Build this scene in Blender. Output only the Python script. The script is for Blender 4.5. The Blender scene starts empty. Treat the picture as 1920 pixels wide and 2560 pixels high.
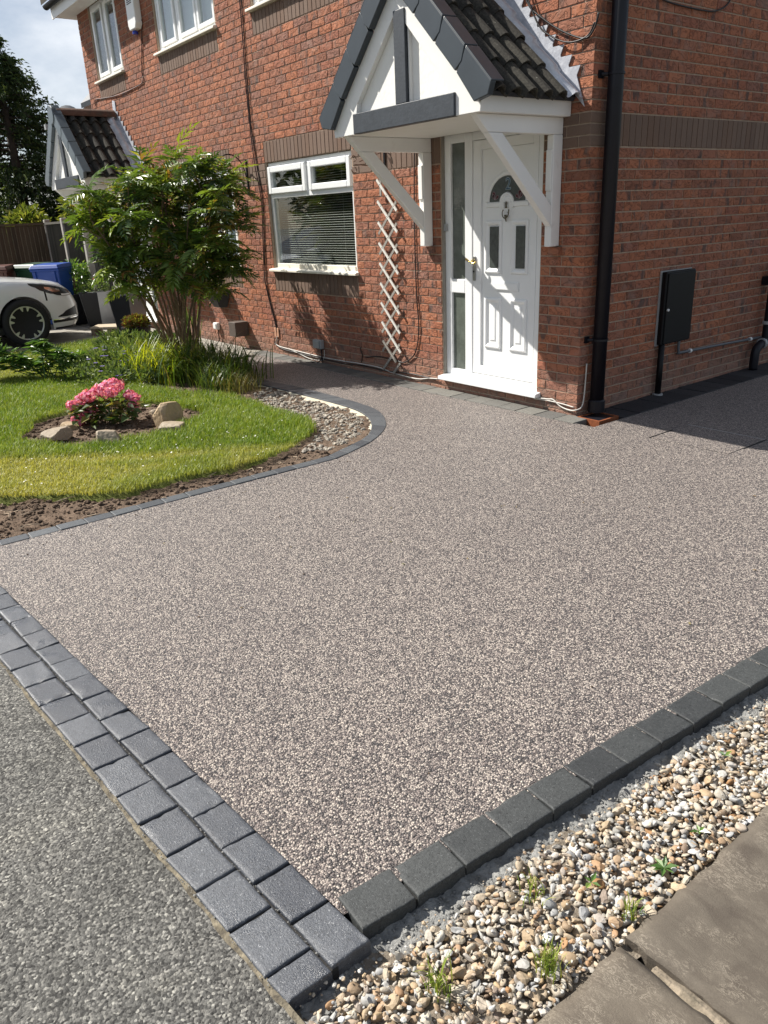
import bpy, bmesh, math, random
import numpy as np
from mathutils import Vector, Matrix
random.seed(7)
rng = np.random.default_rng(11)
sc = bpy.context.scene
COL = sc.collection

# ------------------------------------------------------------------ camera
CAM = np.array([3.8422, -4.8560, 1.5787])
CR = np.array([0.61134583, 0.79021677, -0.04258792])
CU = np.array([-0.26293882, 0.25359016, 0.93088947])
CF = np.array([-0.74640435, 0.55789738, -0.36280995])
cd = bpy.data.cameras.new('camera')
cam = bpy.data.objects.new('camera', cd)
COL.objects.link(cam)
cam.matrix_world = Matrix(((CR[0], CU[0], -CF[0], CAM[0]), (CR[1], CU[1], -CF[1], CAM[1]),
                           (CR[2], CU[2], -CF[2], CAM[2]), (0, 0, 0, 1)))
cd.sensor_fit = 'HORIZONTAL'
cd.sensor_width = 36.0
cd.lens = 36.0 * 1899.1 / 1920.0
cd.clip_start = 0.05
cd.clip_end = 600
sc.camera = cam

# ------------------------------------------------------------------ sun, sky, exposure
SX, SY = 0.85, 0.475                      # metres the light travels along x, y per metre of drop
sd = Vector((SX, SY, -1.0)).normalized()
ld = bpy.data.lights.new('sun', 'SUN')
ld.energy = 5.0
ld.angle = math.radians(0.53)
ld.color = (1.0, 0.95, 0.87)
sun = bpy.data.objects.new('sun', ld)
COL.objects.link(sun)
sun.rotation_euler = sd.to_track_quat('-Z', 'Y').to_euler()
W = bpy.data.worlds.new('World')
sc.world = W
W.use_nodes = True
wn, wl = W.node_tree.nodes, W.node_tree.links
for n in list(wn):
    wn.remove(n)
wo = wn.new('ShaderNodeOutputWorld')
bg = wn.new('ShaderNodeBackground')
sky = wn.new('ShaderNodeTexSky')
sky.sky_type = 'NISHITA'
sky.sun_disc = False
sky.sun_elevation = math.asin(-sd.z)
sky.sun_rotation = math.atan2(-sd.x, -sd.y)
sky.air_density = 0.9
sky.dust_density = 1.2
sky.ozone_density = 1.2
bg.inputs['Strength'].default_value = 0.050
tc = wn.new('ShaderNodeTexCoord')
mp = wn.new('ShaderNodeMapping')
mp.inputs['Scale'].default_value = (1, 1, 2.2)
mp.inputs['Location'].default_value = (4.11, 2.13, 1.59)
nz = wn.new('ShaderNodeTexNoise')
nz.inputs['Scale'].default_value = 2.6
nz.inputs['Detail'].default_value = 8
nz.inputs['Roughness'].default_value = 0.58
cr = wn.new('ShaderNodeValToRGB')
cr.color_ramp.elements[0].position = 0.46
cr.color_ramp.elements[0].color = (0.12, 0.12, 0.12, 1)
cr.color_ramp.elements[1].position = 0.66
cr.color_ramp.elements[1].color = (0.9, 0.9, 0.9, 1)
mx = wn.new('ShaderNodeMixRGB')
mx.inputs['Color2'].default_value = (10.6, 11.1, 11.8, 1)
wl.new(tc.outputs['Generated'], mp.inputs['Vector'])
wl.new(mp.outputs[0], nz.inputs['Vector'])
wl.new(nz.outputs['Fac'], cr.inputs[0])
wl.new(cr.outputs[0], mx.inputs['Fac'])
wl.new(sky.outputs[0], mx.inputs['Color1'])
wl.new(mx.outputs[0], bg.inputs['Color'])
wl.new(bg.outputs[0], wo.inputs['Surface'])
sc.view_settings.view_transform = 'Standard'
sc.view_settings.look = 'None'
sc.view_settings.exposure = 0.86
sc.view_settings.gamma = 1.0
sc.view_settings.use_curve_mapping = False

# ------------------------------------------------------------------ helpers: scene objects
ORG = {}
def settags(o, label=None, cat=None, group=None, kind=None):
    if label: o['label'] = label
    if cat: o['category'] = cat
    if group: o['group'] = group
    if kind: o['kind'] = kind
    return o
def thing(name, label, cat, loc=(0, 0, 0), group=None, kind=None):
    o = bpy.data.objects.new(name, None)
    COL.objects.link(o)
    o.empty_display_size = 0.1
    o.location = loc
    ORG[o] = np.array(loc, float)
    return settags(o, label, cat, group, kind)
def link(name, me, parent=None, org=None):
    o = bpy.data.objects.new(name, me)
    COL.objects.link(o)
    if org is not None and parent is None:
        o.location = org
        ORG[o] = np.array(org, float)
    else:
        ORG[o] = ORG[parent].copy() if parent is not None else np.zeros(3)
    if parent is not None:
        o.parent = parent
    return o
def child_at(name, me, parent, pos, rot=(0, 0, 0), scale=(1, 1, 1)):
    o = bpy.data.objects.new(name, me)
    COL.objects.link(o)
    o.parent = parent
    p = np.array(pos, float) - ORG[parent]
    o.location = p
    o.rotation_euler = rot
    o.scale = scale
    ORG[o] = np.array(pos, float)
    return o
def raw_mesh(name, V, F, mats, rnd=None, fmat=None, smooth=False, extra=None):
    """F: list of arrays (n x k) of faces; rnd per vertex"""
    me = bpy.data.meshes.new(name)
    V = np.asarray(V, np.float32)
    Fs = [np.asarray(f, np.int32) for f in F if len(f)]
    me.vertices.add(len(V))
    me.vertices.foreach_set('co', V.ravel())
    loops = np.concatenate([f.ravel() for f in Fs])
    tot = np.concatenate([np.full(len(f), f.shape[1], np.int32) for f in Fs])
    st = np.concatenate([[0], np.cumsum(tot)[:-1]]).astype(np.int32)
    me.loops.add(len(loops))
    me.loops.foreach_set('vertex_index', loops.astype(np.int32))
    me.polygons.add(len(tot))
    me.polygons.foreach_set('loop_start', st)
    me.polygons.foreach_set('loop_total', tot)
    me.polygons.foreach_set('use_smooth', np.full(len(tot), bool(smooth)))
    for m in (mats if isinstance(mats, (list, tuple)) else [mats]):
        me.materials.append(m)
    if fmat is not None:
        me.polygons.foreach_set('material_index', np.asarray(fmat, np.int32))
    if rnd is not None:
        a = me.attributes.new('rnd', 'FLOAT', 'POINT')
        a.data.foreach_set('value', np.asarray(rnd, np.float32))
    if extra:
        for k, v in extra.items():
            a = me.attributes.new(k, 'FLOAT', 'POINT')
            a.data.foreach_set('value', np.asarray(v, np.float32))
    me.update(calc_edges=True)
    me.validate()
    return me

class MB:
    def __init__(self):
        self.v = []; self.f = []; self.r = []; self.m = []
    def add(self, V, F, rnd=0.0, mi=0):
        b = len(self.v)
        self.v.extend([tuple(map(float, p)) for p in V])
        self.f.extend([tuple(i + b for i in f) for f in F])
        self.r.extend([rnd] * len(V))
        self.m.extend([mi] * len(F))
        return self
    def box(self, x0, x1, y0, y1, z0, z1, rnd=0.0, mi=0):
        V = [(x0, y0, z0), (x1, y0, z0), (x1, y1, z0), (x0, y1, z0), (x0, y0, z1), (x1, y0, z1), (x1, y1, z1), (x0, y1, z1)]
        F = [(0, 3, 2, 1), (4, 5, 6, 7), (0, 1, 5, 4), (1, 2, 6, 5), (2, 3, 7, 6), (3, 0, 4, 7)]
        return self.add(V, F, rnd, mi)
    def hexa(self, V8, rnd=0.0, mi=0):
        F = [(0, 3, 2, 1), (4, 5, 6, 7), (0, 1, 5, 4), (1, 2, 6, 5), (2, 3, 7, 6), (3, 0, 4, 7)]
        return self.add(V8, F, rnd, mi)
    def prism(self, poly, axis, a, b, rnd=0.0, mi=0):
        """poly of 2D points in the other two axes, extruded along axis from a to b"""
        n = len(poly)
        def p3(p, t):
            if axis == 0: return (t, p[0], p[1])
            if axis == 1: return (p[0], t, p[1])
            return (p[0], p[1], t)
        V = [p3(p, a) for p in poly] + [p3(p, b) for p in poly]
        F = [tuple(range(n - 1, -1, -1)), tuple(range(n, 2 * n))]
        F += [(i, (i + 1) % n, n + (i + 1) % n, n + i) for i in range(n)]
        return self.add(V, F, rnd, mi)
    def tube(self, pts, r, seg=6, cap=True, rnd=0.0, mi=0):
        P = [Vector(p) for p in pts]
        n = len(P)
        rr = r if isinstance(r, (list, tuple, np.ndarray)) else [r] * n
        V = []
        up = None
        for i in range(n):
            t = (P[min(i + 1, n - 1)] - P[max(i - 1, 0)])
            if t.length < 1e-9: t = Vector((0, 0, 1))
            t.normalize()
            if up is None:
                up = Vector((0, 0, 1)) if abs(t.z) < 0.9 else Vector((1, 0, 0))
            s = t.cross(up)
            if s.length < 1e-6:
                s = t.cross(Vector((0.3, 1, 0.2)))
            s.normalize()
            up = s.cross(t); up.normalize()
            for k in range(seg):
                a = 2 * math.pi * k / seg
                V.append(P[i] + (s * math.cos(a) + up * math.sin(a)) * rr[i])
        F = []
        for i in range(n - 1):
            for k in range(seg):
                k2 = (k + 1) % seg
                F.append((i * seg + k, i * seg + k2, (i + 1) * seg + k2, (i + 1) * seg + k))
        if cap:
            F.append(tuple(range(seg - 1, -1, -1)))
            F.append(tuple((n - 1) * seg + k for k in range(seg)))
        return self.add(V, F, rnd, mi)
    def lathe(self, prof, c, axis=2, seg=16, rnd=0.0, mi=0):
        """prof list of (r, h) along axis from centre c"""
        V = []
        for r, h in prof:
            for k in range(seg):
                a = 2 * math.pi * k / seg
                u, w = r * math.cos(a), r * math.sin(a)
                p = (u, w, h) if axis == 2 else ((h, u, w) if axis == 0 else (u, h, w))
                V.append((p[0] + c[0], p[1] + c[1], p[2] + c[2]))
        F = []
        n = len(prof)
        for i in range(n - 1):
            for k in range(seg):
                k2 = (k + 1) % seg
                F.append((i * seg + k, i * seg + k2, (i + 1) * seg + k2, (i + 1) * seg + k))
        F.append(tuple(range(seg - 1, -1, -1)))
        F.append(tuple((n - 1) * seg + k for k in range(seg)))
        return self.add(V, F, rnd, mi)
    def mesh(self, name, mats, org=(0, 0, 0), smooth=False):
        V = np.array(self.v, float) - np.asarray(org, float)
        by = {}
        for i, f in enumerate(self.f):
            by.setdefault(len(f), []).append(i)
        Fs, fm = [], []
        for k, idx in by.items():
            Fs.append(np.array([self.f[i] for i in idx]))
            fm += [self.m[i] for i in idx]
        me = raw_mesh(name, V, Fs, mats, rnd=np.array(self.r), fmat=fm, smooth=smooth)
        return me
    def build(self, name, mats, parent=None, org=None, smooth=False, bevel=0, seg=2):
        o0 = ORG[parent] if parent is not None else (np.zeros(3) if org is None else np.array(org, float))
        me = self.mesh(name, mats, o0, smooth)
        fix_normals(me)
        o = link(name, me, parent, o0 if parent is None else None)
        if bevel: bev(o, bevel, seg)
        return o
def fix_normals(me):
    bm = bmesh.new(); bm.from_mesh(me)
    bmesh.ops.recalc_face_normals(bm, faces=bm.faces)
    bm.to_mesh(me); bm.free()
def bev(o, w, seg=2):
    m = o.modifiers.new('bevel', 'BEVEL')
    m.width = w; m.segments = seg; m.limit_method = 'ANGLE'; m.angle_limit = math.radians(35)
    m.harden_normals = False
    return o
def smooth_path(pts, n=6):
    P = [np.array(p, float) for p in pts]
    out = []
    for i in range(len(P) - 1):
        p0 = P[max(i - 1, 0)]; p1 = P[i]; p2 = P[i + 1]; p3 = P[min(i + 2, len(P) - 1)]
        for k in range(n):
            t = k / n
            out.append(0.5 * ((2 * p1) + (-p0 + p2) * t + (2 * p0 - 5 * p1 + 4 * p2 - p3) * t * t + (-p0 + 3 * p1 - 3 * p2 + p3) * t ** 3))
    out.append(P[-1])
    return [tuple(p) for p in out]
def project(P):
    d = np.asarray(P, float) - CAM
    z = d @ CF
    zz = np.where(z > 0.05, z, 0.05)
    return 960 + 1899.1 * (d @ CR) / zz, 1280 - 1899.1 * (d @ CU) / zz, z

# ------------------------------------------------------------------ helpers: materials
def newmat(name):
    m = bpy.data.materials.new(name)
    m.use_nodes = True
    nt = m.node_tree
    b = nt.nodes['Principled BSDF']
    return m, nt, nt.nodes, nt.links, b
def wpos(n):
    return n.new('ShaderNodeNewGeometry').outputs['Position']
def ramp(n, stops, interp='LINEAR'):
    r = n.new('ShaderNodeValToRGB')
    r.color_ramp.interpolation = interp
    e = r.color_ramp.elements
    while len(e) < len(stops): e.new(0.5)
    for i, (p, c) in enumerate(stops):
        e[i].position = p
        e[i].color = (c[0], c[1], c[2], 1) if len(c) == 3 else c
    return r
def noise(n, l, vec, scale, detail=4, rough=0.55, dist=0.0):
    t = n.new('ShaderNodeTexNoise')
    t.inputs['Scale'].default_value = scale
    t.inputs['Detail'].default_value = detail
    t.inputs['Roughness'].default_value = rough
    t.inputs['Distortion'].default_value = dist
    l.new(vec, t.inputs['Vector'])
    return t
def mixc(n, l, fac, a, b, typ='MIX'):
    m = n.new('ShaderNodeMixRGB'); m.blend_type = typ
    for inp, v in (('Fac', fac), ('Color1', a), ('Color2', b)):
        if hasattr(v, 'links') or hasattr(v, 'is_linked'): l.new(v, m.inputs[inp])
        elif isinstance(v, (int, float)): m.inputs[inp].default_value = v
        else: m.inputs[inp].default_value = (v[0], v[1], v[2], 1)
    return m.outputs[0]
def mathn(n, l, op, a, b=None, clamp=False):
    m = n.new('ShaderNodeMath'); m.operation = op; m.use_clamp = clamp
    for i, v in enumerate((a, b)):
        if v is None: continue
        if isinstance(v, (int, float)): m.inputs[i].default_value = v
        else: l.new(v, m.inputs[i])
    return m.outputs[0]
def bumpn(n, l, b, height, strength, dist):
    bp = n.new('ShaderNodeBump')
    bp.inputs['Strength'].default_value = strength
    bp.inputs['Distance'].default_value = dist
    l.new(height, bp.inputs['Height'])
    l.new(bp.outputs[0], b.inputs['Normal'])
    return bp
def rndval(n, l):
    """one random number per piece: vertex attribute + per-object random, wrapped"""
    a = n.new('ShaderNodeAttribute'); a.attribute_name = 'rnd'
    o = n.new('ShaderNodeObjectInfo')
    s = mathn(n, l, 'ADD', a.outputs['Fac'], o.outputs['Random'])
    return mathn(n, l, 'FRACT', s)
def simple(name, col, rough=0.5, var=0.12, scale=6.0, bump=0.0, bscale=60.0, metal=0.0, spec=0.5, coat=0.0, dirt=None, dscale=3.0, dpos=0.55):
    m, nt, n, l, b = newmat(name)
    p = wpos(n)
    t = noise(n, l, p, scale, 6, 0.6)
    r = ramp(n, [(0.25, [c * (1 - var) for c in col]), (0.75, [min(1, c * (1 + var)) for c in col])])
    l.new(t.outputs['Fac'], r.inputs[0])
    c = r.outputs[0]
    if dirt:
        d = noise(n, l, p, dscale, 8, 0.65, 0.4)
        dr = ramp(n, [(dpos, (0, 0, 0)), (dpos + 0.2, (1, 1, 1))])
        l.new(d.outputs['Fac'], dr.inputs[0])
        c = mixc(n, l, dr.outputs[0], c, dirt)
    l.new(c, b.inputs['Base Color'])
    b.inputs['Roughness'].default_value = rough
    b.inputs['Metallic'].default_value = metal
    b.inputs['Specular IOR Level'].default_value = spec
    if coat:
        b.inputs['Coat Weight'].default_value = coat
        b.inputs['Coat Roughness'].default_value = 0.05
    if bump:
        bn = noise(n, l, p, bscale, 6, 0.6)
        bumpn(n, l, b, bn.outputs['Fac'], 1.0, bump)
    return m
# ------------------------------------------------------------------ materials
def brick_mat(name, stops, smudge=True, relief=0.006, brown=False):
    m, nt, n, l, b = newmat(name)
    p = wpos(n)
    rv = rndval(n, l)
    r = ramp(n, stops)
    l.new(rv, r.inputs[0])
    c = r.outputs[0]
    # rolled clay drag marks: curved thin creases
    off = n.new('ShaderNodeVectorMath'); off.operation = 'SCALE'
    cb = n.new('ShaderNodeCombineXYZ')
    l.new(rv, cb.inputs[0]); l.new(rv, cb.inputs[2])
    l.new(cb.outputs[0], off.inputs[0]); off.inputs['Scale'].default_value = 37.0
    ad = n.new('ShaderNodeVectorMath'); ad.operation = 'ADD'
    l.new(p, ad.inputs[0]); l.new(off.outputs[0], ad.inputs[1])
    q = ad.outputs[0]
    mpn = n.new('ShaderNodeMapping'); mpn.inputs['Scale'].default_value = (1.0, 1.0, 1.5)
    l.new(q, mpn.inputs['Vector'])
    if not brown:
        cz = noise(n, l, mpn.outputs[0], 10.0, 3, 0.45, 1.6)
        ab = mathn(n, l, 'ABSOLUTE', mathn(n, l, 'SUBTRACT', cz.outputs['Fac'], 0.5))
        cre = ramp(n, [(0.0, (0, 0, 0)), (0.020, (0.65, 0.65, 0.65)), (0.06, (1, 1, 1))])
        l.new(ab, cre.inputs[0])
        lump = noise(n, l, mpn.outputs[0], 22.0, 4, 0.6, 0.6)
        hgt = mathn(n, l, 'ADD', mathn(n, l, 'MULTIPLY', cre.outputs[0], 0.5), mathn(n, l, 'MULTIPLY', lump.outputs['Fac'], 0.9))
        c = mixc(n, l, mathn(n, l, 'MULTIPLY', mathn(n, l, 'SUBTRACT', 1.0, cre.outputs[0]), 0.52), c, (0.05, 0.022, 0.016))
        sc2 = noise(n, l, q, 55.0, 4, 0.6)
        c = mixc(n, l, 0.55, c, mixc(n, l, sc2.outputs['Fac'], (0.5, 0.5, 0.5), (1.35, 1.3, 1.25)), 'MULTIPLY')
    else:
        # fine drag-wire texture
        mpb = n.new('ShaderNodeMapping'); mpb.inputs['Scale'].default_value = (1.0, 1.0, 0.12)
        l.new(q, mpb.inputs['Vector'])
        dw = noise(n, l, mpb.outputs[0], 160.0, 3, 0.6)
        sp = noise(n, l, q, 90.0, 3, 0.6)
        hgt = mathn(n, l, 'ADD', dw.outputs['Fac'], mathn(n, l, 'MULTIPLY', sp.outputs['Fac'], 0.6))
        c = mixc(n, l, 0.5, c, mixc(n, l, sp.outputs['Fac'], (0.6, 0.6, 0.6), (1.35, 1.3, 1.3)), 'MULTIPLY')
    if smudge:
        mps = n.new('ShaderNodeMapping'); mps.inputs['Scale'].default_value = (1.0, 1.0, 0.35)
        l.new(q, mps.inputs['Vector'])
        sm = noise(n, l, mps.outputs[0], 11.0, 3, 0.5, 0.3)
        smr = ramp(n, [(0.585, (0, 0, 0)), (0.67, (1, 1, 1))])
        l.new(sm.outputs['Fac'], smr.inputs[0])
        c = mixc(n, l, mathn(n, l, 'MULTIPLY', smr.outputs[0], 0.8), c, (0.085, 0.066, 0.06))
        gr = noise(n, l, q, 7.0, 3, 0.5)
        grr = ramp(n, [(0.55, (0, 0, 0)), (0.72, (1, 1, 1))])
        l.new(gr.outputs['Fac'], grr.inputs[0])
        c = mixc(n, l, mathn(n, l, 'MULTIPLY', grr.outputs[0], 0.45), c, (0.27, 0.19, 0.155))
    pt = noise(n, l, p, 0.9, 5, 0.65)
    c = mixc(n, l, 0.5, c, mixc(n, l, pt.outputs['Fac'], (0.62, 0.64, 0.68), (1.36, 1.34, 1.30)), 'MULTIPLY')
    # splash-back grime and bloom on the lowest courses
    sep = n.new('ShaderNodeSeparateXYZ'); l.new(p, sep.inputs[0])
    gm = n.new('ShaderNodeMapRange'); gm.inputs['From Min'].default_value = 0.38; gm.inputs['From Max'].default_value = 0.02
    l.new(sep.outputs['Z'], gm.inputs['Value'])
    gn = noise(n, l, p, 5.0, 6, 0.65)
    c = mixc(n, l, mathn(n, l, 'MULTIPLY', mathn(n, l, 'MULTIPLY', gm.outputs[0], gn.outputs['Fac']), 1.0, True), c, (0.25, 0.19, 0.155))
    l.new(c, b.inputs['Base Color'])
    b.inputs['Roughness'].default_value = 0.85
    b.inputs['Specular IOR Level'].default_value = 0.25
    bumpn(n, l, b, hgt, 1.0, relief if not brown else 0.0015)
    return m
BRICK = brick_mat('red_brick', [(0.0, (0.232, 0.101, 0.066)), (0.16, (0.327, 0.136, 0.081)), (0.35, (0.391, 0.149, 0.079)),
                                (0.5, (0.301, 0.120, 0.078)), (0.68, (0.412, 0.163, 0.088)), (0.84, (0.264, 0.130, 0.096)), (1.0, (0.359, 0.142, 0.081))], relief=0.007)
BROWN = brick_mat('brown_brick', [(0.0, (0.155, 0.105, 0.08)), (0.5, (0.185, 0.13, 0.1)), (1.0, (0.165, 0.105, 0.075))], smudge=False, brown=True)
MORTAR = simple('mortar', (0.40, 0.31, 0.235), 0.95, 0.18, 25, 0.002, 120, spec=0.1)
WHITE = simple('white_paint', (0.80, 0.79, 0.76), 0.45, 0.03, 5, 0.0006, 40, dirt=(0.62, 0.59, 0.53), dscale=4.0, dpos=0.62)
RENDER = simple('white_render', (0.80, 0.79, 0.75), 0.7, 0.03, 6, 0.0022, 26)
UPVC = simple('white_upvc', (0.82, 0.83, 0.83), 0.28, 0.02, 4)
SILLM = simple('cream_sill_paint', (0.76, 0.72, 0.62), 0.5, 0.06, 8, 0.0008, 50, dirt=(0.35, 0.33, 0.26), dscale=14, dpos=0.6)
DKTIMBER = simple('dark_grey_timber_paint', (0.035, 0.042, 0.052), 0.5, 0.25, 14, 0.0015, 50)
CAPM = simple('anthracite_plastic', (0.040, 0.050, 0.060), 0.38, 0.12, 8)
CAPL = simple('pale_grey_plastic', (0.30, 0.35, 0.38), 0.35, 0.08, 6)
BLACKP = simple('black_plastic', (0.006, 0.006, 0.010), 0.45, 0.2, 8, spec=0.35)
BLACKM = simple('black_painted_steel', (0.004, 0.004, 0.005), 0.5, 0.2, 8, spec=0.25)
WHITEP = simple('white_plastic', (0.78, 0.78, 0.76), 0.35, 0.03, 8)
GREYP = simple('grey_plastic', (0.33, 0.34, 0.34), 0.4, 0.06, 20)
LEAD = simple('lead_flashing', (0.50, 0.52, 0.57), 0.40, 0.18, 9, 0.005, 14, metal=0.25, dirt=(0.70, 0.72, 0.76), dscale=7, dpos=0.48)
BRONZE = simple('tarnished_bronze', (0.14, 0.125, 0.085), 0.35, 0.3, 60, metal=0.8)
BRASS = simple('brass', (0.62, 0.46, 0.18), 0.25, 0.1, 60, metal=1.0)
STEELD = simple('dull_steel', (0.35, 0.35, 0.34), 0.35, 0.1, 30, metal=0.9)
TERRA = simple('terracotta', (0.50, 0.27, 0.17), 0.8, 0.15, 40)
GULLY = simple('orange_clay_plastic', (0.22, 0.065, 0.022), 0.6, 0.2, 40)
TRELB = simple('grey_trellis_wood', (0.27, 0.25, 0.22), 0.8, 0.2, 50)
TREL_LIT = simple('sunlit_trellis_lath', (0.66, 0.64, 0.59), 0.6, 0.1, 60)  # whitish copy of the lath wood, sunlight painted into the front laths
CABLEB = simple('black_cable', (0.012, 0.010, 0.010), 0.5, 0.2, 20)
CABLER = simple('brown_cable', (0.05, 0.018, 0.015), 0.5, 0.2, 20)
CABLEW = simple('grey_white_cable', (0.50, 0.48, 0.44), 0.5, 0.1, 20)
VENTBR = simple('brown_metal_box', (0.085, 0.066, 0.055), 0.6, 0.12, 8)
IRON = simple('rusty_wrought_iron', (0.16, 0.10, 0.07), 0.5, 0.4, 60, metal=0.4)
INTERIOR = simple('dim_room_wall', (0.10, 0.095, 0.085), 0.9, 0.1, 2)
CURTAIN = simple('pale_net_curtain', (0.80, 0.83, 0.88), 0.9, 0.05, 3)
BLIND = simple('cream_blind_slat', (0.72, 0.69, 0.62), 0.45, 0.03, 5)
CONC = simple('concrete', (0.27, 0.25, 0.215), 0.9, 0.2, 4, 0.002, 120, dirt=(0.17, 0.15, 0.125), dscale=2.0, dpos=0.55)
TILE = None
def tile_mat():
    m, nt, n, l, b = newmat('weathered_concrete_tile')
    p = wpos(n)
    rv = rndval(n, l)
    t = noise(n, l, p, 60, 6, 0.7)
    r = ramp(n, [(0.3, (0.020, 0.019, 0.018)), (0.55, (0.056, 0.053, 0.046)), (0.8, (0.105, 0.098, 0.083))])
    l.new(t.outputs['Fac'], r.inputs[0])
    c = mixc(n, l, 0.5, r.outputs[0], mixc(n, l, rv, (0.6, 0.6, 0.6), (1.3, 1.25, 1.1)), 'MULTIPLY')
    li = noise(n, l, p, 26, 3, 0.5)
    lr = ramp(n, [(0.72, (0, 0, 0)), (0.76, (1, 1, 1))])
    l.new(li.outputs['Fac'], lr.inputs[0])
    c = mixc(n, l, lr.outputs[0], c, (0.42, 0.42, 0.36))
    l.new(c, b.inputs['Base Color'])
    b.inputs['Roughness'].default_value = 0.9
    b.inputs['Specular IOR Level'].default_value = 0.2
    bumpn(n, l, b, t.outputs['Fac'], 0.8, 0.003)
    return m
TILE = tile_mat()
RIDGEM = simple('red_brown_ridge_tile', (0.11, 0.055, 0.035), 0.8, 0.35, 20, 0.002, 60, dirt=(0.06, 0.055, 0.04), dscale=9, dpos=0.5)

def glass_mat(name, tint=(0.9, 0.93, 0.92), ior=1.7, rough=0.0, see=0.85):
    m, nt, n, l, b = newmat(name)
    n.remove(b)
    out = n['Material Output']
    g = n.new('ShaderNodeBsdfGlossy'); g.inputs['Roughness'].default_value = rough
    g.inputs['Color'].default_value = (0.95, 0.97, 1, 1)
    t = n.new('ShaderNodeBsdfTransparent'); t.inputs['Color'].default_value = (tint[0] * see, tint[1] * see, tint[2] * see, 1)
    f = n.new('ShaderNodeFresnel')
    # thin pane: the far face must not act as glass-to-air
    bf = n.new('ShaderNodeNewGeometry').outputs['Backfacing']
    l.new(mathn(n, l, 'ADD', mathn(n, l, 'MULTIPLY', bf, 1.0 / ior - ior), ior), f.inputs['IOR'])
    mx_ = n.new('ShaderNodeMixShader')
    l.new(f.outputs[0], mx_.inputs[0]); l.new(t.outputs[0], mx_.inputs[1]); l.new(g.outputs[0], mx_.inputs[2])
    l.new(mx_.outputs[0], out.inputs['Surface'])
    return m
GLASS = glass_mat('window_glass', ior=1.6, see=0.95)
DOORGLASS = simple('dark_obscured_glass', (0.055, 0.065, 0.06), 0.12, 0.35, 30, 0.0015, 70, spec=0.8)
SIDEGLASS = simple('obscured_side_glass', (0.10, 0.115, 0.10), 0.16, 0.3, 10, 0.002, 80, spec=0.8)

def resin_mat():
    m, nt, n, l, b = newmat('resin_bound_aggregate')
    p = wpos(n)
    v = n.new('ShaderNodeTexVoronoi'); v.inputs['Scale'].default_value = 182.0
    l.new(p, v.inputs['Vector'])
    sp = n.new('ShaderNodeSeparateColor'); l.new(v.outputs['Color'], sp.inputs[0])
    r = ramp(n, [(0.0, (0.018, 0.014, 0.015)), (0.22, (0.040, 0.031, 0.031)), (0.40, (0.097, 0.076, 0.071)), (0.56, (0.180, 0.146, 0.130)),
                 (0.74, (0.290, 0.245, 0.214)), (0.90, (0.396, 0.344, 0.294)), (1.0, (0.493, 0.439, 0.370))])
    l.new(sp.outputs[0], r.inputs[0])
    c = r.outputs[0]
    # tiny gaps between the grains
    ed = ramp(n, [(0.0, (1, 1, 1)), (0.5, (1, 1, 1)), (0.9, (0.16, 0.15, 0.16))])
    l.new(mathn(n, l, 'MULTIPLY', v.outputs['Distance'], 1.15), ed.inputs[0])
    c = mixc(n, l, 0.9, c, ed.outputs[0], 'MULTIPLY')
    big = noise(n, l, p, 0.8, 6, 0.62, 0.6)
    c = mixc(n, l, 0.55, c, mixc(n, l, big.outputs['Fac'], (0.72, 0.71, 0.73), (1.28, 1.27, 1.24)), 'MULTIPLY')
    tro = noise(n, l, p, 62.0, 3, 0.7)
    tr = ramp(n, [(0.33, (0.45, 0.44, 0.45)), (0.5, (1.0, 1.0, 1.0)), (0.68, (1.0, 1.0, 1.0))])
    l.new(tro.outputs['Fac'], tr.inputs[0])
    c = mixc(n, l, 0.85, c, tr.outputs[0], 'MULTIPLY')
    c = mixc(n, l, 1.0, c, (1.16, 1.16, 1.16), 'MULTIPLY')
    l.new(c, b.inputs['Base Color'])
    b.inputs['Roughness'].default_value = 0.55
    b.inputs['Specular IOR Level'].default_value = 0.5
    b.inputs['Sheen Weight'].default_value = 0.12
    b.inputs['Sheen Roughness'].default_value = 0.5
    bumpn(n, l, b, mathn(n, l, 'SUBTRACT', 1.0, v.outputs['Distance']), 1.0, 0.0045)
    return m
RESIN = resin_mat()
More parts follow.
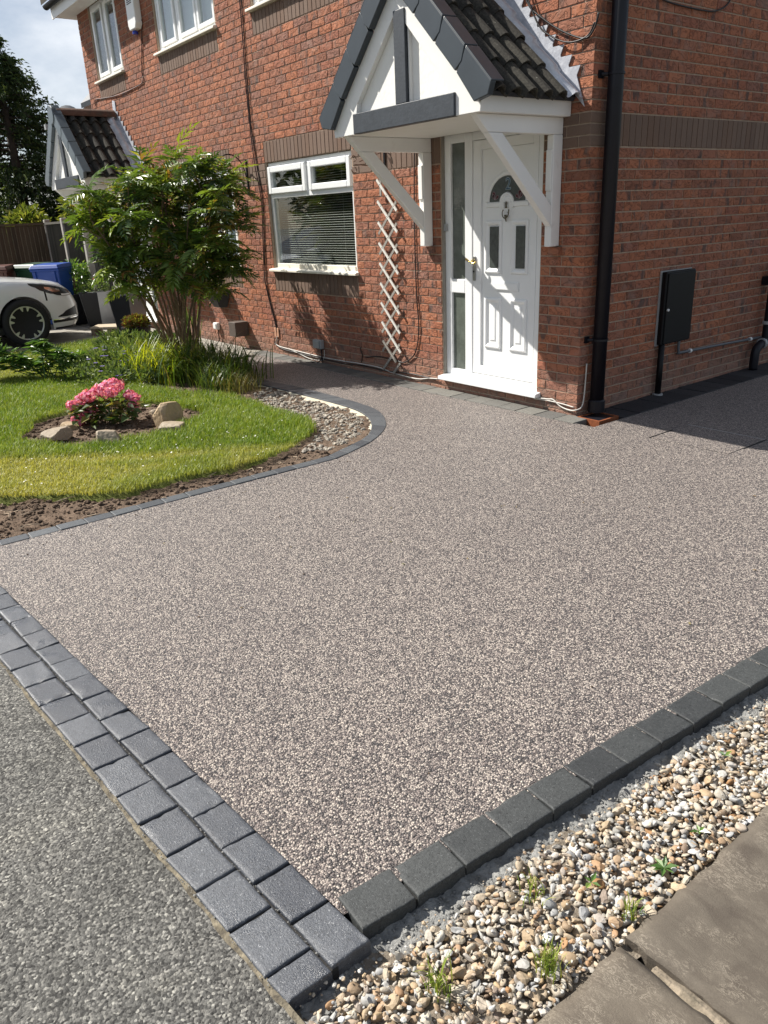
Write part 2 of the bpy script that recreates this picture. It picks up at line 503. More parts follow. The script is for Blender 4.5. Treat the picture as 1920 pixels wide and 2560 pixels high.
def asphalt_mat():
    m, nt, n, l, b = newmat('weathered_asphalt')
    p = wpos(n)
    v = n.new('ShaderNodeTexVoronoi'); v.inputs['Scale'].default_value = 165.0
    l.new(p, v.inputs['Vector'])
    sp = n.new('ShaderNodeSeparateColor'); l.new(v.outputs['Color'], sp.inputs[0])
    r = ramp(n, [(0.0, (0.045, 0.044, 0.042)), (0.25, (0.085, 0.083, 0.078)), (0.55, (0.140, 0.137, 0.128)), (0.82, (0.205, 0.200, 0.184)), (0.95, (0.30, 0.29, 0.265)), (1.0, (0.42, 0.41, 0.37))])
    l.new(sp.outputs[1], r.inputs[0])
    c = r.outputs[0]
    st = noise(n, l, p, 2.2, 8, 0.68, 0.5)
    sr = ramp(n, [(0.36, (0.80, 0.80, 0.79)), (0.55, (1, 1, 1)), (0.74, (1.22, 1.20, 1.13))])
    l.new(st.outputs['Fac'], sr.inputs[0])
    c = mixc(n, l, 1.0, c, sr.outputs[0], 'MULTIPLY')
    l.new(c, b.inputs['Base Color'])
    b.inputs['Roughness'].default_value = 0.85
    b.inputs['Specular IOR Level'].default_value = 0.3
    h = mathn(n, l, 'ADD', mathn(n, l, 'MULTIPLY', mathn(n, l, 'SUBTRACT', 1.0, v.outputs['Distance']), 0.45), mathn(n, l, 'MULTIPLY', noise(n, l, p, 150, 5, 0.7, 0.4).outputs['Fac'], 1.3))
    pitn = noise(n, l, p, 110, 4, 0.7)
    pr_ = ramp(n, [(0.30, (0.35, 0.34, 0.33)), (0.46, (1, 1, 1))])
    l.new(pitn.outputs['Fac'], pr_.inputs[0])
    l.new(mixc(n, l, 1.0, c, pr_.outputs[0], 'MULTIPLY'), b.inputs['Base Color'])
    bumpn(n, l, b, h, 1.0, 0.006)
    return m
ASPHALT = asphalt_mat()
def block_mat(name, c0, c1, rough, spec, wet=0.0, bumpd=0.0018, tintv=0.36, sparkle=0.25):
    m, nt, n, l, b = newmat(name)
    p = wpos(n)
    rv = rndval(n, l)
    t = noise(n, l, p, 130, 6, 0.7)
    r = ramp(n, [(0.3, c0), (0.62, c1), (0.78, [x * 1.9 for x in c1])])
    l.new(t.outputs['Fac'], r.inputs[0])
    spk = noise(n, l, p, 230, 2, 0.5)
    skr = ramp(n, [(0.66, (0, 0, 0)), (0.71, (1, 1, 1))])
    ptn = noise(n, l, p, 150, 3, 0.6)
    ptr = ramp(n, [(0.30, (0.30, 0.30, 0.31)), (0.42, (1, 1, 1))])
    l.new(ptn.outputs['Fac'], ptr.inputs[0])
    l.new(spk.outputs['Fac'], skr.inputs[0])
    c = mixc(n, l, tintv * 2, r.outputs[0], mixc(n, l, rv, (0.62, 0.62, 0.66), (1.38, 1.36, 1.32)), 'MULTIPLY')
    g = noise(n, l, p, 16, 6, 0.65)
    c = mixc(n, l, 0.6, c, mixc(n, l, g.outputs['Fac'], (0.6, 0.6, 0.62), (1.4, 1.4, 1.38)), 'MULTIPLY')
    c = mixc(n, l, 0.9, c, ptr.outputs[0], 'MULTIPLY')
    c = mixc(n, l, mathn(n, l, 'MULTIPLY', skr.outputs[0], sparkle), c, (0.34, 0.35, 0.36))
    l.new(c, b.inputs['Base Color'])
    if wet:
        g2 = noise(n, l, p, 5.5, 5, 0.6, 0.5)
        rr = ramp(n, [(0.5, (rough,) * 3), (0.66, (wet,) * 3)])
        l.new(g2.outputs['Fac'], rr.inputs[0])
        l.new(rr.outputs[0], b.inputs['Roughness'])
    else:
        b.inputs['Roughness'].default_value = rough
    b.inputs['Specular IOR Level'].default_value = spec
    pit = noise(n, l, p, 240, 5, 0.7)
    bumpn(n, l, b, pit.outputs['Fac'], 0.9, bumpd)
    return m
PAVER = block_mat('charcoal_sett', (0.043, 0.048, 0.057), (0.074, 0.081, 0.095), 0.45, 0.6, wet=0.24, bumpd=0.0024, sparkle=0.75)
KERBM = block_mat('charcoal_kerb', (0.026, 0.029, 0.030), (0.050, 0.054, 0.055), 0.62, 0.4)
KERBL = block_mat('slate_grey_kerb', (0.041, 0.046, 0.053), (0.071, 0.079, 0.088), 0.55, 0.5)
EDGING = block_mat('pale_grey_edging', (0.10, 0.098, 0.09), (0.15, 0.147, 0.135), 0.8, 0.3)
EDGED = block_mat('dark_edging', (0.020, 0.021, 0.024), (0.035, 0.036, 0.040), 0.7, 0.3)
JOINT = simple('dark_joint_sand', (0.020, 0.019, 0.018), 0.95, 0.3, 80, 0.002, 200)
HAUNCH = simple('rough_grey_concrete', (0.25, 0.25, 0.24), 0.95, 0.28, 30, 0.012, 70, spec=0.2, dirt=(0.17, 0.168, 0.155), dscale=16, dpos=0.5)
MORTARL = simple('sandy_mortar_line', (0.22, 0.192, 0.14), 0.95, 0.4, 60, 0.006, 90, spec=0.1, dirt=(0.08, 0.07, 0.055), dscale=30, dpos=0.40)
SOIL = simple('dry_brown_soil', (0.135, 0.098, 0.072), 0.98, 0.4, 18, 0.02, 40, spec=0.1, dirt=(0.075, 0.05, 0.036), dscale=5, dpos=0.5)
GRAVBASE = simple('gravel_bed_soil', (0.20, 0.17, 0.135), 0.98, 0.4, 40, 0.01, 90, spec=0.1)
SANDY = simple('cream_mortar_haunch', (0.50, 0.46, 0.36), 0.95, 0.18, 14, 0.008, 60, spec=0.15, dirt=(0.30, 0.26, 0.19), dscale=10, dpos=0.58)
def slab_mat():
    m, nt, n, l, b = newmat('riven_sandstone')
    p = wpos(n)
    rv = rndval(n, l)
    mpn = n.new('ShaderNodeMapping'); mpn.inputs['Rotation'].default_value = (0, 0, 0.6); mpn.inputs['Scale'].default_value = (1, 2.2, 1)
    l.new(p, mpn.inputs['Vector'])
    t = noise(n, l, mpn.outputs[0], 7, 9, 0.62, 0.8)
    r = ramp(n, [(0.3, (0.081, 0.067, 0.054)), (0.5, (0.108, 0.092, 0.074)), (0.7, (0.133, 0.114, 0.092))])
    l.new(t.outputs['Fac'], r.inputs[0])
    c = mixc(n, l, 0.35, r.outputs[0], mixc(n, l, rv, (0.82, 0.82, 0.82), (1.15, 1.13, 1.1)), 'MULTIPLY')
    fl = noise(n, l, mpn.outputs[0], 26, 5, 0.7, 2.0)
    ab = mathn(n, l, 'ABSOLUTE', mathn(n, l, 'SUBTRACT', fl.outputs['Fac'], 0.52))
    fr = ramp(n, [(0.0, (1, 1, 1)), (0.03, (0, 0, 0))])
    l.new(ab, fr.inputs[0])
    msk = noise(n, l, p, 9, 4, 0.6)
    mr = ramp(n, [(0.47, (0, 0, 0)), (0.60, (1, 1, 1))])
    l.new(msk.outputs['Fac'], mr.inputs[0])
    c = mixc(n, l, mathn(n, l, 'MULTIPLY', mathn(n, l, 'MULTIPLY', fr.outputs[0], mr.outputs[0]), 0.7), c, (0.33, 0.29, 0.235))
    gn = noise(n, l, p, 330, 4, 0.65)
    c = mixc(n, l, 0.75, c, mixc(n, l, gn.outputs['Fac'], (0.55, 0.55, 0.55), (1.45, 1.45, 1.45)), 'MULTIPLY')
    stn = noise(n, l, p, 3.2, 7, 0.66, 0.8)
    c = mixc(n, l, 0.5, c, mixc(n, l, stn.outputs['Fac'], (0.6, 0.6, 0.62), (1.4, 1.38, 1.32)), 'MULTIPLY')
    l.new(c, b.inputs['Base Color'])
    b.inputs['Roughness'].default_value = 0.8
    b.inputs['Specular IOR Level'].default_value = 0.3
    h = mathn(n, l, 'ADD', mathn(n, l, 'MULTIPLY', t.outputs['Fac'], 0.24), mathn(n, l, 'ADD', mathn(n, l, 'MULTIPLY', fl.outputs['Fac'], 0.10), mathn(n, l, 'MULTIPLY', gn.outputs['Fac'], 0.16)))
    bumpn(n, l, b, h, 0.9, 0.010)
    return m
SLAB = slab_mat()
def stone_mat(name, stops, bump=0.003, scale=70):
    m, nt, n, l, b = newmat(name)
    p = wpos(n)
    rv = rndval(n, l)
    r = ramp(n, stops)
    l.new(rv, r.inputs[0])
    t = noise(n, l, p, scale, 5, 0.65)
    c = mixc(n, l, 0.7, r.outputs[0], mixc(n, l, t.outputs['Fac'], (0.6, 0.57, 0.52), (1.35, 1.35, 1.35)), 'MULTIPLY')
    l.new(c, b.inputs['Base Color'])
    b.inputs['Roughness'].default_value = 0.65
    b.inputs['Specular IOR Level'].default_value = 0.35
    bumpn(n, l, b, t.outputs['Fac'], 0.7, bump)
    return m
PEBBLE = stone_mat('flint_pebbles', [(0.0, (0.409, 0.377, 0.320)), (0.16, (0.356, 0.264, 0.165)), (0.28, (0.463, 0.443, 0.391)), (0.40, (0.302, 0.161, 0.067)),
                                     (0.50, (0.445, 0.396, 0.310)), (0.62, (0.267, 0.273, 0.280)), (0.74, (0.498, 0.491, 0.464)), (0.84, (0.196, 0.141, 0.103)), (0.92, (0.426, 0.320, 0.196)), (1.0, (0.552, 0.555, 0.557))])
GREYST = stone_mat('mortar_coated_pebbles', [(0.0, (0.265, 0.257, 0.242)), (0.5, (0.328, 0.320, 0.296)), (1.0, (0.218, 0.215, 0.203))], 0.004, 110)
DARKST = stone_mat('shaded_path_gravel', [(0.0, (0.234, 0.211, 0.179)), (0.4, (0.351, 0.320, 0.265)), (0.7, (0.156, 0.140, 0.125)), (1.0, (0.406, 0.359, 0.289))], 0.003, 80)
ROCK = stone_mat('garden_boulder', [(0.0, (0.295, 0.244, 0.179)), (0.5, (0.344, 0.259, 0.160)), (1.0, (0.270, 0.230, 0.179))], 0.006, 22)
def leaf_mat(name, stops, rough=0.4, trans=0.35, spec=0.5, dry=None):
    m, nt, n, l, b = newmat(name)
    out = n['Material Output']
    rv = rndval(n, l)
    r = ramp(n, stops)
    l.new(rv, r.inputs[0])
    c = r.outputs[0]
    if dry:
        a = n.new('ShaderNodeAttribute'); a.attribute_name = 'dry'
        c = mixc(n, l, a.outputs['Fac'], c, dry)
    l.new(c, b.inputs['Base Color'])
    b.inputs['Roughness'].default_value = rough
    b.inputs['Specular IOR Level'].default_value = spec
    tr = n.new('ShaderNodeBsdfTranslucent')
    hs = mixc(n, l, 1.0, c, (1.35, 1.3, 0.6), 'MULTIPLY')
    l.new(hs, tr.inputs['Color'])
    mx_ = n.new('ShaderNodeMixShader'); mx_.inputs[0].default_value = trans
    l.new(b.outputs[0], mx_.inputs[1]); l.new(tr.outputs[0], mx_.inputs[2])
    l.new(mx_.outputs[0], out.inputs['Surface'])
    return m
LF_SHRUB = leaf_mat('glossy_pinnate_leaf', [(0.0, (0.039, 0.077, 0.023)), (0.25, (0.073, 0.136, 0.031)), (0.5, (0.114, 0.187, 0.033)), (0.72, (0.173, 0.244, 0.037)), (0.88, (0.253, 0.297, 0.044)), (0.93, (0.094, 0.155, 0.032)), (0.965, (0.280, 0.148, 0.044)), (1.0, (0.320, 0.335, 0.063))], 0.36, 0.32, 0.45)
LF_GRASS = leaf_mat('lawn_blade', [(0.0, (0.089, 0.162, 0.018)), (0.4, (0.142, 0.228, 0.026)), (0.75, (0.205, 0.290, 0.038)), (1.0, (0.326, 0.367, 0.096))], 0.5, 0.35, 0.35, dry=(0.420, 0.401, 0.120))
LF_DAY = leaf_mat('strap_leaf', [(0.0, (0.035, 0.075, 0.015)), (0.5, (0.075, 0.13, 0.018)), (0.85, (0.13, 0.18, 0.025)), (1.0, (0.26, 0.20, 0.07))], 0.4, 0.35)
LF_LIME = leaf_mat('lime_strap_leaf', [(0.0, (0.130, 0.208, 0.018)), (0.5, (0.260, 0.325, 0.021)), (1.0, (0.429, 0.442, 0.033))], 0.4, 0.45)
LF_GER = leaf_mat('soft_green_leaf', [(0.0, (0.06, 0.10, 0.035)), (0.5, (0.10, 0.155, 0.05)), (1.0, (0.19, 0.24, 0.10))], 0.5, 0.35)
LF_PEO = leaf_mat('peony_leaf', [(0.0, (0.053, 0.120, 0.030)), (0.6, (0.113, 0.210, 0.044)), (1.0, (0.226, 0.316, 0.074))], 0.3, 0.3, 0.6)
LF_HYD = leaf_mat('hydrangea_leaf', [(0.0, (0.03, 0.065, 0.02)), (0.6, (0.075, 0.115, 0.025)), (1.0, (0.28, 0.24, 0.06))], 0.35, 0.3)
LF_CON = leaf_mat('conifer_spray', [(0.0, (0.021, 0.041, 0.016)), (0.6, (0.046, 0.079, 0.026)), (1.0, (0.106, 0.140, 0.044))], 0.6, 0.25, 0.3)
LF_BAM = leaf_mat('bamboo_leaf', [(0.0, (0.06, 0.09, 0.02)), (0.6, (0.13, 0.17, 0.03)), (1.0, (0.22, 0.22, 0.06))], 0.45, 0.4)
PINK = leaf_mat('pink_petal', [(0.0, (0.620, 0.128, 0.269)), (0.45, (0.720, 0.212, 0.381)), (0.8, (0.800, 0.357, 0.538)), (1.0, (0.880, 0.595, 0.739))], 0.6, 0.3, 0.2)
PURPLE = leaf_mat('violet_petal', [(0.0, (0.16, 0.12, 0.42)), (1.0, (0.26, 0.20, 0.55))], 0.6, 0.3, 0.2)
CREAMF = leaf_mat('cream_petal', [(0.0, (0.75, 0.73, 0.66)), (1.0, (0.85, 0.84, 0.80))], 0.6, 0.3, 0.2)
REDF = leaf_mat('dark_red_succulent', [(0.0, (0.16, 0.03, 0.03)), (0.6, (0.12, 0.14, 0.03)), (1.0, (0.34, 0.36, 0.06))], 0.4, 0.25)
BARK = simple('pale_brown_bark', (0.19, 0.13, 0.085), 0.85, 0.4, 25, 0.006, 60)
DKBARK = simple('dark_bark', (0.05, 0.038, 0.028), 0.9, 0.4, 20, 0.006, 50)
LAWNB = simple('lawn_thatch', (0.11, 0.125, 0.035), 0.95, 0.4, 9, 0.01, 60, spec=0.1, dirt=(0.24, 0.20, 0.085), dscale=2.4, dpos=0.55)
FENCEW = brick_mat('feather_edge_board', [(0.0, (0.055, 0.040, 0.030)), (0.5, (0.105, 0.078, 0.054)), (1.0, (0.078, 0.054, 0.037))], smudge=False, brown=True)
FENCEG = brick_mat('grey_feather_edge_board', [(0.0, (0.075, 0.072, 0.062)), (0.5, (0.12, 0.112, 0.095)), (1.0, (0.09, 0.083, 0.071))], smudge=False, brown=True)
CONPOST = simple('concrete_post', (0.33, 0.31, 0.28), 0.9, 0.15, 8, 0.002, 90)
# ------------------------------------------------------------------ ground and hard surfaces
def sheet(name, poly, z, m, kind='structure', thick=0.0, parent=None):
    mb = MB()
    if thick:
        mb.prism(poly, 2, z - thick, z)
    else:
        mb.add([(x, y, z) for x, y in poly], [tuple(range(len(poly)))])
    o = mb.build(name, m, parent)
    if kind and parent is None: o['kind'] = kind
    return o
FARG = simple('distant_ground', (0.10, 0.095, 0.07), 0.95, 0.3, 0.3)
sheet('ground', [(-150, -150), (150, -150), (150, 150), (-150, 150)], -0.16, FARG)
def yA(x): return -4.141 + 0.0828 * (x - 2.759)      # resin side of the sett border
def yM(x): return -4.254 + 0.0775 * (x - 2.755)
def yB(x): return -4.377 + 0.0766 * (x - 2.768)      # pavement side
# pavement (asphalt) with a gently uneven surface
def grid_sheet(name, x0, x1, y0, y1, step, zf, m, inside=None, kind='structure', parent=None, skirt=0.0, rot=None):
    nx = max(2, int(round((x1 - x0) / step)) + 1); ny = max(2, int(round((y1 - y0) / step)) + 1)
    xs = np.linspace(x0, x1, nx); ys = np.linspace(y0, y1, ny)
    X, Y = np.meshgrid(xs, ys, indexing='ij')
    Z = zf(X, Y)
    V = np.stack([X, Y, Z], -1).reshape(-1, 3)
    I = np.arange(nx * ny).reshape(nx, ny)
    F = np.stack([I[:-1, :-1], I[1:, :-1], I[1:, 1:], I[:-1, 1:]], -1).reshape(-1, 4)
    if inside is not None:
        c = V[F].mean(1)
        F = F[inside(c[:, 0], c[:, 1])]
        used = np.unique(F)
        mp_ = -np.ones(len(V), int); mp_[used] = np.arange(len(used))
        V = V[used]; F = mp_[F]
    me = raw_mesh(name, V, [F], m, smooth=True)
    o = link(name, me, parent)
    if kind and parent is None: o['kind'] = kind
    return o
def vnoise(X, Y, s, seed=0):
    """cheap smooth value noise"""
    x = X * s; y = Y * s
    xi = np.floor(x).astype(int); yi = np.floor(y).astype(int)
    fx = x - xi; fy = y - yi
    fx = fx * fx * (3 - 2 * fx); fy = fy * fy * (3 - 2 * fy)
    def h(a, b):
        n = (a * 374761393 + b * 668265263 + seed * 974711) & 0x7fffffff
        n = (n ^ (n >> 13)) * 1274126177 & 0x7fffffff
        return ((n ^ (n >> 16)) & 0xffff) / 65535.0
    return (h(xi, yi) * (1 - fx) + h(xi + 1, yi) * fx) * (1 - fy) + (h(xi, yi + 1) * (1 - fx) + h(xi + 1, yi + 1) * fx) * fy
sheet('pavement', [(-30, yB(-30)), (2.80, yB(2.80) + 0.004), (2.86, -4.44), (14, -3.6), (14, -9), (-30, -11.5)], -0.010, ASPHALT)
ROADM = simple('dark_road_asphalt', (0.10, 0.10, 0.10), 0.9, 0.2, 3, 0.004, 150)
sheet('road', [(-80, -60), (60, -60), (60, -8.4), (-80, -12)], -0.09, ROADM)
# driveway: one resin bound sheet tucked under the kerbs
curve_out = [(-.455, -2.0), (-.485, -1.93), (-.525, -1.843), (-.619, -1.61), (-.787, -1.367), (-.934, -1.222), (-1.161, -1.071), (-1.372, -.98), (-1.609, -.935),
             (-1.894, -.915), (-2.272, -.915), (-2.635, -.923), (-2.94, -.949), (-3.197, -.977), (-3.8, -1.0), (-4.5, -1.02)]
curve_in = [(-.545, -2.02), (-.60, -1.92), (-.66, -1.76), (-.76, -1.55), (-.95, -1.36), (-1.186, -1.205), (-1.43, -1.115), (-1.68, -1.08), (-2.0, -1.075),
            (-2.3, -1.085), (-2.7, -1.095), (-3.2, -1.13), (-3.8, -1.15), (-4.5, -1.17)]
def xk(y): return 2.616 + 0.0535 * (y + 4.128)        # driveway side of the right kerb
poly = [(-.50, yA(-.50) - .002), (2.66, yA(2.66) - .002)] + [(xk(y) + .05, y) for y in (-4.05, -3, -2, -1, 0, 2, 7)]
poly += [(.30, 7), (.30, -.16), (-.4, -.18), (-1.6, -.22), (-4.9, -.20), (-4.80, -.40), (-4.72, -.62), (-4.60, -.92), (-4.5, -1.08)]
poly += [(x, y - .05) for x, y in reversed(curve_out[3:-1])] + [(-.50, -2.0)]
DRIVE = sheet('driveway', poly, 0.0, RESIN)
# neighbour's concrete drive with flags
drv = thing('concrete_drive', None, None, (-9.5, -2.5, 0), kind='structure')
for i, (x0, x1) in enumerate([(-13.6, -11.7), (-11.67, -9.8), (-9.77, -7.92)]):
    for j, (y0, y1) in enumerate([(-6.4, -4.5), (-4.47, -2.6), (-2.57, -.75), (-.72, -.03 if x1 > -10.2 else 2.0)]):
        MB().box(x0, x1, y0, y1, -.1, -.012 + .003 * ((i + j) % 2)).build('concrete_slab', CONC, drv, bevel=.006)
# neighbour's front path along the wall (concrete flags)
fp = thing('flag_path', None, None, (-6.3, -.4, 0), kind='structure')
for x0, x1 in [(-7.9, -7.0), (-6.98, -6.02), (-6.0, -4.98)]:
    MB().prism([(x0, -.82), (x1, -.80), (x1 + (.10 if x1 > -5 else 0), -.03), (x0, -.03)], 2, -.06, .004).build('paving_slab', CONC, fp, bevel=.008)
# soil under lawn and beds
def zsoil(X, Y):
    z = -0.045 + 0.03 * vnoise(X, Y, 3.1, 1) + 0.022 * vnoise(X, Y, 11, 2) + 0.016 * vnoise(X, Y, 31, 3)
    return z
def in_poly(px, py, poly):
    ins = np.zeros(np.shape(px), bool)
    n = len(poly)
    j = n - 1
    for i in range(n):
        xi, yi = poly[i]; xj, yj = poly[j]
        c = ((yi > py) != (yj > py)) & (px < (xj - xi) * (py - yi) / ((yj - yi) + 1e-12) + xi)
        ins ^= c
        j = i
    return ins
soil_poly = [(-.53, -4.44), (-.53, -2.0)] + curve_in[1:] + [(-4.75, -.85), (-7.92, -.83), (-7.92, -5.2), (-2, -4.72)]
grid_sheet('soil', -8.0, -.5, -5.2, -.8, 0.045, zsoil, SOIL, inside=lambda x, y: in_poly(x, y, soil_poly))
lawn_poly = [(-1.60, -4.65), (-1.42, -4.25), (-1.24, -4.07), (-1.14, -3.94), (-.99, -3.74), (-.81, -3.55), (-.73, -3.4), (-.75, -3.2), (-.77, -3.06), (-.72, -2.79), (-.75, -2.5),
             (-.80, -2.3), (-.88, -2.12), (-1.08, -1.84), (-1.22, -1.73), (-1.47, -1.66), (-1.78, -1.67), (-2.07, -1.64), (-2.5, -1.60), (-2.78, -1.62), (-3.2, -1.86),
             (-3.9, -2.06), (-4.6, -2.1), (-5.6, -2.0), (-6.4, -1.5), (-7.0, -.9), (-7.9, -.86), (-7.9, -5.15), (-2.2, -4.72)]
BEDC = np.array([-2.71, -2.86]); BEDA = math.radians(52)
def bed_r(px, py):
    dx = px - BEDC[0]; dy = py - BEDC[1]
    u = dx * math.cos(BEDA) + dy * math.sin(BEDA); w = -dx * math.sin(BEDA) + dy * math.cos(BEDA)
    a = np.arctan2(w, u)
    return np.sqrt((u / .73) ** 2 + (w / .72) ** 2) / (1 + .06 * np.sin(3 * a + 1) + .05 * np.sin(7 * a))
def zlawn(X, Y):
    return 0.006 + 0.03 * vnoise(X, Y, 1.3, 5) + 0.012 * vnoise(X, Y, 6, 6)
def zsheet(X, Y):
    fr_ = np.zeros(X.shape)
    for k in range(8):
        a = k * math.pi / 4
        xx, yy = X + .065 * math.cos(a), Y + .065 * math.sin(a)
        fr_ += in_poly(xx, yy, lawn_poly) & (bed_r(xx, yy) > 1.0)
    return zlawn(X, Y) - .004 - .055 * (1 - fr_ / 8) - .02 * (fr_ < 7)
lawn = grid_sheet('lawn', -7.95, -.7, -5.2, -.8, 0.028, zsheet, LAWNB, inside=lambda x, y: in_poly(x, y, lawn_poly) & (bed_r(x, y) > 1.0))

# ------------------------------------------------------------------ sett border along the pavement
border = MB().prism([(-.75, yB(-.75) + .004), (2.765, yB(2.765) + .004), (2.755, yA(2.755) - .004), (-.75, yA(-.75) - .004)], 2, -.07, -.007).build('paver_border', JOINT)
border['kind'] = 'structure'
def worn_block(name, quad, z0, z1, m, parent, r=.006, jit=.0015):
    q = np.array([(x + rng.normal(0, jit), y + rng.normal(0, jit)) for x, y in quad])
    us = np.array([0, .012, .03, .06, .11, .22, .36, .5, .64, .78, .89, .94, .97, .988, 1.0])
    U, Wd = np.meshgrid(us, us, indexing='ij')
    B = (q[0] * ((1 - U) * (1 - Wd))[..., None] + q[1] * (U * (1 - Wd))[..., None] + q[2] * (U * Wd)[..., None] + q[3] * ((1 - U) * Wd)[..., None])
    L1 = np.linalg.norm(q[1] - q[0]); L2 = np.linalg.norm(q[3] - q[0])
    sh = rng.uniform(0, 90)
    d = np.minimum(np.minimum(U, 1 - U) * L1, np.minimum(Wd, 1 - Wd) * L2)
    nz_ = vnoise(B[..., 0] + sh, B[..., 1], 60, 3)
    rr = r * (.55 + .9 * nz_)
    k = np.clip(1 - d / rr, 0, 1)
    z = z1 + rng.normal(0, .001) - rr * .8 * (1 - np.sqrt(np.clip(1 - k * k, 0, 1)))
    z -= .004 * (vnoise(B[..., 0] + sh, B[..., 1], 38, 9) > .86) * (d < .012)
    z += .0012 * (vnoise(B[..., 0], B[..., 1] + sh, 130, 5) - .5) + .0012 * (vnoise(B[..., 0], B[..., 1] + sh, 22, 5) - .5) + rng.normal(0, .0045) * (U - .5) * .5 + rng.normal(0, .0045) * (Wd - .5) * .5
    ctr = q.mean(0)
    edge = (d < 1e-6)
    wob = .0022 * (vnoise(B[..., 0] + sh, B[..., 1], 45, 8) - .35)
    B = B - (B - ctr) * (wob * edge / .08)[..., None]
    n_ = len(us)
    V = np.concatenate([B, z[..., None]], -1).reshape(-1, 3)
    I = np.arange(n_ * n_).reshape(n_, n_)
    F = np.stack([I[:-1, :-1], I[1:, :-1], I[1:, 1:], I[:-1, 1:]], -1).reshape(-1, 4)
    rim = np.concatenate([I[:, 0], I[-1, 1:], I[-2::-1, -1], I[0, -2:0:-1]])
    S0 = V[rim].copy(); S0[:, 2] = z0
    kk = np.arange(len(rim)); k2 = (kk + 1) % len(rim)
    S = np.stack([rim[kk], rim[k2], len(V) + k2, len(V) + kk], -1)
    me = raw_mesh(name, np.concatenate([V, S0]) - ORG[parent], [np.concatenate([F, S])], m)
    me.polygons.foreach_set('use_smooth', np.concatenate([np.ones(len(F), bool), np.zeros(len(S), bool)]))
    fix_normals(me)
    return link(name, me, parent)
def block(name, quad, z0, z1, m, parent, bevel=.006, jit=.0015, round_=0.0):
    q = [(x + rng.normal(0, jit), y + rng.normal(0, jit)) for x, y in quad]
    dz = rng.normal(0, .0012)
    V = [(x, y, z0) for x, y in q] + [(x, y, z1 + dz + rng.normal(0, .0008)) for x, y in q]
    mb = MB(); mb.hexa(V)
    return mb.build(name, m, parent, bevel=bevel, seg=2)
g_ = .0046
x = 2.759
while x > -.7:
    a, b_ = x - .1605, x
    worn_block('paver', [(a + g_, yM(a) + .003), (b_ - g_ * .2, yM(b_) + .003), (b_ - g_ * .2, yA(b_) - .001), (a + g_, yA(a) - .001)], -.06, .0045, PAVER, border, .008)
    x -= .1605
x = 2.768; first = True
while x > -.7:
    w = .086 if first else .1595
    first = False
    a, b_ = x - w, x
    worn_block('paver', [(a + g_, yB(a) + .002), (b_ - g_ * .2, yB(b_) + .002), (b_ - g_ * .2, yM(b_) - .0025), (a + g_, yM(a) - .0025)], -.06, .0035, PAVER, border, .008)
    x -= w
# sandy mortar line between setts and asphalt
mb = MB()
xs = np.arange(-.8, 2.86, .022)
wv = .002 + .009 * vnoise(xs, xs * 0, 14, 3) ** 1.5 + .004 * rng.random(len(xs))
for i in range(len(xs) - 1):
    mb.add([(xs[i], yB(xs[i]) - wv[i], -.008), (xs[i + 1], yB(xs[i + 1]) - wv[i + 1], -.008), (xs[i + 1], yB(xs[i + 1]) + .006, -.002), (xs[i], yB(xs[i]) + .006, -.002)],
           [(0, 1, 2, 3)])
o = mb.build('mortar_line', MORTARL); o['kind'] = 'structure'

# ------------------------------------------------------------------ right-hand kerb
kerb = MB().prism([(xk(y) + .004, y) for y in (-4.13, 3.5)] + [(xk(y) + .110, y) for y in (3.5, -4.13)], 2, -.12, -.008).build('driveway_kerb', JOINT)
kerb['kind'] = 'structure'
y = -4.140
while y < 3.3:
    L = .1605
    a, b_ = y, y + L
    sk = -.006
    (worn_block if y < -1.9 else block)('kerb_block', [(xk(a), a + .004), (xk(a) + .113, a + .004 + sk), (xk(b_) + .113, b_ + sk), (xk(b_), b_)], -.10, .005, KERBM, kerb, .006)
    y += L
# rough concrete haunch beside it
def zh(X, Y):
    d = (X - xk(Y) - .112) / .12
    return -0.038 - 0.022 * d + 0.016 * (vnoise(X, Y, 24, 8) - .3) + 0.012 * (vnoise(X, Y, 70, 9) - .5) + .006 * (vnoise(X, Y, 160, 4) - .5)
grid_sheet('concrete_haunch', 2.70, 3.12, -4.42, 1.0, 0.0085, zh, HAUNCH,
           inside=lambda x, y: (x > xk(y) + .10) & (x < xk(y) + .165 + .05 * vnoise(y, y * 0, 7, 2) + .05 * (y < -4.12)))
def zg(X, Y):
    return -0.062 + .012 * vnoise(X, Y, 9, 6) + .012 * vnoise(X, Y, 30, 7)
GRAVEL = grid_sheet('gravel_bed', 2.74, 3.16, -4.72, 3.2, 0.03, zg, GRAVBASE)

# ------------------------------------------------------------------ kerb round the lawn
lk = thing('lawn_kerb', None, None, (-.5, -2.5, 0), kind='structure')
y = -4.405
xi, xo = -.546, -.455
while y < -2.05:
    L = .157
    block('kerb_block', [(xi, y + .003), (xo, y + .003), (xo, y + L), (xi, y + L)], -.08, .006, KERBL, lk, .005)
    y += L
def resample(pts, n):
    P = np.array(smooth_path([(p[0], p[1], 0) for p in pts], 8))[:, :2]
    s = np.concatenate([[0], np.cumsum(np.linalg.norm(np.diff(P, axis=0), axis=1))])
    t = np.linspace(0, s[-1], n)
    return np.stack([np.interp(t, s, P[:, 0]), np.interp(t, s, P[:, 1])], 1)
nb = 30
ro = resample([(-.455, -2.048)] + curve_out, nb + 1); ri = resample([(-.546, -2.048)] + curve_in, nb + 1)
for i in range(nb):
    e = .0012
    q = [ri[i], ro[i], ro[i + 1], ri[i + 1]]
    q = [q[0] + (q[3] - q[0]) * .008, q[1] + (q[2] - q[1]) * .008, q[2], q[3]]
    block('kerb_block', [tuple(p) for p in q], -.08, .006, KERBL, lk, .004, jit=.0006)
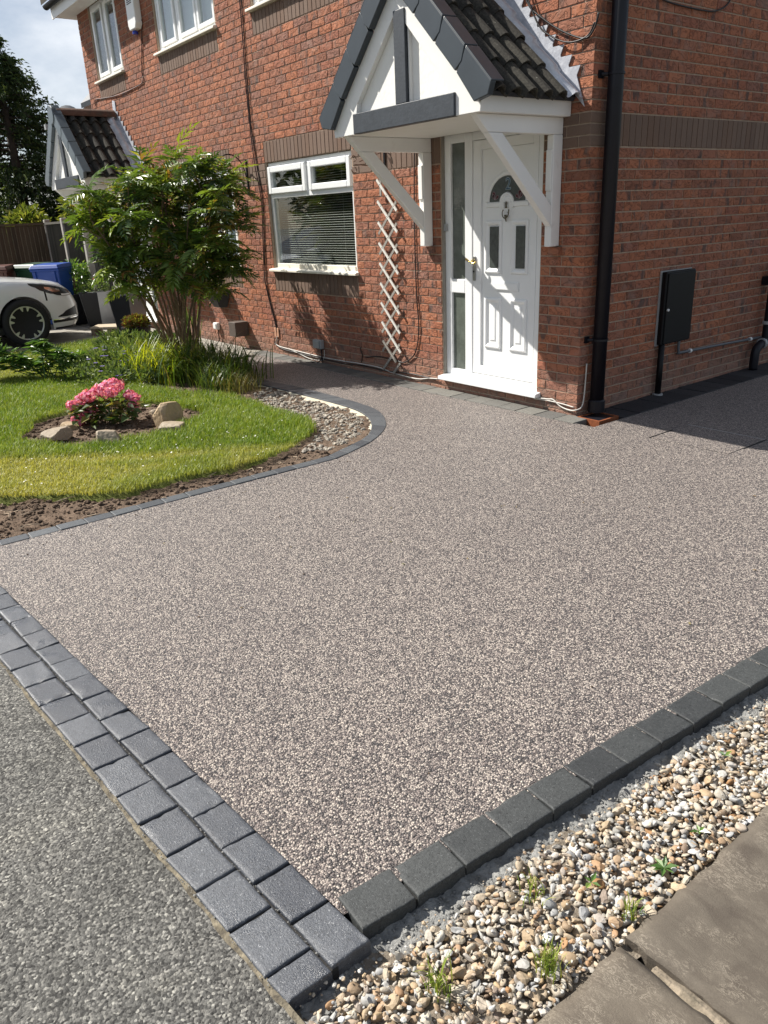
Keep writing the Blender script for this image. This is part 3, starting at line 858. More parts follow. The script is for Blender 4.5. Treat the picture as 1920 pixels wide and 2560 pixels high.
# cream mortar haunch inside the curve
mb = MB()
ri2 = resample([(-.545, -2.02)] + curve_in[1:12], 90)
for i in range(len(ri2) - 1):
    t = ri2[i + 1] - ri2[i]; nrm = np.array([-t[1], t[0]]); nrm /= np.linalg.norm(nrm)
    c_ = np.array([-1.6, -2.2]) - ri2[i]
    if nrm @ c_ < 0: nrm = -nrm
    w0 = .045 + .11 * vnoise(np.array([i * .11]), np.array([0.]), 1, 4)[0]
    w1 = .045 + .11 * vnoise(np.array([(i + 1) * .11]), np.array([0.]), 1, 4)[0]
    a, b_ = ri2[i], ri2[i + 1]
    mb.add([(a[0], a[1], -.006), (b_[0], b_[1], -.006), (b_[0] + nrm[0] * w1, b_[1] + nrm[1] * w1, -.032), (a[0] + nrm[0] * w0, a[1] + nrm[1] * w0, -.032)], [(0, 1, 2, 3)])
o = mb.build('mortar_haunch', SANDY, smooth=True); o['kind'] = 'structure'

# ------------------------------------------------------------------ edging setts along the wall
ed = thing('wall_edging', None, None, (-2, -.1, 0), kind='structure')
x = .13
while x > -4.9:
    L = .2 + rng.uniform(-.01, .01)
    f0 = -.19 - .02 * min(1, -x / 1.5); 
    block('edging_block', [(x - L + .006, f0), (x, f0), (x, -.006), (x - L + .006, -.006)], -.05, .007, EDGING, ed, .005)
    x -= L
y = .02
while y < 5:
    L = .2
    if .0 <= y < .20: y += L; continue
    block('edging_block', [(.006, y), (.30, y), (.30, y + L - .004), (.006, y + L - .004)], -.05, .006, EDGED, ed, .004)
    y += L
# ------------------------------------------------------------------ paving slabs on the right
slabs = MB().box(3.13, 5.4, -4.75, 3.2, -.12, -.075).build('paving', GRAVBASE); slabs['kind'] = 'structure'
def riven_slab(x0, x1, y0, y1):
    nx, ny = 26, 40
    u = np.linspace(0, 1, nx); w = np.linspace(0, 1, ny)
    U, Wd = np.meshgrid(u, w, indexing='ij')
    X = x0 + (x1 - x0) * U; Y = y0 + (y1 - y0) * Wd
    sh = rng.uniform(0, 50)
    ex = .010 * (vnoise(Y * 1 + sh, Y * 0, 9, 3) - .5) + .008 * (vnoise(Y + sh, Y * 0, 30, 5) - .5)
    ey = .010 * (vnoise(X * 1 + sh, X * 0, 9, 7) - .5) + .008 * (vnoise(X + sh, X * 0, 30, 2) - .5)
    X = X + ex * (np.abs(2 * U - 1) > .99) * 1.2; Y = Y + ey * (np.abs(2 * Wd - 1) > .99) * 1.2
    edge = np.minimum(np.minimum(U, 1 - U) * (x1 - x0), np.minimum(Wd, 1 - Wd) * (y1 - y0))
    Z = -.018 + .0025 * (vnoise(X + sh, Y, 5, 3) - .5) + .0016 * (vnoise(X, Y + sh, 16, 4) - .5) - .012 * np.exp(-edge / .008)
    V = np.stack([X, Y, Z], -1).reshape(-1, 3)
    I = np.arange(nx * ny).reshape(nx, ny)
    F = np.stack([I[:-1, :-1], I[1:, :-1], I[1:, 1:], I[:-1, 1:]], -1).reshape(-1, 4)
    rim = np.concatenate([I[:, 0], I[-1, 1:], I[-2::-1, -1], I[0, -2:0:-1]])
    B = V[rim].copy(); B[:, 2] = -.075
    nb_ = len(V); V = np.concatenate([V, B]); k = np.arange(len(rim)); k2 = (k + 1) % len(rim)
    S = np.stack([rim[k], rim[k2], nb_ + k2, nb_ + k], -1)
    me = raw_mesh('paving_slab', V, [np.concatenate([F, S])], SLAB, smooth=False)
    me.polygons.foreach_set('use_smooth', np.concatenate([np.ones(len(F), bool), np.zeros(len(S), bool)]))
    fix_normals(me)
    return link('paving_slab', me, slabs)
for x0, x1, ys in [(3.122, 3.80, (-4.60, -3.688, -3.66, -2.75, -2.72, -1.8, -1.77, -.6)), (3.83, 4.6, (-4.60, -4.0, -3.97, -3.0, -2.97, -2.0))]:
    for a, b_ in zip(ys[::2], ys[1::2]):
        riven_slab(x0, x1, a, b_)
# mortar in the slab joint, broken
mb = MB()
for xx in np.arange(3.2, 3.85, .012):
    h, h2 = [-.040 + .010 * vnoise(np.array([t_]), np.array([1.]), 25, 3)[0] for t_ in (xx, xx + .012)]
    mb.add([(xx, -3.690, h - .012), (xx + .012, -3.690, h2 - .012), (xx + .012, -3.674, h2), (xx, -3.674, h), (xx + .012, -3.658, h2 - .006), (xx, -3.658, h - .006)],
           [(0, 1, 2, 3), (3, 2, 4, 5)])
o = mb.build('slab_joint_mortar', simple('buff_joint_mortar', (0.26, 0.215, 0.16), 0.95, 0.25, 60, 0.004, 120, dirt=(0.13, 0.11, 0.08), dscale=25, dpos=0.45), slabs)
# recessed access cover in the resin
ac = thing('access_cover', 'thin metal outlined inspection cover set flush in the shaded driveway', 'access cover', (1.08, .12, 0))
MB().box(.78, 1.36, -.12, .36, -.01, .003).build('cover_tray', RESIN, ac)
fr = MB()
for (xa, xb, ya, yb) in [(.765, .772, -.13, .16), (1.366, 1.373, .06, .37)]:
    fr.box(xa, xb, ya, yb, -.01, .0045)
fr.build('cover_frame', JOINT, ac)
MB().box(.772, 1.366, .364, .368, -.01, .0045).build('cover_edge', GREYP, ac)
# ------------------------------------------------------------------ the brick house
house = thing('brick_house', 'red brick two storey house with white windows and a pair of gabled door canopies', 'house', (-5.09, 0, 0))
XL = -10.18
W1 = (-4.655, -2.935, 1.01, 2.21); W2 = (-7.245, -5.525, 1.01, 2.21)
U1 = (-4.655, -2.935, 3.71, 4.76); U2 = (-7.245, -5.525, 3.71, 4.76); U3 = (-9.67, -8.55, 3.71, 4.76)
D1 = (-1.605, -.435, .11, 2.21); D2 = (-9.745, -8.575, .11, 2.21)
OPEN = [W1, W2, U1, U2, U3, D1, D2]
SOLD = [(w[0], w[1], 2.21, 2.435) for w in (W1, W2)] + [(w[0], w[1], .785, 1.01) for w in (W1, W2)] + \
       [(w[0], w[1], 3.485, 3.71) for w in (U1, U2, U3)] + [(-2.60, D1[0], 1.985, 2.21), (W2[1], -4.965, 1.985, 2.21), (D2[1], -7.58, 1.985, 2.21)]
BROWNZ = [(-2.94, -2.60, 1.985, 2.21), (-4.965, -4.65, 1.985, 2.21), (-.44, .01, 1.985, 2.21), (-7.58, -7.24, 1.985, 2.21), (XL, D2[0], 1.985, 2.21)]
DEP = .1025
bricks = []   # (face, a0, a1, z0, z1, mat(0 red, 1 brown))
def runs(face, k, start, end, blocked, brown):
    z0 = .035 + .075 * k; z1 = z0 + .065; zc = z0 + .03
    bl = sorted([(b[0], b[1]) for b in blocked if b[2] < zc < b[3]])
    s = start
    step = .225
    e = start
    first = True
    while e < end - .01:
        L = .215
        a, b_ = e, min(e + L, end)
        e += step
        segs = [(a, b_)]
        for (p, q) in bl:
            ns = []
            for (u, w) in segs:
                if q <= u or p >= w: ns.append((u, w)); continue
                if p - .008 - u > .02: ns.append((u, p - .008))
                if w - (q + .008) > .02: ns.append((q + .008, w))
            segs = ns
        for (u, w) in segs:
            mid = (u + w) / 2
            mt = 1 if any(r[0] <= mid <= r[1] and r[2] < zc < r[3] for r in brown) else 0
            bricks.append((face, u, w, max(z0, -.03), z1, mt))
mir = lambda R: [(-b[1], -b[0], b[2], b[3]) for b in R]
for k in range(-1, 63):
    ev = k % 2 == 0
    if k == 62: pass
    runs('F', k, .1125 if ev else 0.0, -XL, mir(OPEN + SOLD), mir(BROWNZ))
    runs('S', k, 0.0 if ev else .1125, 5.6, [(.2275, 5.7, 1.985, 2.21)], [(0, .23, 1.985, 2.21)])
for (x0, x1, z0, z1) in SOLD:
    n = int(round((x1 - x0) / .075))
    p_ = (x1 - x0) / n
    for i in range(n):
        bricks.append(('F', -x1 + p_ * i + .004, -x1 + p_ * (i + 1) - .004, z0 + .002, z1 - .010, 2))
for i in range(71):
    bricks.append(('S', .2275 + .075 * i + .004, .2275 + .075 * (i + 1) - .004, 1.987, 2.200, 2))
def brick_geo(L, H, D, rough, r):
    nx = max(1, int(round(L / .045))); nz = max(1, int(round(H / .034)))
    if rough == 0: nx = 1; nz = 1
    xs = np.linspace(0, L, nx + 1); zs = np.linspace(0, H, nz + 1)
    c = .0022
    xs2 = xs.copy(); xs2[0] += c; xs2[-1] -= c
    zs2 = zs.copy(); zs2[0] += c; zs2[-1] -= c
    X, Z = np.meshgrid(xs2, zs2, indexing='ij')
    Y = np.zeros_like(X)
    if rough:
        Y += r.normal(0, .0011, X.shape)
        Y[0, :] += .0006; Y[-1, :] += .0006; Y[:, 0] += .0008; Y[:, -1] += .0008
    V = [np.stack([X, Y, Z], -1).reshape(-1, 3)]
    n = X.size
    I = np.arange(n).reshape(nx + 1, nz + 1)
    F4 = [np.stack([I[:-1, :-1], I[1:, :-1], I[1:, 1:], I[:-1, 1:]], -1).reshape(-1, 4)]
    rim = np.concatenate([I[:, 0], I[-1, 1:], I[-2::-1, -1], I[0, -2:0:-1]])
    fx = X.reshape(-1)[rim]; fz = Z.reshape(-1)[rim]
    ox = np.where(fx < L / 2, np.where(np.isclose(fx, xs2[0]), 0, fx), np.where(np.isclose(fx, xs2[-1]), L, fx))
    oz = np.where(np.isclose(fz, zs2[0]), 0, np.where(np.isclose(fz, zs2[-1]), H, fz))
    V.append(np.stack([ox, np.full(len(ox), c), oz], -1))
    V.append(np.stack([ox, np.full(len(ox), D), oz], -1))
    m = len(rim); k = np.arange(m); k2 = (k + 1) % m
    F4.append(np.stack([rim[k2], rim[k], n + k, n + k2], -1)[:, ::-1])
    F4.append(np.stack([n + k2, n + k, n + m + k, n + m + k2], -1)[:, ::-1])
    return np.concatenate(V), np.concatenate(F4)
# rank by size in the picture
def bcorners(b):
    f, a0, a1, z0, z1, mt = b
    if f == 'F': return np.array([(-a1, 0, z0), (-a0, 0, z0), (-a0, 0, z1), (-a1, 0, z1)])
    return np.array([(0, a0, z0), (0, a1, z0), (0, a1, z1), (0, a0, z1)])
score = []
for b in bricks:
    P = bcorners(b)
    u, v, z = project(P)
    area = 0.5 * abs(sum(u[i] * v[(i + 1) % 4] - u[(i + 1) % 4] * v[i] for i in range(4)))
    if u.min() < -20 or u.max() > 1940 or v.min() < -20 or v.max() > 2580: area = 0
    if b[0] == 'F' and -.2 > -b[1] > -1.9 and b[3] > 2.45: area = 0        # behind the canopy roof
    score.append(area)
order = np.argsort(-np.array(score))
single = set(order[:300].tolist())
front_core = MB()
xb = sorted(set([XL, 0.0] + [o[0] for o in OPEN] + [o[1] for o in OPEN]))
zb = sorted(set([-.12, 4.9] + [o[2] for o in OPEN] + [o[3] for o in OPEN]))
REC = .0065
V, F = [], []
for i in range(len(xb) - 1):
    for j in range(len(zb) - 1):
        xc, zc = (xb[i] + xb[i + 1]) / 2, (zb[j] + zb[j + 1]) / 2
        if any(o[0] < xc < o[1] and o[2] < zc < o[3] for o in OPEN): continue
        xr = xb[i + 1] - (REC if i == len(xb) - 2 else 0)
        front_core.box(xb[i], xr, REC, .26, zb[j], zb[j + 1])
fw = front_core.build('front_wall', MORTAR, house)
sw = MB().box(-.26, -REC, .26, 5.6, -.12, 4.9).build('side_wall', MORTAR, house)
MB().add([(-.26, .0, 4.9), (-.01, .0, 4.9), (-.01, 5.6, 4.9), (-.26, 5.6, 4.9), (-.26, 2.8, 7.2), (-.01, 2.8, 7.2)],
         [(0, 1, 5, 4), (3, 4, 5, 2), (1, 2, 5), (0, 4, 3), (0, 3, 2, 1)]).build('gable_wall', BRICK, house)
MB().box(XL, XL + .26, .262, 5.6, -.12, 4.9).build('far_wall', BRICK, house)
MB().box(XL, -.01, 5.602, 5.8, -.12, 4.9).build('back_wall', BRICK, house)
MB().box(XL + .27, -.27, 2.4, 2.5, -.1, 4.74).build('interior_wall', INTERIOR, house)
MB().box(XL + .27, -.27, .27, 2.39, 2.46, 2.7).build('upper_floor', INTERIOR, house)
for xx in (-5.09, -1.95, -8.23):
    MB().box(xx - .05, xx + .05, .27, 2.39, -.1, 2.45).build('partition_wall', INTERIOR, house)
cache = {}
stuff = {('F', 0): [], ('S', 0): []}
stV = {'F': [], 'S': []}; stF = {'F': [], 'S': []}; stR = {'F': [], 'S': []}; stM = {'F': [], 'S': []}; stn = {'F': 0, 'S': 0}
rb = np.random.default_rng(5)
for i, (f, a0, a1, z0, z1, mt) in enumerate(bricks):
    L, H = a1 - a0, z1 - z0
    rough = 1 if mt == 0 else 0
    pr = rb.normal(0, .0007)
    if i in single:
        key = (round(L, 3), round(H, 3), mt)
        lst = cache.setdefault(key, [])
        if len(lst) < (6 if rough else 2):
            Vb, Fb = brick_geo(L, H, DEP, rough, rb)
            me = raw_mesh('brick', Vb, [Fb], BROWN if mt else BRICK)
            lst.append(me)
        else:
            me = lst[int(rb.integers(len(lst)))]
        if f == 'F': child_at('brick', me, fw, (-a1, pr, z0))
        else: child_at('brick', me, sw, (-pr, a0, z0), (0, 0, math.pi / 2))
    else:
        Vb, Fb = brick_geo(L, H, DEP, rough if score[i] > 60 else 0, rb)
        if f == 'F': Vw = np.stack([-a1 + Vb[:, 0], pr + Vb[:, 1], z0 + Vb[:, 2]], 1)
        else: Vw = np.stack([-pr - Vb[:, 1], a0 + Vb[:, 0], z0 + Vb[:, 2]], 1)
        stV[f].append(Vw); stF[f].append(Fb + stn[f]); stR[f].append(np.full(len(Vb), rb.random())); stM[f].append(np.full(len(Fb), 1 if mt else 0))
        stn[f] += len(Vb)
for f, par in (('F', fw), ('S', sw)):
    me = raw_mesh('brickwork', np.concatenate(stV[f]) - ORG[par], [np.concatenate(stF[f])], [BRICK, BROWN], rnd=np.concatenate(stR[f]), fmat=np.concatenate(stM[f]))
    o = link('brickwork', me, par); o['kind'] = 'stuff'
# corbel bricks under the canopy brackets
for xx in (-1.79, -.315):
    MB().box(xx, xx + .10, -.045, .05, 1.238, 1.300).build('corbel_brick', BRICK, house, bevel=.004)

# ---- roof and eaves
rf = MB()
rf.add([(XL - .33, -.42, 4.90), (.33, -.42, 4.90), (.33, 2.8, 7.25), (XL - .33, 2.8, 7.25),
        (XL - .33, -.42, 4.97), (.33, -.42, 4.97), (.33, 2.8, 7.33), (XL - .33, 2.8, 7.33)],
       [(0, 3, 2, 1), (4, 5, 6, 7), (0, 1, 5, 4), (1, 2, 6, 5), (3, 0, 4, 7), (2, 3, 7, 6)])
rf.add([(XL - .33, 6.0, 4.90), (.33, 6.0, 4.90), (.33, 2.81, 7.25), (XL - .33, 2.81, 7.25),
        (XL - .33, 6.0, 4.97), (.33, 6.0, 4.97), (.33, 2.81, 7.33), (XL - .33, 2.81, 7.33)],
       [(0, 3, 2, 1), (4, 5, 6, 7), (0, 1, 5, 4), (1, 2, 6, 5), (3, 0, 4, 7), (2, 3, 7, 6)])
rf.build('roof', TILE, house)
MB().box(XL - .29, .29, -.272, -.002, 4.74, 4.76).box(XL - .29, XL - .003, .0, 5.6, 4.74, 4.76).build('soffit', WHITE, house)
MB().box(XL - .31, .31, -.292, -.274, 4.715, 4.90).build('fascia', WHITE, house)
gt = MB()
prof = [(-.29 - .055 + .055 * math.cos(a), 4.895 + .055 * math.sin(a)) for a in np.linspace(math.pi, 2 * math.pi, 9)]
prof += [(-.29 - .055 + .05 * math.cos(a), 4.897 + .05 * math.sin(a)) for a in np.linspace(2 * math.pi, math.pi, 9)]
gt.prism(prof, 0, XL - .34, .34)
gt.build('gutter', BLACKP, house)

# ---- windows
def ring(mb, x0, x1, z0, z1, w, y0, y1, wb=None):
    wb = w if wb is None else wb
    mb.box(x0, x0 + w, y0, y1, z0, z1); mb.box(x1 - w, x1, y0, y1, z0, z1)
    mb.box(x0 + w, x1 - w, y0, y1, z1 - w, z1); mb.box(x0 + w, x1 - w, y0, y1, z0, z0 + wb)
def sill(parent, x0, x1, zt, m=SILLM):
    MB().prism([(-.052, zt - .026), (-.052, zt - .006), (-.046, zt), (.034, zt + .014), (.034, zt - .026)], 0, x0 - .045, x1 + .04).build('sill', m, parent, bevel=.003)
def window(name, R, lights, glasstop=True, sashed=True, zb=.028):
    x0, x1, z0, z1 = R[0] + .006, R[1] - .006, R[2] + zb, R[3] - .006
    mb = MB()
    ring(mb, x0, x1, z0, z1, .045, .034, .10, .05)
    for a, b_ in zip(lights[:-1], lights[1:]):
        c = (a[1] + b_[0]) / 2
        mb.box(c - .022, c + .022, .034, .099, z0 + .05, z1 - .045)
    w = mb.build(name, UPVC, house, bevel=.005)
    for (ga, gb) in lights:
        s = MB(); ring(s, ga - .05, gb + .05, z0 + .052, z1 - .047, .05, .018, .072)
        sh_ = s.build('sash', UPVC, w, bevel=.006)
        MB().box(ga - .003, gb + .003, .046, .052, z0 + .099, z1 - .094).build('pane', GLASS, w)
    sill(w, R[0], R[1], R[2] + .026)
    return w
# own ground floor window: two fanlights above one wide pane
x0, x1, z0, z1 = W1[0] + .006, W1[1] - .006, 1.036, 2.204
mb = MB(); ring(mb, x0, x1, z0, z1, .05, .034, .10, .06)
mb.box(x0 + .05, x1 - .05, .034, .099, 1.822, 1.885); mb.box(-3.815, -3.765, .034, .099, 1.886, z1 - .05)
w1 = mb.build('window', UPVC, house, bevel=.005)
for a, b_ in ((-4.572, -3.898), (-3.704, -3.046)):
    s = MB(); ring(s, a - .068, b_ + .062, 1.872, 2.163, .064, .010, .07)
    s.build('sash', UPVC, w1, bevel=.009, seg=3)
    MB().box(a - .004, b_ + .003, .044, .050, 1.93, 2.10).build('pane', GLASS, w1)
MB().box(x0 + .048, x1 - .048, .052, .058, 1.092, 1.825).build('pane', GLASS, w1)
MB().box(x0 + .05, x1 - .05, .022, .06, 1.037, 1.10).build('bottom_bead', SILLM, w1, bevel=.006)
sill(w1, W1[0], W1[1], W1[2] + .026)
L3 = [(-7.085, -6.715), (-6.50, -6.10), (-5.965, -5.605)]
window('window', U2, L3); window('window', U1, [(a + 2.59, b_ + 2.59) for a, b_ in L3])
window('window', W2, L3)
window('window', U3, [(-9.555, -9.215), (-8.99, -8.665)])
# curtains and blinds
def curtain(label, x0, x1, z0, z1, y=.135):
    xs = np.linspace(x0, x1, int((x1 - x0) / .012)); ph = rng.uniform(0, 6)
    ys = y + .006 * np.sin(xs * 12 + ph) + .003 * np.sin(xs * 31 + 2 * ph)
    V = np.concatenate([np.stack([xs, ys, np.full_like(xs, z0)], 1), np.stack([xs, ys, np.full_like(xs, z1)], 1)])
    n = len(xs); I = np.arange(n - 1)
    V[:, :] -= np.array([(x0 + x1) / 2, y, z0])
    o = link('curtain', raw_mesh('curtain', V, [np.stack([I, I + 1, n + I + 1, n + I], 1)], CURTAIN, smooth=True), None, ((x0 + x1) / 2, y, z0))
    settags(o, label, 'curtain')
curtain('pale net curtain across the wide upstairs window', -7.2, -5.57, 3.74, 4.73)
curtain('pale curtain behind the ground floor window hidden by the shrub', -6.05, -5.55, 1.05, 2.18)
curtain('net curtain in the upstairs window cut off above the canopy', -4.6, -2.98, 3.74, 4.73)
vb = thing('venetian_blind', 'open cream venetian blind behind the front window', 'blind', (-3.79, .13, 1.06))
MB().box(-4.58, -2.99, .115, .15, 2.13, 2.17).build('head_rail', BLIND, vb)
sm = MB().add([(-.795, -.012, .002), (.795, -.012, .002), (.795, .012, -.002), (-.795, .012, -.002), (-.795, 0, .0035), (.795, 0, .0035)], [(0, 1, 5, 4), (4, 5, 2, 3)]).mesh('blind_slat', BLIND)
z = 1.10
while z < 2.12:
    child_at('blind_slat', sm, vb, (-3.785, .13, z), (math.radians(13), 0, 0))
    z += .0245
for xx in (-4.25, -3.3):
    MB().tube([(xx, .13, 1.08), (xx, .13, 2.14)], .0012, 4).build('ladder_cord', BLIND, vb)
MB().box(-4.58, -2.99, .118, .142, 1.07, 1.085).build('bottom_rail', BLIND, vb)

# ---- front doors
def arc(cx, cz, rx, rz, a0, a1, n):
    return [(cx + rx * math.cos(t), cz + rz * math.sin(t)) for t in np.linspace(a0, a1, n)]
def front_door(dx, mirror, detail=True):
    f = (lambda x: dx + x) if not mirror else (lambda x: dx - x)
    def B(mb, a, b_, y0, y1, z0, z1):
        xa, xb_ = sorted((f(a), f(b_)))
        mb.box(xa, xb_, y0, y1, z0, z1); return mb
    fr = MB()
    B(fr, -1.60, -1.522, .045, .11, .136, 2.20); B(fr, -1.345, -1.252, .045, .11, .136, 2.20)
    B(fr, -.515, -.44, .045, .11, .136, 2.20)
    B(fr, -1.521, -1.346, .045, .11, 2.132, 2.20); B(fr, -1.251, -.516, .045, .11, 2.132, 2.20)
    B(fr, -1.521, -1.346, .045, .11, .136, .203); B(fr, -1.521, -1.346, .045, .11, .897, 1.018)
    B(fr, -1.251, -.516, .045, .11, .136, .190)
    frame = fr.build('door_frame', UPVC, house, bevel=.006)
    for z0, z1 in ((.19, .91), (1.005, 2.145)):
        B(MB(), -1.53, -1.336, .068, .078, z0, z1).build('side_pane', SIDEGLASS, frame)
    B(MB(), -1.6045, -1.597, .012, .06, .14, 2.2).build('sealant_strip', CONC, frame)
    s = MB()
    xa, xb_ = sorted((f(-1.612), f(-.385)))
    s.prism([(-.065, .100), (-.065, .125), (-.058, .134), (.10, .152), (.10, .100)], 0, xa, xb_)
    s.build('door_sill', UPVC, frame, bevel=.005)
    lf = MB()
    B(lf, -1.246, -1.152, .050, .10, .196, 2.128); B(lf, -.576, -.521, .050, .10, .196, 2.128)
    B(lf, -1.151, -.577, .050, .10, 2.055, 2.128); B(lf, -1.151, -.577, .050, .10, .196, .273)
    B(lf, -1.150, -.578, .066, .094, .274, 2.054)
    leaf = lf.build('front_door', UPVC, house, bevel=.004)
    def mould(a, b_, z0, z1, w=.042):
        m_ = MB()
        A, Bq = sorted((f(a), f(b_)))
        # mitred raised moulding: outer low, crest, inner low
        def rect(i, y): return [(A + i, y, z0 + i), (Bq - i, y, z0 + i), (Bq - i, y, z1 - i), (A + i, y, z1 - i)]
        rings = [rect(0, .0655), rect(.004, .054), rect(w * .4, .050), rect(w * .65, .055), rect(w, .0655)]
        V = sum(rings, [])
        F = []
        for r_ in range(4):
            for k in range(4):
                F.append((r_ * 4 + k, r_ * 4 + (k + 1) % 4, (r_ + 1) * 4 + (k + 1) % 4, (r_ + 1) * 4 + k))
        m_.add(V, F)
        return m_.build('panel_moulding', UPVC, leaf)
    for a, b_ in ((-1.108, -.911), (-.808, -.613)):
        mould(a, b_, .437, .876)
        mould(a, b_, 1.077, 1.503)
        B(MB(), a + .056, b_ - .042, .0585, .0652, 1.125, 1.456).build('door_pane', DOORGLASS, leaf)
        ins = MB(); A, Bq = sorted((f(a + .062), f(b_ - .062)))
        ins.add([(A, .0655, .50), (Bq, .0655, .50), (Bq, .0655, .813), (A, .0655, .813), (A + .012, .060, .512), (Bq - .012, .060, .512), (Bq - .012, .060, .801), (A + .012, .060, .801)],
                [(0, 1, 5, 4), (1, 2, 6, 5), (2, 3, 7, 6), (3, 0, 4, 7), (4, 5, 6, 7)]).build('raised_panel', UPVC, leaf)
    # fan light
    cx, cz = f(-.856), 1.648
    m_ = MB(); n = 25
    rr = [(.236, .232, .0655), (.228, .224, .052), (.214, .208, .050), (.203, .197, .056), (.197, .191, .0655)]
    V = []
    for rx, rz, y in rr:
        V += [(p[0], y, p[1]) for p in arc(cx, cz, rx, rz, 0, math.pi, n)]
    F = []
    for r_ in range(len(rr) - 1):
        for k in range(n - 1):
            F.append((r_ * n + k, r_ * n + k + 1, (r_ + 1) * n + k + 1, (r_ + 1) * n + k))
    m_.add(V, F)
    for sx in (-1, 1):
        a, b_ = sorted((cx + sx * .236, cx + sx * .072))
        m_.prism([(.0655, 1.604), (.052, 1.610), (.050, 1.636), (.056, 1.645), (.0655, 1.650)], 0, a, b_)
    m_.build('fan_moulding', UPVC, leaf, smooth=False)
    gp = arc(cx, cz, .199, .193, 0, math.pi, 25) + arc(cx, cz, .078, .072, math.pi, 0, 15)
    MB().prism(gp, 1, .0575, .064).build('fan_pane', DOORGLASS, leaf)
    bo = MB()
    V = []; n2 = 15
    for rx, y in ((.080, .0655), (.078, .050), (.064, .048), (.056, .054), (.048, .055), (.044, .048), (.030, .046), (.0, .046)):
        V += [(p[0], y, p[1]) for p in arc(cx, cz - .006, max(rx, .001), max(rx * .93, .001), 0, math.pi, n2)]
    F = []
    for r_ in range(7):
        for k in range(n2 - 1):
            F.append((r_ * n2 + k, r_ * n2 + k + 1, (r_ + 1) * n2 + k + 1, (r_ + 1) * n2 + k))
    bo.add(V, F)
    for w_ in (-1, 1):
        a, b_ = sorted((cx + w_ * .078, cx + w_ * .030)); bo.box(a, b_, .050, .0655, 1.600, 1.643)
    bo.build('fan_boss', UPVC, leaf)
    B(MB(), -1.003, -.710, .057, .0655, .938, 1.012).build('letterbox', UPVC, leaf, bevel=.003)
    B(MB(), -.992, -.721, .0525, .0565, .948, 1.002).build('letter_flap', UPVC, leaf, bevel=.002)
    hp = B(MB(), -1.240, -1.208, .038, .0495, 1.012, 1.216).build('handle_plate', STEELD, leaf, bevel=.004)
    MB().tube(smooth_path([(f(-1.290), .004, 1.188), (f(-1.275), -.004, 1.196), (f(-1.25), -.002, 1.180), (f(-1.225), 0, 1.178), (f(-1.195), -.006, 1.160), (f(-1.172), 0, 1.166), (f(-1.166), .006, 1.178)], 4), .0085, 8).tube([(f(-1.225), .04, 1.178), (f(-1.225), -.002, 1.178)], .011, 8).build('door_handle', BRASS, leaf, smooth=True)
    MB().lathe([(.009, 0), (.009, .004)], (f(-1.224), .032, 1.09), 1, 10).build('keyhole', BLACKP, leaf)
    if not detail: return
    # knocker
    kx = f(-.855)
    k_ = MB().tube([(kx, .048, 1.648), (kx, .045, 1.632), (kx, .046, 1.612), (kx, .045, 1.596)], [.004, .009, .006, .010], 8)
    k_.lathe([(.006, 0), (.022, .006), (.026, .018), (.014, .032), (.004, .036)], (kx, .066, 1.562), 1, 12)
    for v in range(len(k_.v)):
        pass
    k_.tube(smooth_path([(kx - .030, .046, 1.585), (kx - .036, .04, 1.565), (kx - .028, .036, 1.535), (kx, .034, 1.518), (kx + .028, .036, 1.535), (kx + .036, .04, 1.565), (kx + .030, .046, 1.585)], 4), .0045, 6)
    k_.tube([(kx, .04, 1.545), (kx, .042, 1.518), (kx, .05, 1.492)], [.012, .008, .004], 8)
    k_.build('door_knocker', BRONZE, leaf, smooth=True)
    # stained glass numeral and flowers
    NUMF = simple('blue_stained_glass', (0.012, 0.06, 0.12), 0.2, 0.2, 60)
    NUMO = simple('grey_lead_came', (0.30, 0.38, 0.42), 0.5, 0.1, 60)
    PETF = simple('dark_red_stained_glass', (0.07, 0.012, 0.016), 0.2, 0.2, 60)
    PETO = simple('pinkish_lead_came', (0.33, 0.27, 0.28), 0.5, 0.1, 60)
    def text_mesh(s_, size, off, ext):
        c_ = bpy.data.curves.new('t', 'FONT'); c_.body = s_; c_.size = size; c_.align_x = 'CENTER'; c_.align_y = 'CENTER'; c_.offset = off; c_.extrude = ext
        ob = bpy.data.objects.new('t', c_); COL.objects.link(ob)
        dg = bpy.context.evaluated_depsgraph_get()
        me = bpy.data.meshes.new_from_object(ob.evaluated_get(dg))
        bpy.data.objects.remove(ob)
        return me
    for nm, m2, off, y in (('numeral_outline', NUMO, .0028, .0564), ('numeral', NUMF, -.0022, .0552)):
        me = text_mesh('2', .125, off, .0008); me.materials.clear(); me.materials.append(m2)
        child_at(nm, me, leaf, (cx + .012, y, 1.776), (math.pi / 2, 0, 0))
    for sx in (-1, 1):
        bx, bz = cx + sx * .136, 1.662
        for ang, ln in ((95 + 12 * -sx, .066), (55 if sx > 0 else 125, .052), (140 if sx > 0 else 40, .050)):
            a = math.radians(ang)
            dv = np.array([math.cos(a), math.sin(a)]); nv = np.array([-dv[1], dv[0]])
            st = [(0, 0), (.3, .10), (.6, .24), (.8, .26), (.93, .18), (1, 0)]
            pl = [np.array([bx, bz]) + dv * ln * s_ + nv * ln * w_ for s_, w_ in st] + [np.array([bx, bz]) + dv * ln * s_ - nv * ln * w_ for s_, w_ in st[-2:0:-1]]
            MB().prism([tuple(p) for p in pl], 1, .0561, .0572).build('glass_petal', PETF, leaf)
            MB().tube([(p[0], .056, p[1]) for p in pl + [pl[0]]], .0016, 4).build('petal_lead', PETO, leaf)
front_door(0, False)
front_door(-10.18, True, False)
bell = MB().box(-1.597, -1.560, .022, .0445, 1.428, 1.488).build('door_bell', GREYP, None, (-1.58, .03, 1.45), bevel=.004)
settags(bell, 'small grey bell box on the left edge of the white door frame', 'door bell')

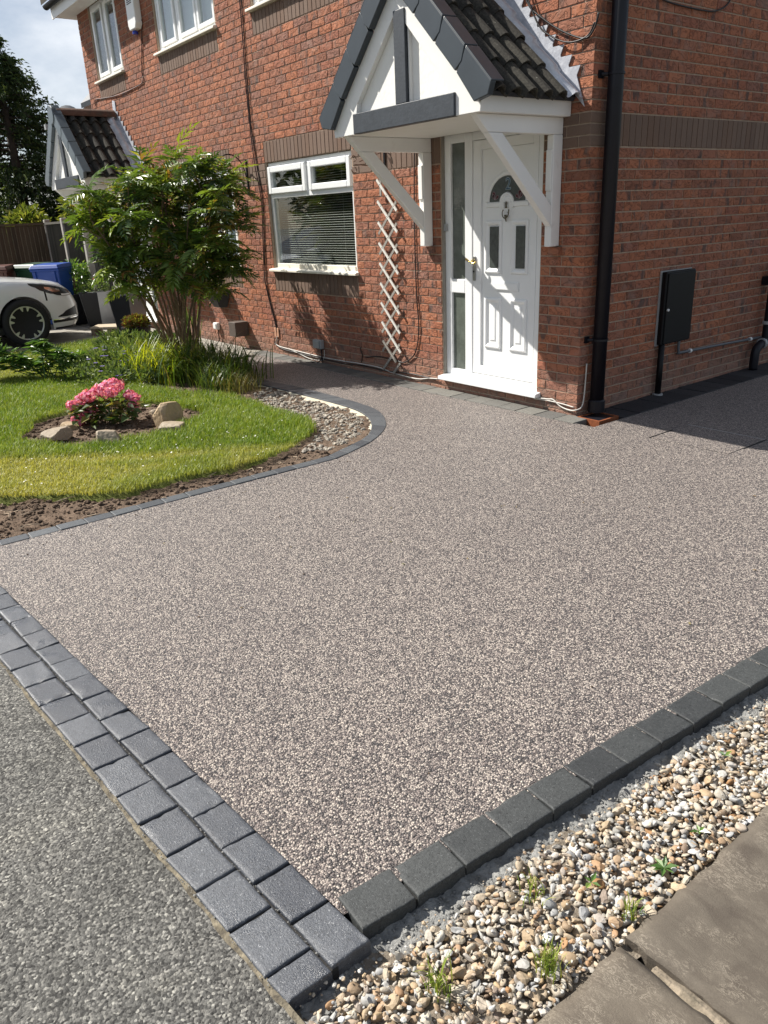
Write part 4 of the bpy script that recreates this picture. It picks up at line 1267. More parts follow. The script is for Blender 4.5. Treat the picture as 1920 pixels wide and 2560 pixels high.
# ---- door canopies
TH = math.atan(.98); CT, ST = math.cos(TH), math.sin(TH)
def canopy(xc, capm, br):
    yf = -.913; HW = .843
    zin = lambda dx: 3.11 - .98 * abs(dx)
    main = MB()
    # rendered gable panel and boarded soffit
    main.prism([(xc - .80, 2.225), (xc + .80, 2.225), (xc + .80, 2.33), (xc, 3.11), (xc - .80, 2.33)], 1, -.872, -.80)
    main.box(xc - HW + .003, xc + HW - .003, yf + .03, -.004, 2.192, 2.215)
    c = main.build('door_canopy', RENDER, house)
    for s in (-1, 1):
        X = lambda d: xc + s * d
        # bargeboard: outer edge under the caps, plumb cut foot, inner edge
        MB().prism([(X(.844), 2.19), (X(.556), 2.19), (X(.515), 2.40), (X(0), 2.925), (X(0), 3.13), (X(.86), zin(.86) + .02)], 1, yf - .002, -.873).build('bargeboard', WHITE, c, bevel=.003)
        MB().box(*sorted((X(HW), X(HW - .02))), yf, -.004, 2.2, 2.362).build('fascia_board', WHITE, c, bevel=.002)
        # verge caps
        for r in range(5):
            d1 = .955 - .204 * r; d0 = d1 - .198
            if d0 < .0: d0 = .0
            sh = .004 * r
            zo = lambda d: 3.315 - .98 * d; zi = lambda d: 3.09 - .98 * d
            if r == 0:
                front = [(X(d0), zo(d0)), (X(d1 + .035), zo(d1 + .035)), (X(d1 + .005), zo(d1 + .035) - .075), (X(d1 - .125), zi(d1 - .125) - .03), (X(d0 - .09), zi(d0 - .09))]
            else:
                front = [(X(d0), zo(d0)), (X(d1), zo(d1)), (X(d1 - .03), zo(d1) - .085), (X(d1 - .095), zi(d1 - .095)), (X(max(d0 - .09, 0.0)), zi(max(d0 - .09, 0.0)))]
            y0 = -.962 - .0035 * r
            vc = MB().prism(front, 1, y0, -.9155)
            # top flange over the first tile
            tv = []
            for d in (d0, d1 + (.035 if r == 0 else 0)):
                z_ = zo(d)
                tv += [(X(d), y0, z_), (X(d), -.845, z_ + .004)]
            n_ = np.array([s * ST, 0, CT]) * .012
            V8 = [tv[0], tv[2], tv[3], tv[1]]
            V8 = [np.array(p) - n_ * .4 for p in V8] + [np.array(p) + n_ * .6 for p in V8]
            vc.hexa(V8)
            vc.build('verge_cap', capm, c, bevel=.006)
        # roof tiles: rolled concrete tiles, 5 wide
        wt = .1525
        prof = [(0, 0), (.022, -.004), (.030, .014), (.042, .043), (.062, .060), (.086, .064), (.110, .056), (.128, .034), (.136, .006), (wt + .005, 0)]
        bot = [(p[0], p[1] - .015) for p in prof[::-1]]
        ring_ = prof + bot
        nn = len(ring_)
        V = []
        for u, lift in ((0.0, .0), (.325, .024)):
            for (yy, h) in ring_:
                V.append((yy, u, h + lift))
        def place(V, u0, y0):
            out = []
            for yy, u, h in V:
                uu = u0 + u; hh = h
                out.append((xc + s * (uu * CT + hh * ST), y0 + yy, 3.165 - uu * ST + hh * CT))
            return out
        Fq = [(i, (i + 1) % nn, nn + (i + 1) % nn, nn + i) for i in range(nn)] + [tuple(range(nn - 1, -1, -1)), tuple(range(nn, 2 * nn))]
        base = MB().add([tuple(np.array(p) - np.array(place([(0, 0, 0)], 0, 0)[0])) for p in place(V, 0, 0)], Fq).mesh('roof_tile', TILE)
        fix_normals(base)
        Vs_ = [(yy, (.17 if i >= nn else 0.0), h + (.012 if i >= nn else 0)) for i, (yy, u, h) in enumerate(V)]
        base_s = MB().add([tuple(np.array(p) - np.array(place([(0, 0, 0)], 0, 0)[0])) for p in place(Vs_, 0, 0)], Fq).mesh('roof_tile', TILE)
        fix_normals(base_s)
        o0 = np.array(place([(0, 0, 0)], 0, 0)[0])
        for r in range(5):
            ub = 1.285 - .285 * r
            for cc in range(5):
                u0 = ub - .325 if r < 4 else ub - .14
                p = np.array(place([(0, 0, 0)], u0, -.925 + wt * cc)[0]) + rng.normal(0, .0015, 3)
                child_at('roof_tile', base if r < 4 else base_s, c, p)
        # boards under the tiles, mortar bed at the verge, eaves filler
        MB().hexa([(X(0), -.90, 3.12), (X(.86), -.90, 2.285), (X(.86), -.004, 2.285), (X(0), -.004, 3.12),
                   (X(0), -.90, 3.15), (X(.88), -.90, 2.31), (X(.88), -.004, 2.31), (X(0), -.004, 3.15)]).build('roof_deck', DKTIMBER, c)
        MB().box(*sorted((X(.846), X(.875))), -.90, -.35, 2.335, 2.372).build('eaves_mortar', TILE, c, bevel=.006)
        # lead flashing: roll along the slope, apron and stepped upstand
        ld_ = MB()
        lp = [(-.165, .006), (-.150, .010), (-.138, .028), (-.118, .047), (-.095, .052), (-.072, .044), (-.056, .022), (-.045, .012), (-.008, .016)]
        rows = []
        for r in range(4, -1, -1):
            for u, lift in ((max(0, 1.285 - .285 * (r + 1) + .005), .008), (1.285 - .285 * r, .030)):
                rows.append((u, lift))
        V = []
        for (u, lift) in rows:
            for (yy, h) in lp:
                hh = h + lift + rng.normal(0, .0012)
                V.append((xc + s * (u * CT + hh * ST), yy, 3.165 - u * ST + hh * CT))
        m_ = len(lp)
        F = [(i * m_ + k, i * m_ + k + 1, (i + 1) * m_ + k + 1, (i + 1) * m_ + k) for i in range(len(rows) - 1) for k in range(m_ - 1)]
        ld_.add(V, F)
        ld_.build('lead_apron', LEAD, c, smooth=True)
        up = MB()
        zr = lambda d: 3.215 - .98 * d
        zj = [.035 + .075 * k + .070 for k in range(29, 46)]
        for z_ in reversed(zj):
            d_ = (3.215 - z_) / .98          # where the roof line meets this joint
            a, b_ = d_ + .05, d_ + .26
            if a < -.02 or b_ > 1.0: continue
            up.prism([(X(max(a - .03, 0)), zr(max(a - .03, 0)) - .03), (X(max(a - .03, 0)), z_), (X(a + .14), z_), (X(a + .11), z_ - .06), (X(b_ - .02), zr(b_ - .02) - .03)], 1, -.011 - .0012 * (rng.random()), -.0035)
        up.build('stepped_flashing', LEAD, c)
    # ridge
    rp = [(xc + .112 * math.cos(a), 3.175 + .112 * math.sin(a) * 1.0) for a in np.linspace(0, math.pi, 13)]
    rp2 = [(xc + .097 * math.cos(a), 3.175 + .097 * math.sin(a)) for a in np.linspace(math.pi, 0, 13)]
    MB().prism(rp + rp2, 1, -.90, -.03).build('ridge_tile', RIDGEM, c, smooth=False)
    MB().lathe([(.02, 0), (.12, 0), (.128, .012), (.125, .05), (.02, .05)], (xc, -.985, 3.185), 1, 24).build('ridge_cap', capm, c)
    MB().prism([(xc - .05, 3.25), (xc + .07, 3.25), (xc + .085, 3.40), (xc - .02, 3.42)], 1, -.012, -.004).build('ridge_flashing', LEAD, c)
    # tie beam and king post
    MB().box(xc - .556, xc + .612, -.934, -.874, 2.19, 2.332).build('tie_beam', DKTIMBER, c, bevel=.004)
    MB().box(xc - .025, xc + .10, -.925, -.874, 2.334, 2.92).build('king_post', DKTIMBER, c, bevel=.004)
    MB().box(xc + .105, xc + .118, -.90, -.873, 2.336, 2.86).build('panel_bead', WHITE, c)
    # gallows brackets
    for b0, b1 in br:
        k = MB()
        k.box(b0, b1, -.105, -.004, 1.305, 2.078)
        k.prism([(-.004, 2.079), (-.775, 2.079), (-.895, 2.191), (-.004, 2.191)], 0, b0 + .001, b1 - .001)
        k.prism([(-.773, 2.078), (-.635, 2.078), (-.106, 1.600), (-.106, 1.452)], 0, b0 + .002, b1 - .002)
        k.box(b0 + .004, b1 - .004, -.118, -.106, 1.70, 1.98)
        k.build('gallows_bracket', WHITE, c, bevel=.006)
    return c
canopy(-1.023, CAPM, [(-1.775, -1.712), (-.306, -.243)])
canopy(-9.157, simple('sky_sheen_verge_plastic', (0.085, 0.105, 0.12), 0.30, 0.1, 8), [(-9.94, -9.877), (-8.468, -8.405)])  # same plastic as the near caps, lightened to paint in reflected sky
# ------------------------------------------------------------------ pipes, boxes and cables on the house
dp = thing('soil_pipe', 'thick black drainpipe running down the brick corner beside the front door', 'drainpipe', (.075, .15, 0))
MB().tube([(.078, .15, .03), (.078, .15, 5.0)], .055, 18).build('pipe', BLACKP, dp, smooth=True)
for z in (.60, 2.43):
    MB().lathe([(.055, -.004), (.0615, -.004), (.0615, .012), (.055, .012)], (.078, .15, z), 2, 18).tube([(.012, .075, z + .004), (.05, .11, z + .004)], .012, 8).box(.001, .012, .05, .10, z - .02, z + .03).build('pipe_clip', BLACKP, dp)
MB().lathe([(.056, 0), (.066, 0), (.066, .09), (.056, .10)], (.078, .15, .03), 2, 18).build('pipe_socket', BLACKP, dp)
gf = MB(); ring(gf, 0, 0, 0, 0, 0, 0, 0) if False else None
gm = MB()
for (xa, xb_, ya, yb) in [(.03, .25, -.030, -.012), (.03, .25, .20, .218), (.03, .046, -.011, .199), (.234, .25, -.011, .199)]:
    gm.box(xa, xb_, ya, yb, -.05, .010)
gm.box(.047, .233, -.010, .198, -.05, .004, mi=1)
g = gm.build('gully_frame', [GULLY, BLACKP], None, (.15, .1, 0)); settags(g, 'orange clay gully frame at the foot of the black drainpipe', 'gully')
mbx = thing('meter_box', 'black wall meter cupboard on the shaded side wall', 'meter box', (0, 1.22, .44))
MB().box(.001, .012, 1.0, 1.45, .432, 1.052).build('back_plate', GREYP, mbx)
MB().box(.0125, .058, 1.012, 1.44, .444, 1.045).build('cupboard', BLACKM, mbx, bevel=.008)
MB().box(.0585, .067, 1.035, 1.432, .452, 1.03).build('door', BLACKM, mbx, bevel=.006)
MB().lathe([(.011, 0), (.011, .012), (.006, .014)], (.067, 1.052, .735), 0, 10).build('lock', WHITEP, mbx)
mp_ = thing('meter_pipe', 'short black pipe from the meter cupboard down to the dark kerb', 'pipe', (.05, 1.05, 0))
MB().tube([(.042, 1.052, .0), (.042, 1.052, .443)], .026, 12).build('pipe', BLACKM, mp_, smooth=True)
MB().lathe([(.026, 0), (.045, 0), (.045, .012), (.026, .014)], (.042, 1.052, .006), 2, 14).build('pipe_foot', GREYP, mp_)
gp_ = thing('gas_pipe', 'thin grey pipe with white clips running along the lower side wall', 'pipe', (.03, 2, .3))
MB().tube(smooth_path([(.03, 1.33, .443), (.03, 1.33, .37), (.03, 1.345, .338), (.03, 1.38, .332), (.03, 2.0, .318), (.03, 2.6, .300), (.03, 3.4, .276)], 5), .0125, 8).build('pipe', simple('grey_painted_pipe', (0.10, 0.11, 0.12), 0.45), gp_, smooth=True)
for yy, zz in ((1.52, .329), (2.57, .301)):
    MB().lathe([(.013, -.012), (.019, -.012), (.019, .012), (.013, .012)], (.03, yy, zz), 1, 10).box(.001, .03, yy - .011, yy + .011, zz - .006, zz + .006).build('pipe_clip', WHITEP, gp_)
d2 = thing('waste_pipe', 'black waste pipe at the far right end of the side wall', 'drainpipe', (.09, 2.7, 0))
MB().tube(smooth_path([(.09, 2.76, 1.0), (.09, 2.76, .36), (.09, 2.73, .27), (.09, 2.62, .22), (.09, 2.585, .16), (.09, 2.585, .0)], 4), .042, 14).build('pipe', BLACKP, d2, smooth=True)
for c_, ax in (((.09, 2.76, .43), 2), ((.09, 2.68, .25), 1)):
    MB().lathe([(.042, 0), (.052, 0), (.052, .03), (.042, .03)], c_, ax, 14).build('pipe_collar', GREYP, d2)
MB().box(.001, .06, 2.70, 2.80, .80, .88).build('pipe_clip', BLACKP, d2)
def cable(name, label, pts, r, m, n=6, cat='cable'):
    c0 = pts[0]
    o = MB().tube(smooth_path(pts, n), r, 6).build(name, m, None, c0, smooth=True)
    return settags(o, label, cat)
Y = -.010
cable('wall_cable', 'dark twin cable dropping straight down the brick wall left of the front window', [(-4.868, Y, 4.7), (-4.868, Y, 3.83), (-4.90, Y, 3.2), (-4.908, Y, 2.68), (-4.86, Y - .01, 2.2), (-4.802, Y, 1.82), (-4.86, Y, 1.3), (-4.90, Y, .95), (-4.86, Y, .72), (-4.76, Y, .44), (-4.715, Y, .28)], .007, CABLER)
cable('wall_cable', 'thinner dark cable beside the twin cable left of the front window', [(-4.838, Y, 4.7), (-4.83, Y, 3.83), (-4.868, Y, 3.2), (-4.88, Y - .004, 2.68), (-4.835, Y, 2.2), (-4.775, Y, 1.82), (-4.83, Y, 1.3), (-4.885, Y - .006, .95), (-4.84, Y, .72), (-4.74, Y, .44), (-4.70, Y, .26)], .005, CABLEB)
cable('low_cable', 'pale cable sagging along the wall foot from terracotta trim to door sill', [(-4.72, Y, .22), (-4.76, Y, .12), (-4.60, Y, .095), (-4.18, Y, .083), (-3.7, Y, .072), (-3.33, Y, .074), (-2.95, Y, .085), (-2.6, Y, .083), (-2.35, Y, .055), (-2.0, Y, .045), (-1.8, Y, .075), (-1.66, -.02, .090)], .0065, CABLEW)
cable('low_cable', 'black cable clipped just above the edging below the front window', [(-4.78, Y, .20), (-4.80, Y, .13), (-4.6, Y, .075), (-4.2, Y, .062), (-3.8, Y, .052), (-3.3, Y, .05), (-2.9, Y, .068), (-2.5, Y, .062), (-2.1, Y, .085), (-1.7, Y, .075)], .006, CABLEB)
cable('low_cable', 'loose grey cable dipping under the wall socket box', [(-4.45, Y, .092), (-4.2, Y, .055), (-4.0, Y, .025), (-3.75, -.02, .03), (-3.66, -.014, .07), (-3.655, Y, .16)], .005, CABLEW)
cable('socket_lead', 'short black lead hanging from the wall socket box to the path', [(-3.70, -.03, .17), (-3.69, -.03, .08), (-3.73, -.06, .012), (-3.80, -.10, .014)], .006, CABLEB)
cable('loop_cable', 'thin dark cable hanging in a long loop between trellis and front door', [(-1.93, Y, 2.19), (-1.95, Y, 1.9), (-1.965, Y, 1.357), (-1.96, Y, .85), (-1.94, Y, .55), (-2.0, Y, .31), (-2.17, Y, .19), (-2.34, Y, .195), (-2.6, Y, .20), (-2.85, Y, .165)], .006, CABLEB)
cable('stub_cable', 'short black cable tail poking from the wall right of the socket box', [(-2.93, -.001, .265), (-2.92, -.02, .25), (-2.905, Y, .18), (-2.93, Y, .10)], .005, CABLEB)
cable('corner_cable', 'thin pale cable curving from the door sill round the brick corner', [(-.44, -.03, .095), (-.30, Y, .10), (-.236, Y, .105), (-.16, Y, .062), (-.07, Y, .045), (.0, -.012, .055), (.025, .03, .08), (.022, .06, .18), (.018, .075, .42)], .006, CABLEW)
cable('corner_cable', 'second pale cable lying along the wall right of the door sill', [(-.43, -.02, .085), (-.3, Y, .088), (-.15, Y, .085), (-.02, Y, .075)], .005, CABLEW)
cable('canopy_cable', 'pair of dark cables drooping over the lead flashing of the near canopy', [(-.72, -.03, 3.28), (-.60, -.035, 2.98), (-.44, -.03, 2.84), (-.26, -.02, 2.73), (-.08, -.012, 2.66), (.0, -.018, 2.70), (.03, -.015, 2.79)], .007, CABLEB)
cable('canopy_cable', 'lower dark cable sagging across the stepped lead by the drainpipe', [(-.70, -.04, 3.22), (-.50, -.04, 2.84), (-.36, -.035, 2.72), (-.2, -.03, 2.655), (-.06, -.012, 2.67), (.0, -.014, 2.74)], .006, CABLEB)
cable('side_cable', 'black cable drooping at the top of the shaded side wall', [(.012, .55, 3.05), (.012, .70, 2.95), (.012, 1.17, 2.93), (.012, 1.45, 2.95), (.012, 1.62, 3.05), (.012, 1.66, 3.3)], .006, CABLEB)
cable('alarm_cable', 'brown cable running down from the alarm box and left under the small window', [(-7.62, Y, 4.20), (-7.74, Y, 3.9), (-7.86, Y, 3.60), (-7.84, Y, 3.53), (-7.95, Y, 3.475), (-8.5, Y, 3.455), (-9.0, Y, 3.46), (-9.6, Y, 3.50), (-9.9, Y, 3.52), (-9.95, Y, 3.44)], .007, CABLER)
# alarm bell box
al = thing('alarm_box', 'white alarm box with blue lamp between the upstairs windows', 'alarm box', (-7.75, 0, 4.1))
MB().prism([(-7.90, 4.16), (-7.86, 4.10), (-7.66, 4.10), (-7.62, 4.16), (-7.62, 4.56), (-7.90, 4.56)], 1, -.10, -.002).build('case', WHITEP, al, bevel=.012)
MB().lathe([(.038, 0), (.038, .03), (.02, .045)], (-7.80, -.05, 4.055), 2, 14).build('blue_lamp', simple('blue_lens', (0.02, 0.04, 0.35), 0.2, 0.1), al)
vg = MB()
for i in range(5): vg.box(-7.84, -7.68, -.1035, -.1003, 4.40 + .022 * i, 4.410 + .022 * i)
vg.build('vent_slot', BLACKP, al)
# wall sockets, vent, terracotta trim
for (x0, x1, z0, z1, lab) in ((-3.82, -3.655, .172, .275, 'small grey weatherproof socket box low on the wall under the front window'),
                              (-6.45, -6.335, .175, .268, 'small white socket box low on the wall behind the shrub')):
    s = thing('socket_box', lab, 'socket box', ((x0 + x1) / 2, 0, z0))
    MB().box(x0, x1, -.055, -.004, z0, z1).build('case', GREYP if x0 > -5 else WHITEP, s, bevel=.008)
    MB().box(x0 + .012, x1 - .02, -.066, -.0555, z0 + .01, z1 - .012).build('cover', GREYP if x0 > -5 else WHITEP, s, bevel=.006)
    MB().tube([(x1 - .03, -.03, z0), (x1 - .03, -.025, .01)], .007, 6).build('lead', BLACKP, s)
v = MB().box(-5.665, -5.475, -.20, -.004, .165, .352).build('flue_box', VENTBR, None, (-5.57, -.1, .165), bevel=.006); settags(v, 'brown metal box vent sticking out low on the brick wall', 'vent box')
for i, x0 in enumerate((-4.775, -4.715)):
    t = MB().box(x0, x0 + .042, -.014, -.002, .215, .325).build('terracotta_strip', TERRA, None, (x0, 0, .215), bevel=.003)
    settags(t, ['left', 'right'][i] + ' one of two terracotta strips over the cable hole below the front window', 'tile strip')
# trellis
tr = thing('trellis', 'expanding wooden trellis standing against the brick wall by the door', 'trellis', (-2.34, -.03, .22))
def lath(p, q, y, m, w=.0125):
    a = np.array(p); b_ = np.array(q); d = (b_ - a) / np.linalg.norm(b_ - a); n_ = np.array([-d[1], d[0]]) * w
    poly = [tuple(a + n_), tuple(b_ + n_), tuple(b_ - n_), tuple(a - n_)]
    return MB().prism(poly, 1, y - .005, y + .005).build('lath', m, tr)
for i in range(9):
    z = 1.905 - .1905 * i
    xs_ = -.006 * i + rng.normal(0, .004)
    if i < 8: lath((-2.475 + xs_ * .3, z), (-2.185 + xs_ * .3, z - .285), -.040, TREL_LIT)
    else: lath((-2.485, z), (-2.275, z - .20), -.040, TRELB)
for i in range(9):
    z = 1.70 - .1905 * i
    x_ = -2.20 - .003 * i
    if i < 8: lath((x_, z), (x_ - .29, z - .285), -.029, TRELB)
    else: lath((x_, z), (x_ - .12, z - .12), -.029, TRELB)
lath((-2.43, 1.97), (-2.435, 1.76), -.029, TRELB)
for i in range(9):
    for j in range(3):
        MB().lathe([(.0035, 0), (.0035, .004)], (-2.43 + .10 * j, -.049, 1.86 - .1905 * i - .098 * j), 1, 6).build('rivet', BRONZE, tr) if i < 8 else None
# hanging basket brackets
def basket_bracket(x, zt, L, H, label, arch=False):
    b = thing('basket_bracket', label, 'bracket', (x, 0, zt - H))
    MB().box(x - .012, x + .012, -.012, -.002, zt - H, zt).build('wall_bar', BLACKM, b)
    if arch:
        MB().tube(smooth_path([(x, -.012, zt - .22), (x, -.06, zt - .05), (x, -.16, zt + .04), (x, -.27, zt + .05), (x, -.37, zt - .01), (x, -.38, zt - .05)], 5), .007, 6).build('arm', BLACKM, b, smooth=True)
        MB().tube(smooth_path([(x, -.012, zt - H + .02), (x, -.05, zt - H + .05), (x, -.07, zt - H + .15)], 5), .006, 6).build('scroll', BLACKM, b, smooth=True)
    else:
        MB().tube([(x, -.012, zt - .16), (x, -L, zt - .145)], .005, 6).build('arm', IRON, b)
        MB().tube([(x, -.012, zt - .03), (x, -L + .06, zt - .12)], .004, 6).build('stay', IRON, b)
        for s_, c_ in ((1, zt - .10), (-1, zt - .185)):
            sp = [(x, -L + .0 - r_ * math.cos(t), c_ + s_ * r_ * math.sin(t)) for t, r_ in [(k * .5, .036 - .0022 * k) for k in range(11)]]
            MB().tube(sp, .005, 6).build('scroll', IRON, b, smooth=True)
        MB().tube(smooth_path([(x, -.015, zt), (x, -.05, zt + .03), (x, -.06, zt - .01), (x, -.035, zt - .02)], 4), .005, 6).build('hook', IRON, b, smooth=True)
basket_bracket(-2.385, 2.175, .36, .24, 'rusty scrolled hanging basket bracket behind the canopy strut')
basket_bracket(-5.10, 2.28, .36, .40, 'black arched basket bracket beside the window by the shrub', True)
# satellite dish beyond the far canopy
ds = thing('satellite_dish', 'grey satellite dish behind the ridge of the far canopy', 'satellite dish', (-10.45, -.1, 3.3))
V, F = [], []
nr, na = 5, 24
for i in range(nr + 1):
    r_ = .30 * i / nr
    for k in range(na):
        a = 2 * math.pi * k / na
        V.append((r_ * math.cos(a), -.0 - .05 + .6 * r_ * r_, r_ * math.sin(a)))
for i in range(nr):
    for k in range(na):
        F.append((i * na + k, i * na + (k + 1) % na, (i + 1) * na + (k + 1) % na, (i + 1) * na + k))
Rz = Matrix.Rotation(math.radians(40), 3, 'Z')
MB().add([tuple(Rz @ Vector(p) + Vector((-10.60, -.28, 3.22))) for p in V], F).build('reflector', simple('grey_dish', (0.30, 0.31, 0.32), 0.5), ds, smooth=True)
MB().tube([(-10.19, .02, 3.2), (-10.5, -.1, 3.2), (-10.6, -.26, 3.34)], .018, 8).build('mount_arm', GREYP, ds)
MB().tube([(-10.58, -.3, 3.05), (-10.86, -.56, 3.2)], .012, 8).box(-10.90, -10.82, -.60, -.53, 3.17, 3.25).build('feed_arm', GREYP, ds)
# farther house glimpsed beyond the wall end
fh = thing('distant_house', 'corner of a farther house with dark roof verge beyond the brick wall end', 'house', (-10, 8, 0))
MB().box(-15.2, -8.0, 2.55, 9.0, -.1, 4.5).build('wall', simple('far_brick', (0.26, 0.14, 0.10), 0.9, 0.2, 8), fh)
def farslope(y0, z0, y1, z1, x0, x1, t):
    return [(x0, y0, z0), (x1, y0, z0), (x1, y1, z1), (x0, y1, z1), (x0, y0, z0 + t), (x1, y0, z0 + t), (x1, y1, z1 + t), (x0, y1, z1 + t)]
MB().hexa(farslope(1.6, 4.12, 5.8, 8.1, -15.45, -7.9, .10)).hexa(farslope(10, 4.12, 5.81, 8.1, -15.45, -7.9, .10)).build('roof', DKTIMBER, fh)
MB().hexa(farslope(1.62, 3.93, 5.8, 7.9, -15.42, -15.36, .185)).build('bargeboard', WHITE, fh)

# ------------------------------------------------------------------ car
def make_car(XR, YN):
    """white saloon, nose towards +y; XR right flank, YN nose"""
    xc = XR - .91
    car = thing('parked_car', 'white saloon car parked on the drive by the fence', 'car', (xc, YN - 2.2, 0))
    PAINT = simple('white_car_paint', (0.74, 0.75, 0.76), 0.22, 0.02, 2, coat=0.8)
    TYRE = simple('tyre_rubber', (0.012, 0.012, 0.012), 0.8, 0.2, 30)
    RIMS = simple('machined_alloy', (0.55, 0.55, 0.54), 0.3, 0.1, 20, metal=0.6)
    RIMD = simple('dark_alloy', (0.05, 0.05, 0.054), 0.3, 0.2, 20)
    HEADG = simple('smoked_headlamp', (0.030, 0.032, 0.034), 0.18, 0.3, 30)
    CHROME = simple('chrome', (0.75, 0.75, 0.75), 0.12, 0.05, 10, metal=1.0)
    CARG = simple('car_glass', (0.015, 0.018, 0.02), 0.03, 0.2, 5, spec=0.9)
    plan = [(.40, -4.80), (.70, -4.76), (.82, -4.62), (.88, -4.3), (.905, -3.6), (.91, -2.6), (.908, -1.7), (.895, -1.2), (.875, -.85), (.845, -.58), (.79, -.36), (.70, -.20), (.56, -.095), (.38, -.035), (.19, -.008), (0, 0)]
    P = np.array(smooth_path([(a, b_, 0) for a, b_ in plan], 12))[:, :2]
    s = np.concatenate([[0], np.cumsum(np.linalg.norm(np.diff(P, axis=0), axis=1))])
    N = 210
    t = np.linspace(0, s[-1], N)
    px = np.interp(t, s, P[:, 0]); py = np.interp(t, s, P[:, 1])
    tx = np.gradient(px); ty = np.gradient(py)
    nx = ty / np.hypot(tx, ty); ny = -tx / np.hypot(tx, ty)     # outward
    YW = (-.93, -3.67); RA = .375; ZW = .335
    ztop = np.interp(py, [-4.8, -4.5, -3.9, -2.6, -1.5, -1.0, -.6, -.3, -.1, 0], [.93, .99, 1.0, .965, .955, .92, .875, .825, .785, .76])
    zbot = np.interp(py, [-4.8, -4.4, -1.4, -.5, -.2, 0], [.30, .22, .20, .20, .21, .22])
    side = px > .80
    for yw in YW:
        d = np.abs(py - yw)
        m_ = (d < RA) & side
        zbot = np.where(m_, np.maximum(zbot, ZW + np.sqrt(np.maximum(RA ** 2 - d ** 2, 0))), zbot)
    prof_t = np.array([0, .10, .22, .36, .50, .64, .76, .86, .94, 1.0])
    prof_i = np.array([.035, .012, .004, .0, .0, .006, .018, .036, .062, .105])   # inset
    def S(i, tt):
        z0 = .20
        zz = zbot[i] + (ztop[i] - zbot[i]) * tt
        g_ = (zz - z0) / max(.05, ztop[i] - z0)
        ins = np.interp(g_, prof_t, prof_i)
        nose = np.clip((py[i] + .5) / .5, 0, 1)
        ins = ins + nose * .05 * np.clip((g_ - .55) / .45, 0, 1) + nose * .04 * np.clip((.16 - g_) / .16, 0, 1)
        return np.array([px[i] - nx[i] * ins, py[i] - ny[i] * ins, zz]), np.array([nx[i], ny[i], 0.0])
    K = 12
    ts = np.linspace(0, 1, K)
    grid = np.array([[S(i, tt)[0] for tt in ts] for i in range(N)])
    for sd_ in (1,):
        pass
    V = []; F = []
    both = np.concatenate([grid, (grid * np.array([-1, 1, 1]))[::-1][1:]], 0)     # right rear -> nose -> left rear
    M = len(both)
    Vb = both.reshape(-1, 3); I = np.arange(M * K).reshape(M, K)
    Fb = np.stack([I[:-1, :-1], I[1:, :-1], I[1:, 1:], I[:-1, 1:]], -1).reshape(-1, 4)
    # bonnet / deck between the two shoulder lines
    ncr = 11
    deck = []
    for i in range(N):
        R_ = grid[i, -1]
        row = []
        for k in range(ncr):
            u = 1 - 2 * k / (ncr - 1)
            crown = .045 * (1 - u * u) * min(1, R_[0] / .5)
            fold = .012 * math.exp(-((abs(u) - .62) / .09) ** 2)
            row.append((R_[0] * u, R_[1], R_[2] + crown + fold * min(1, R_[0] / .5)))
        deck.append(row)
    deck = np.array(deck); Vd = deck.reshape(-1, 3); J = np.arange(N * ncr).reshape(N, ncr) + len(Vb)
    Fd = np.stack([J[:-1, :-1], J[1:, :-1], J[1:, 1:], J[:-1, 1:]], -1).reshape(-1, 4)
    off = np.array([xc, YN, 0]) - ORG[car]
    me = raw_mesh('body', np.concatenate([Vb, Vd]) + off, [np.concatenate([Fb, Fd])], PAINT, smooth=True)
    fix_normals(me); me.polygons.foreach_set('use_smooth', np.ones(len(me.polygons), bool))
    body = link('body', me, car)
    # cabin
    st = [(-1.50, .945, .80, .0), (-1.9, 1.13, .77, .05), (-2.45, 1.40, .66, .09), (-2.9, 1.455, .62, .1), (-3.4, 1.44, .61, .1), (-3.9, 1.30, .63, .07), (-4.45, 1.01, .70, .0)]
    cb = MB(); V = []
    for y_, z_, hw, c_ in st:
        zb_ = .955
        V += [(-.80, y_, zb_ - .02), (-(hw + (.80 - hw) * .2), y_, zb_ + (z_ - zb_) * .75), (-hw * .86, y_, z_), (0, y_, z_ + .02), (hw * .86, y_, z_), ((hw + (.80 - hw) * .2), y_, zb_ + (z_ - zb_) * .75), (.80, y_, zb_ - .02)]
    F = []
    mi = []
    for i in range(len(st) - 1):
        for k in range(6):
            F.append((i * 7 + k, i * 7 + k + 1, (i + 1) * 7 + k + 1, (i + 1) * 7 + k))
    for f in F:
        i = f[0] // 7; k = f[0] % 7
        roof = (k in (2, 3)) and 2 <= i <= 3
        cb.add([tuple(np.array(V[j]) + np.array([xc, YN, 0])) for j in f], [(0, 1, 2, 3)], 0, 1 if roof or (k in (1, 4) and i in (2, 3)) else 0)
    cb.build('cabin', [CARG, PAINT], car, smooth=False)
    def idx(y): return int(np.argmin(np.where(px > .02, np.abs(py - y), 9) + (0 if True else 0)))
    def patch(name, m, ylist, lo, hi, offs, parent=car, mirror=True, kk=5):
        for sg in ((1, -1) if mirror else (1,)):
            V = []
            for y_ in ylist:
                i = int(np.argmin(np.abs(t - y_))) 
                for k in range(kk):
                    tt_z = lo(y_) + (hi(y_) - lo(y_)) * k / (kk - 1)
                    tt = (tt_z - zbot[i]) / (ztop[i] - zbot[i])
                    p, n_ = S(i, tt)
                    p = p + n_ * offs
                    V.append((sg * p[0] + xc, p[1] + YN, p[2]))
            n_ = len(ylist)
            F = [(a * kk + k, a * kk + k + 1, (a + 1) * kk + k + 1, (a + 1) * kk + k) for a in range(n_ - 1) for k in range(kk - 1)]
            MB().add(V, F).build(name, m, parent, smooth=True)
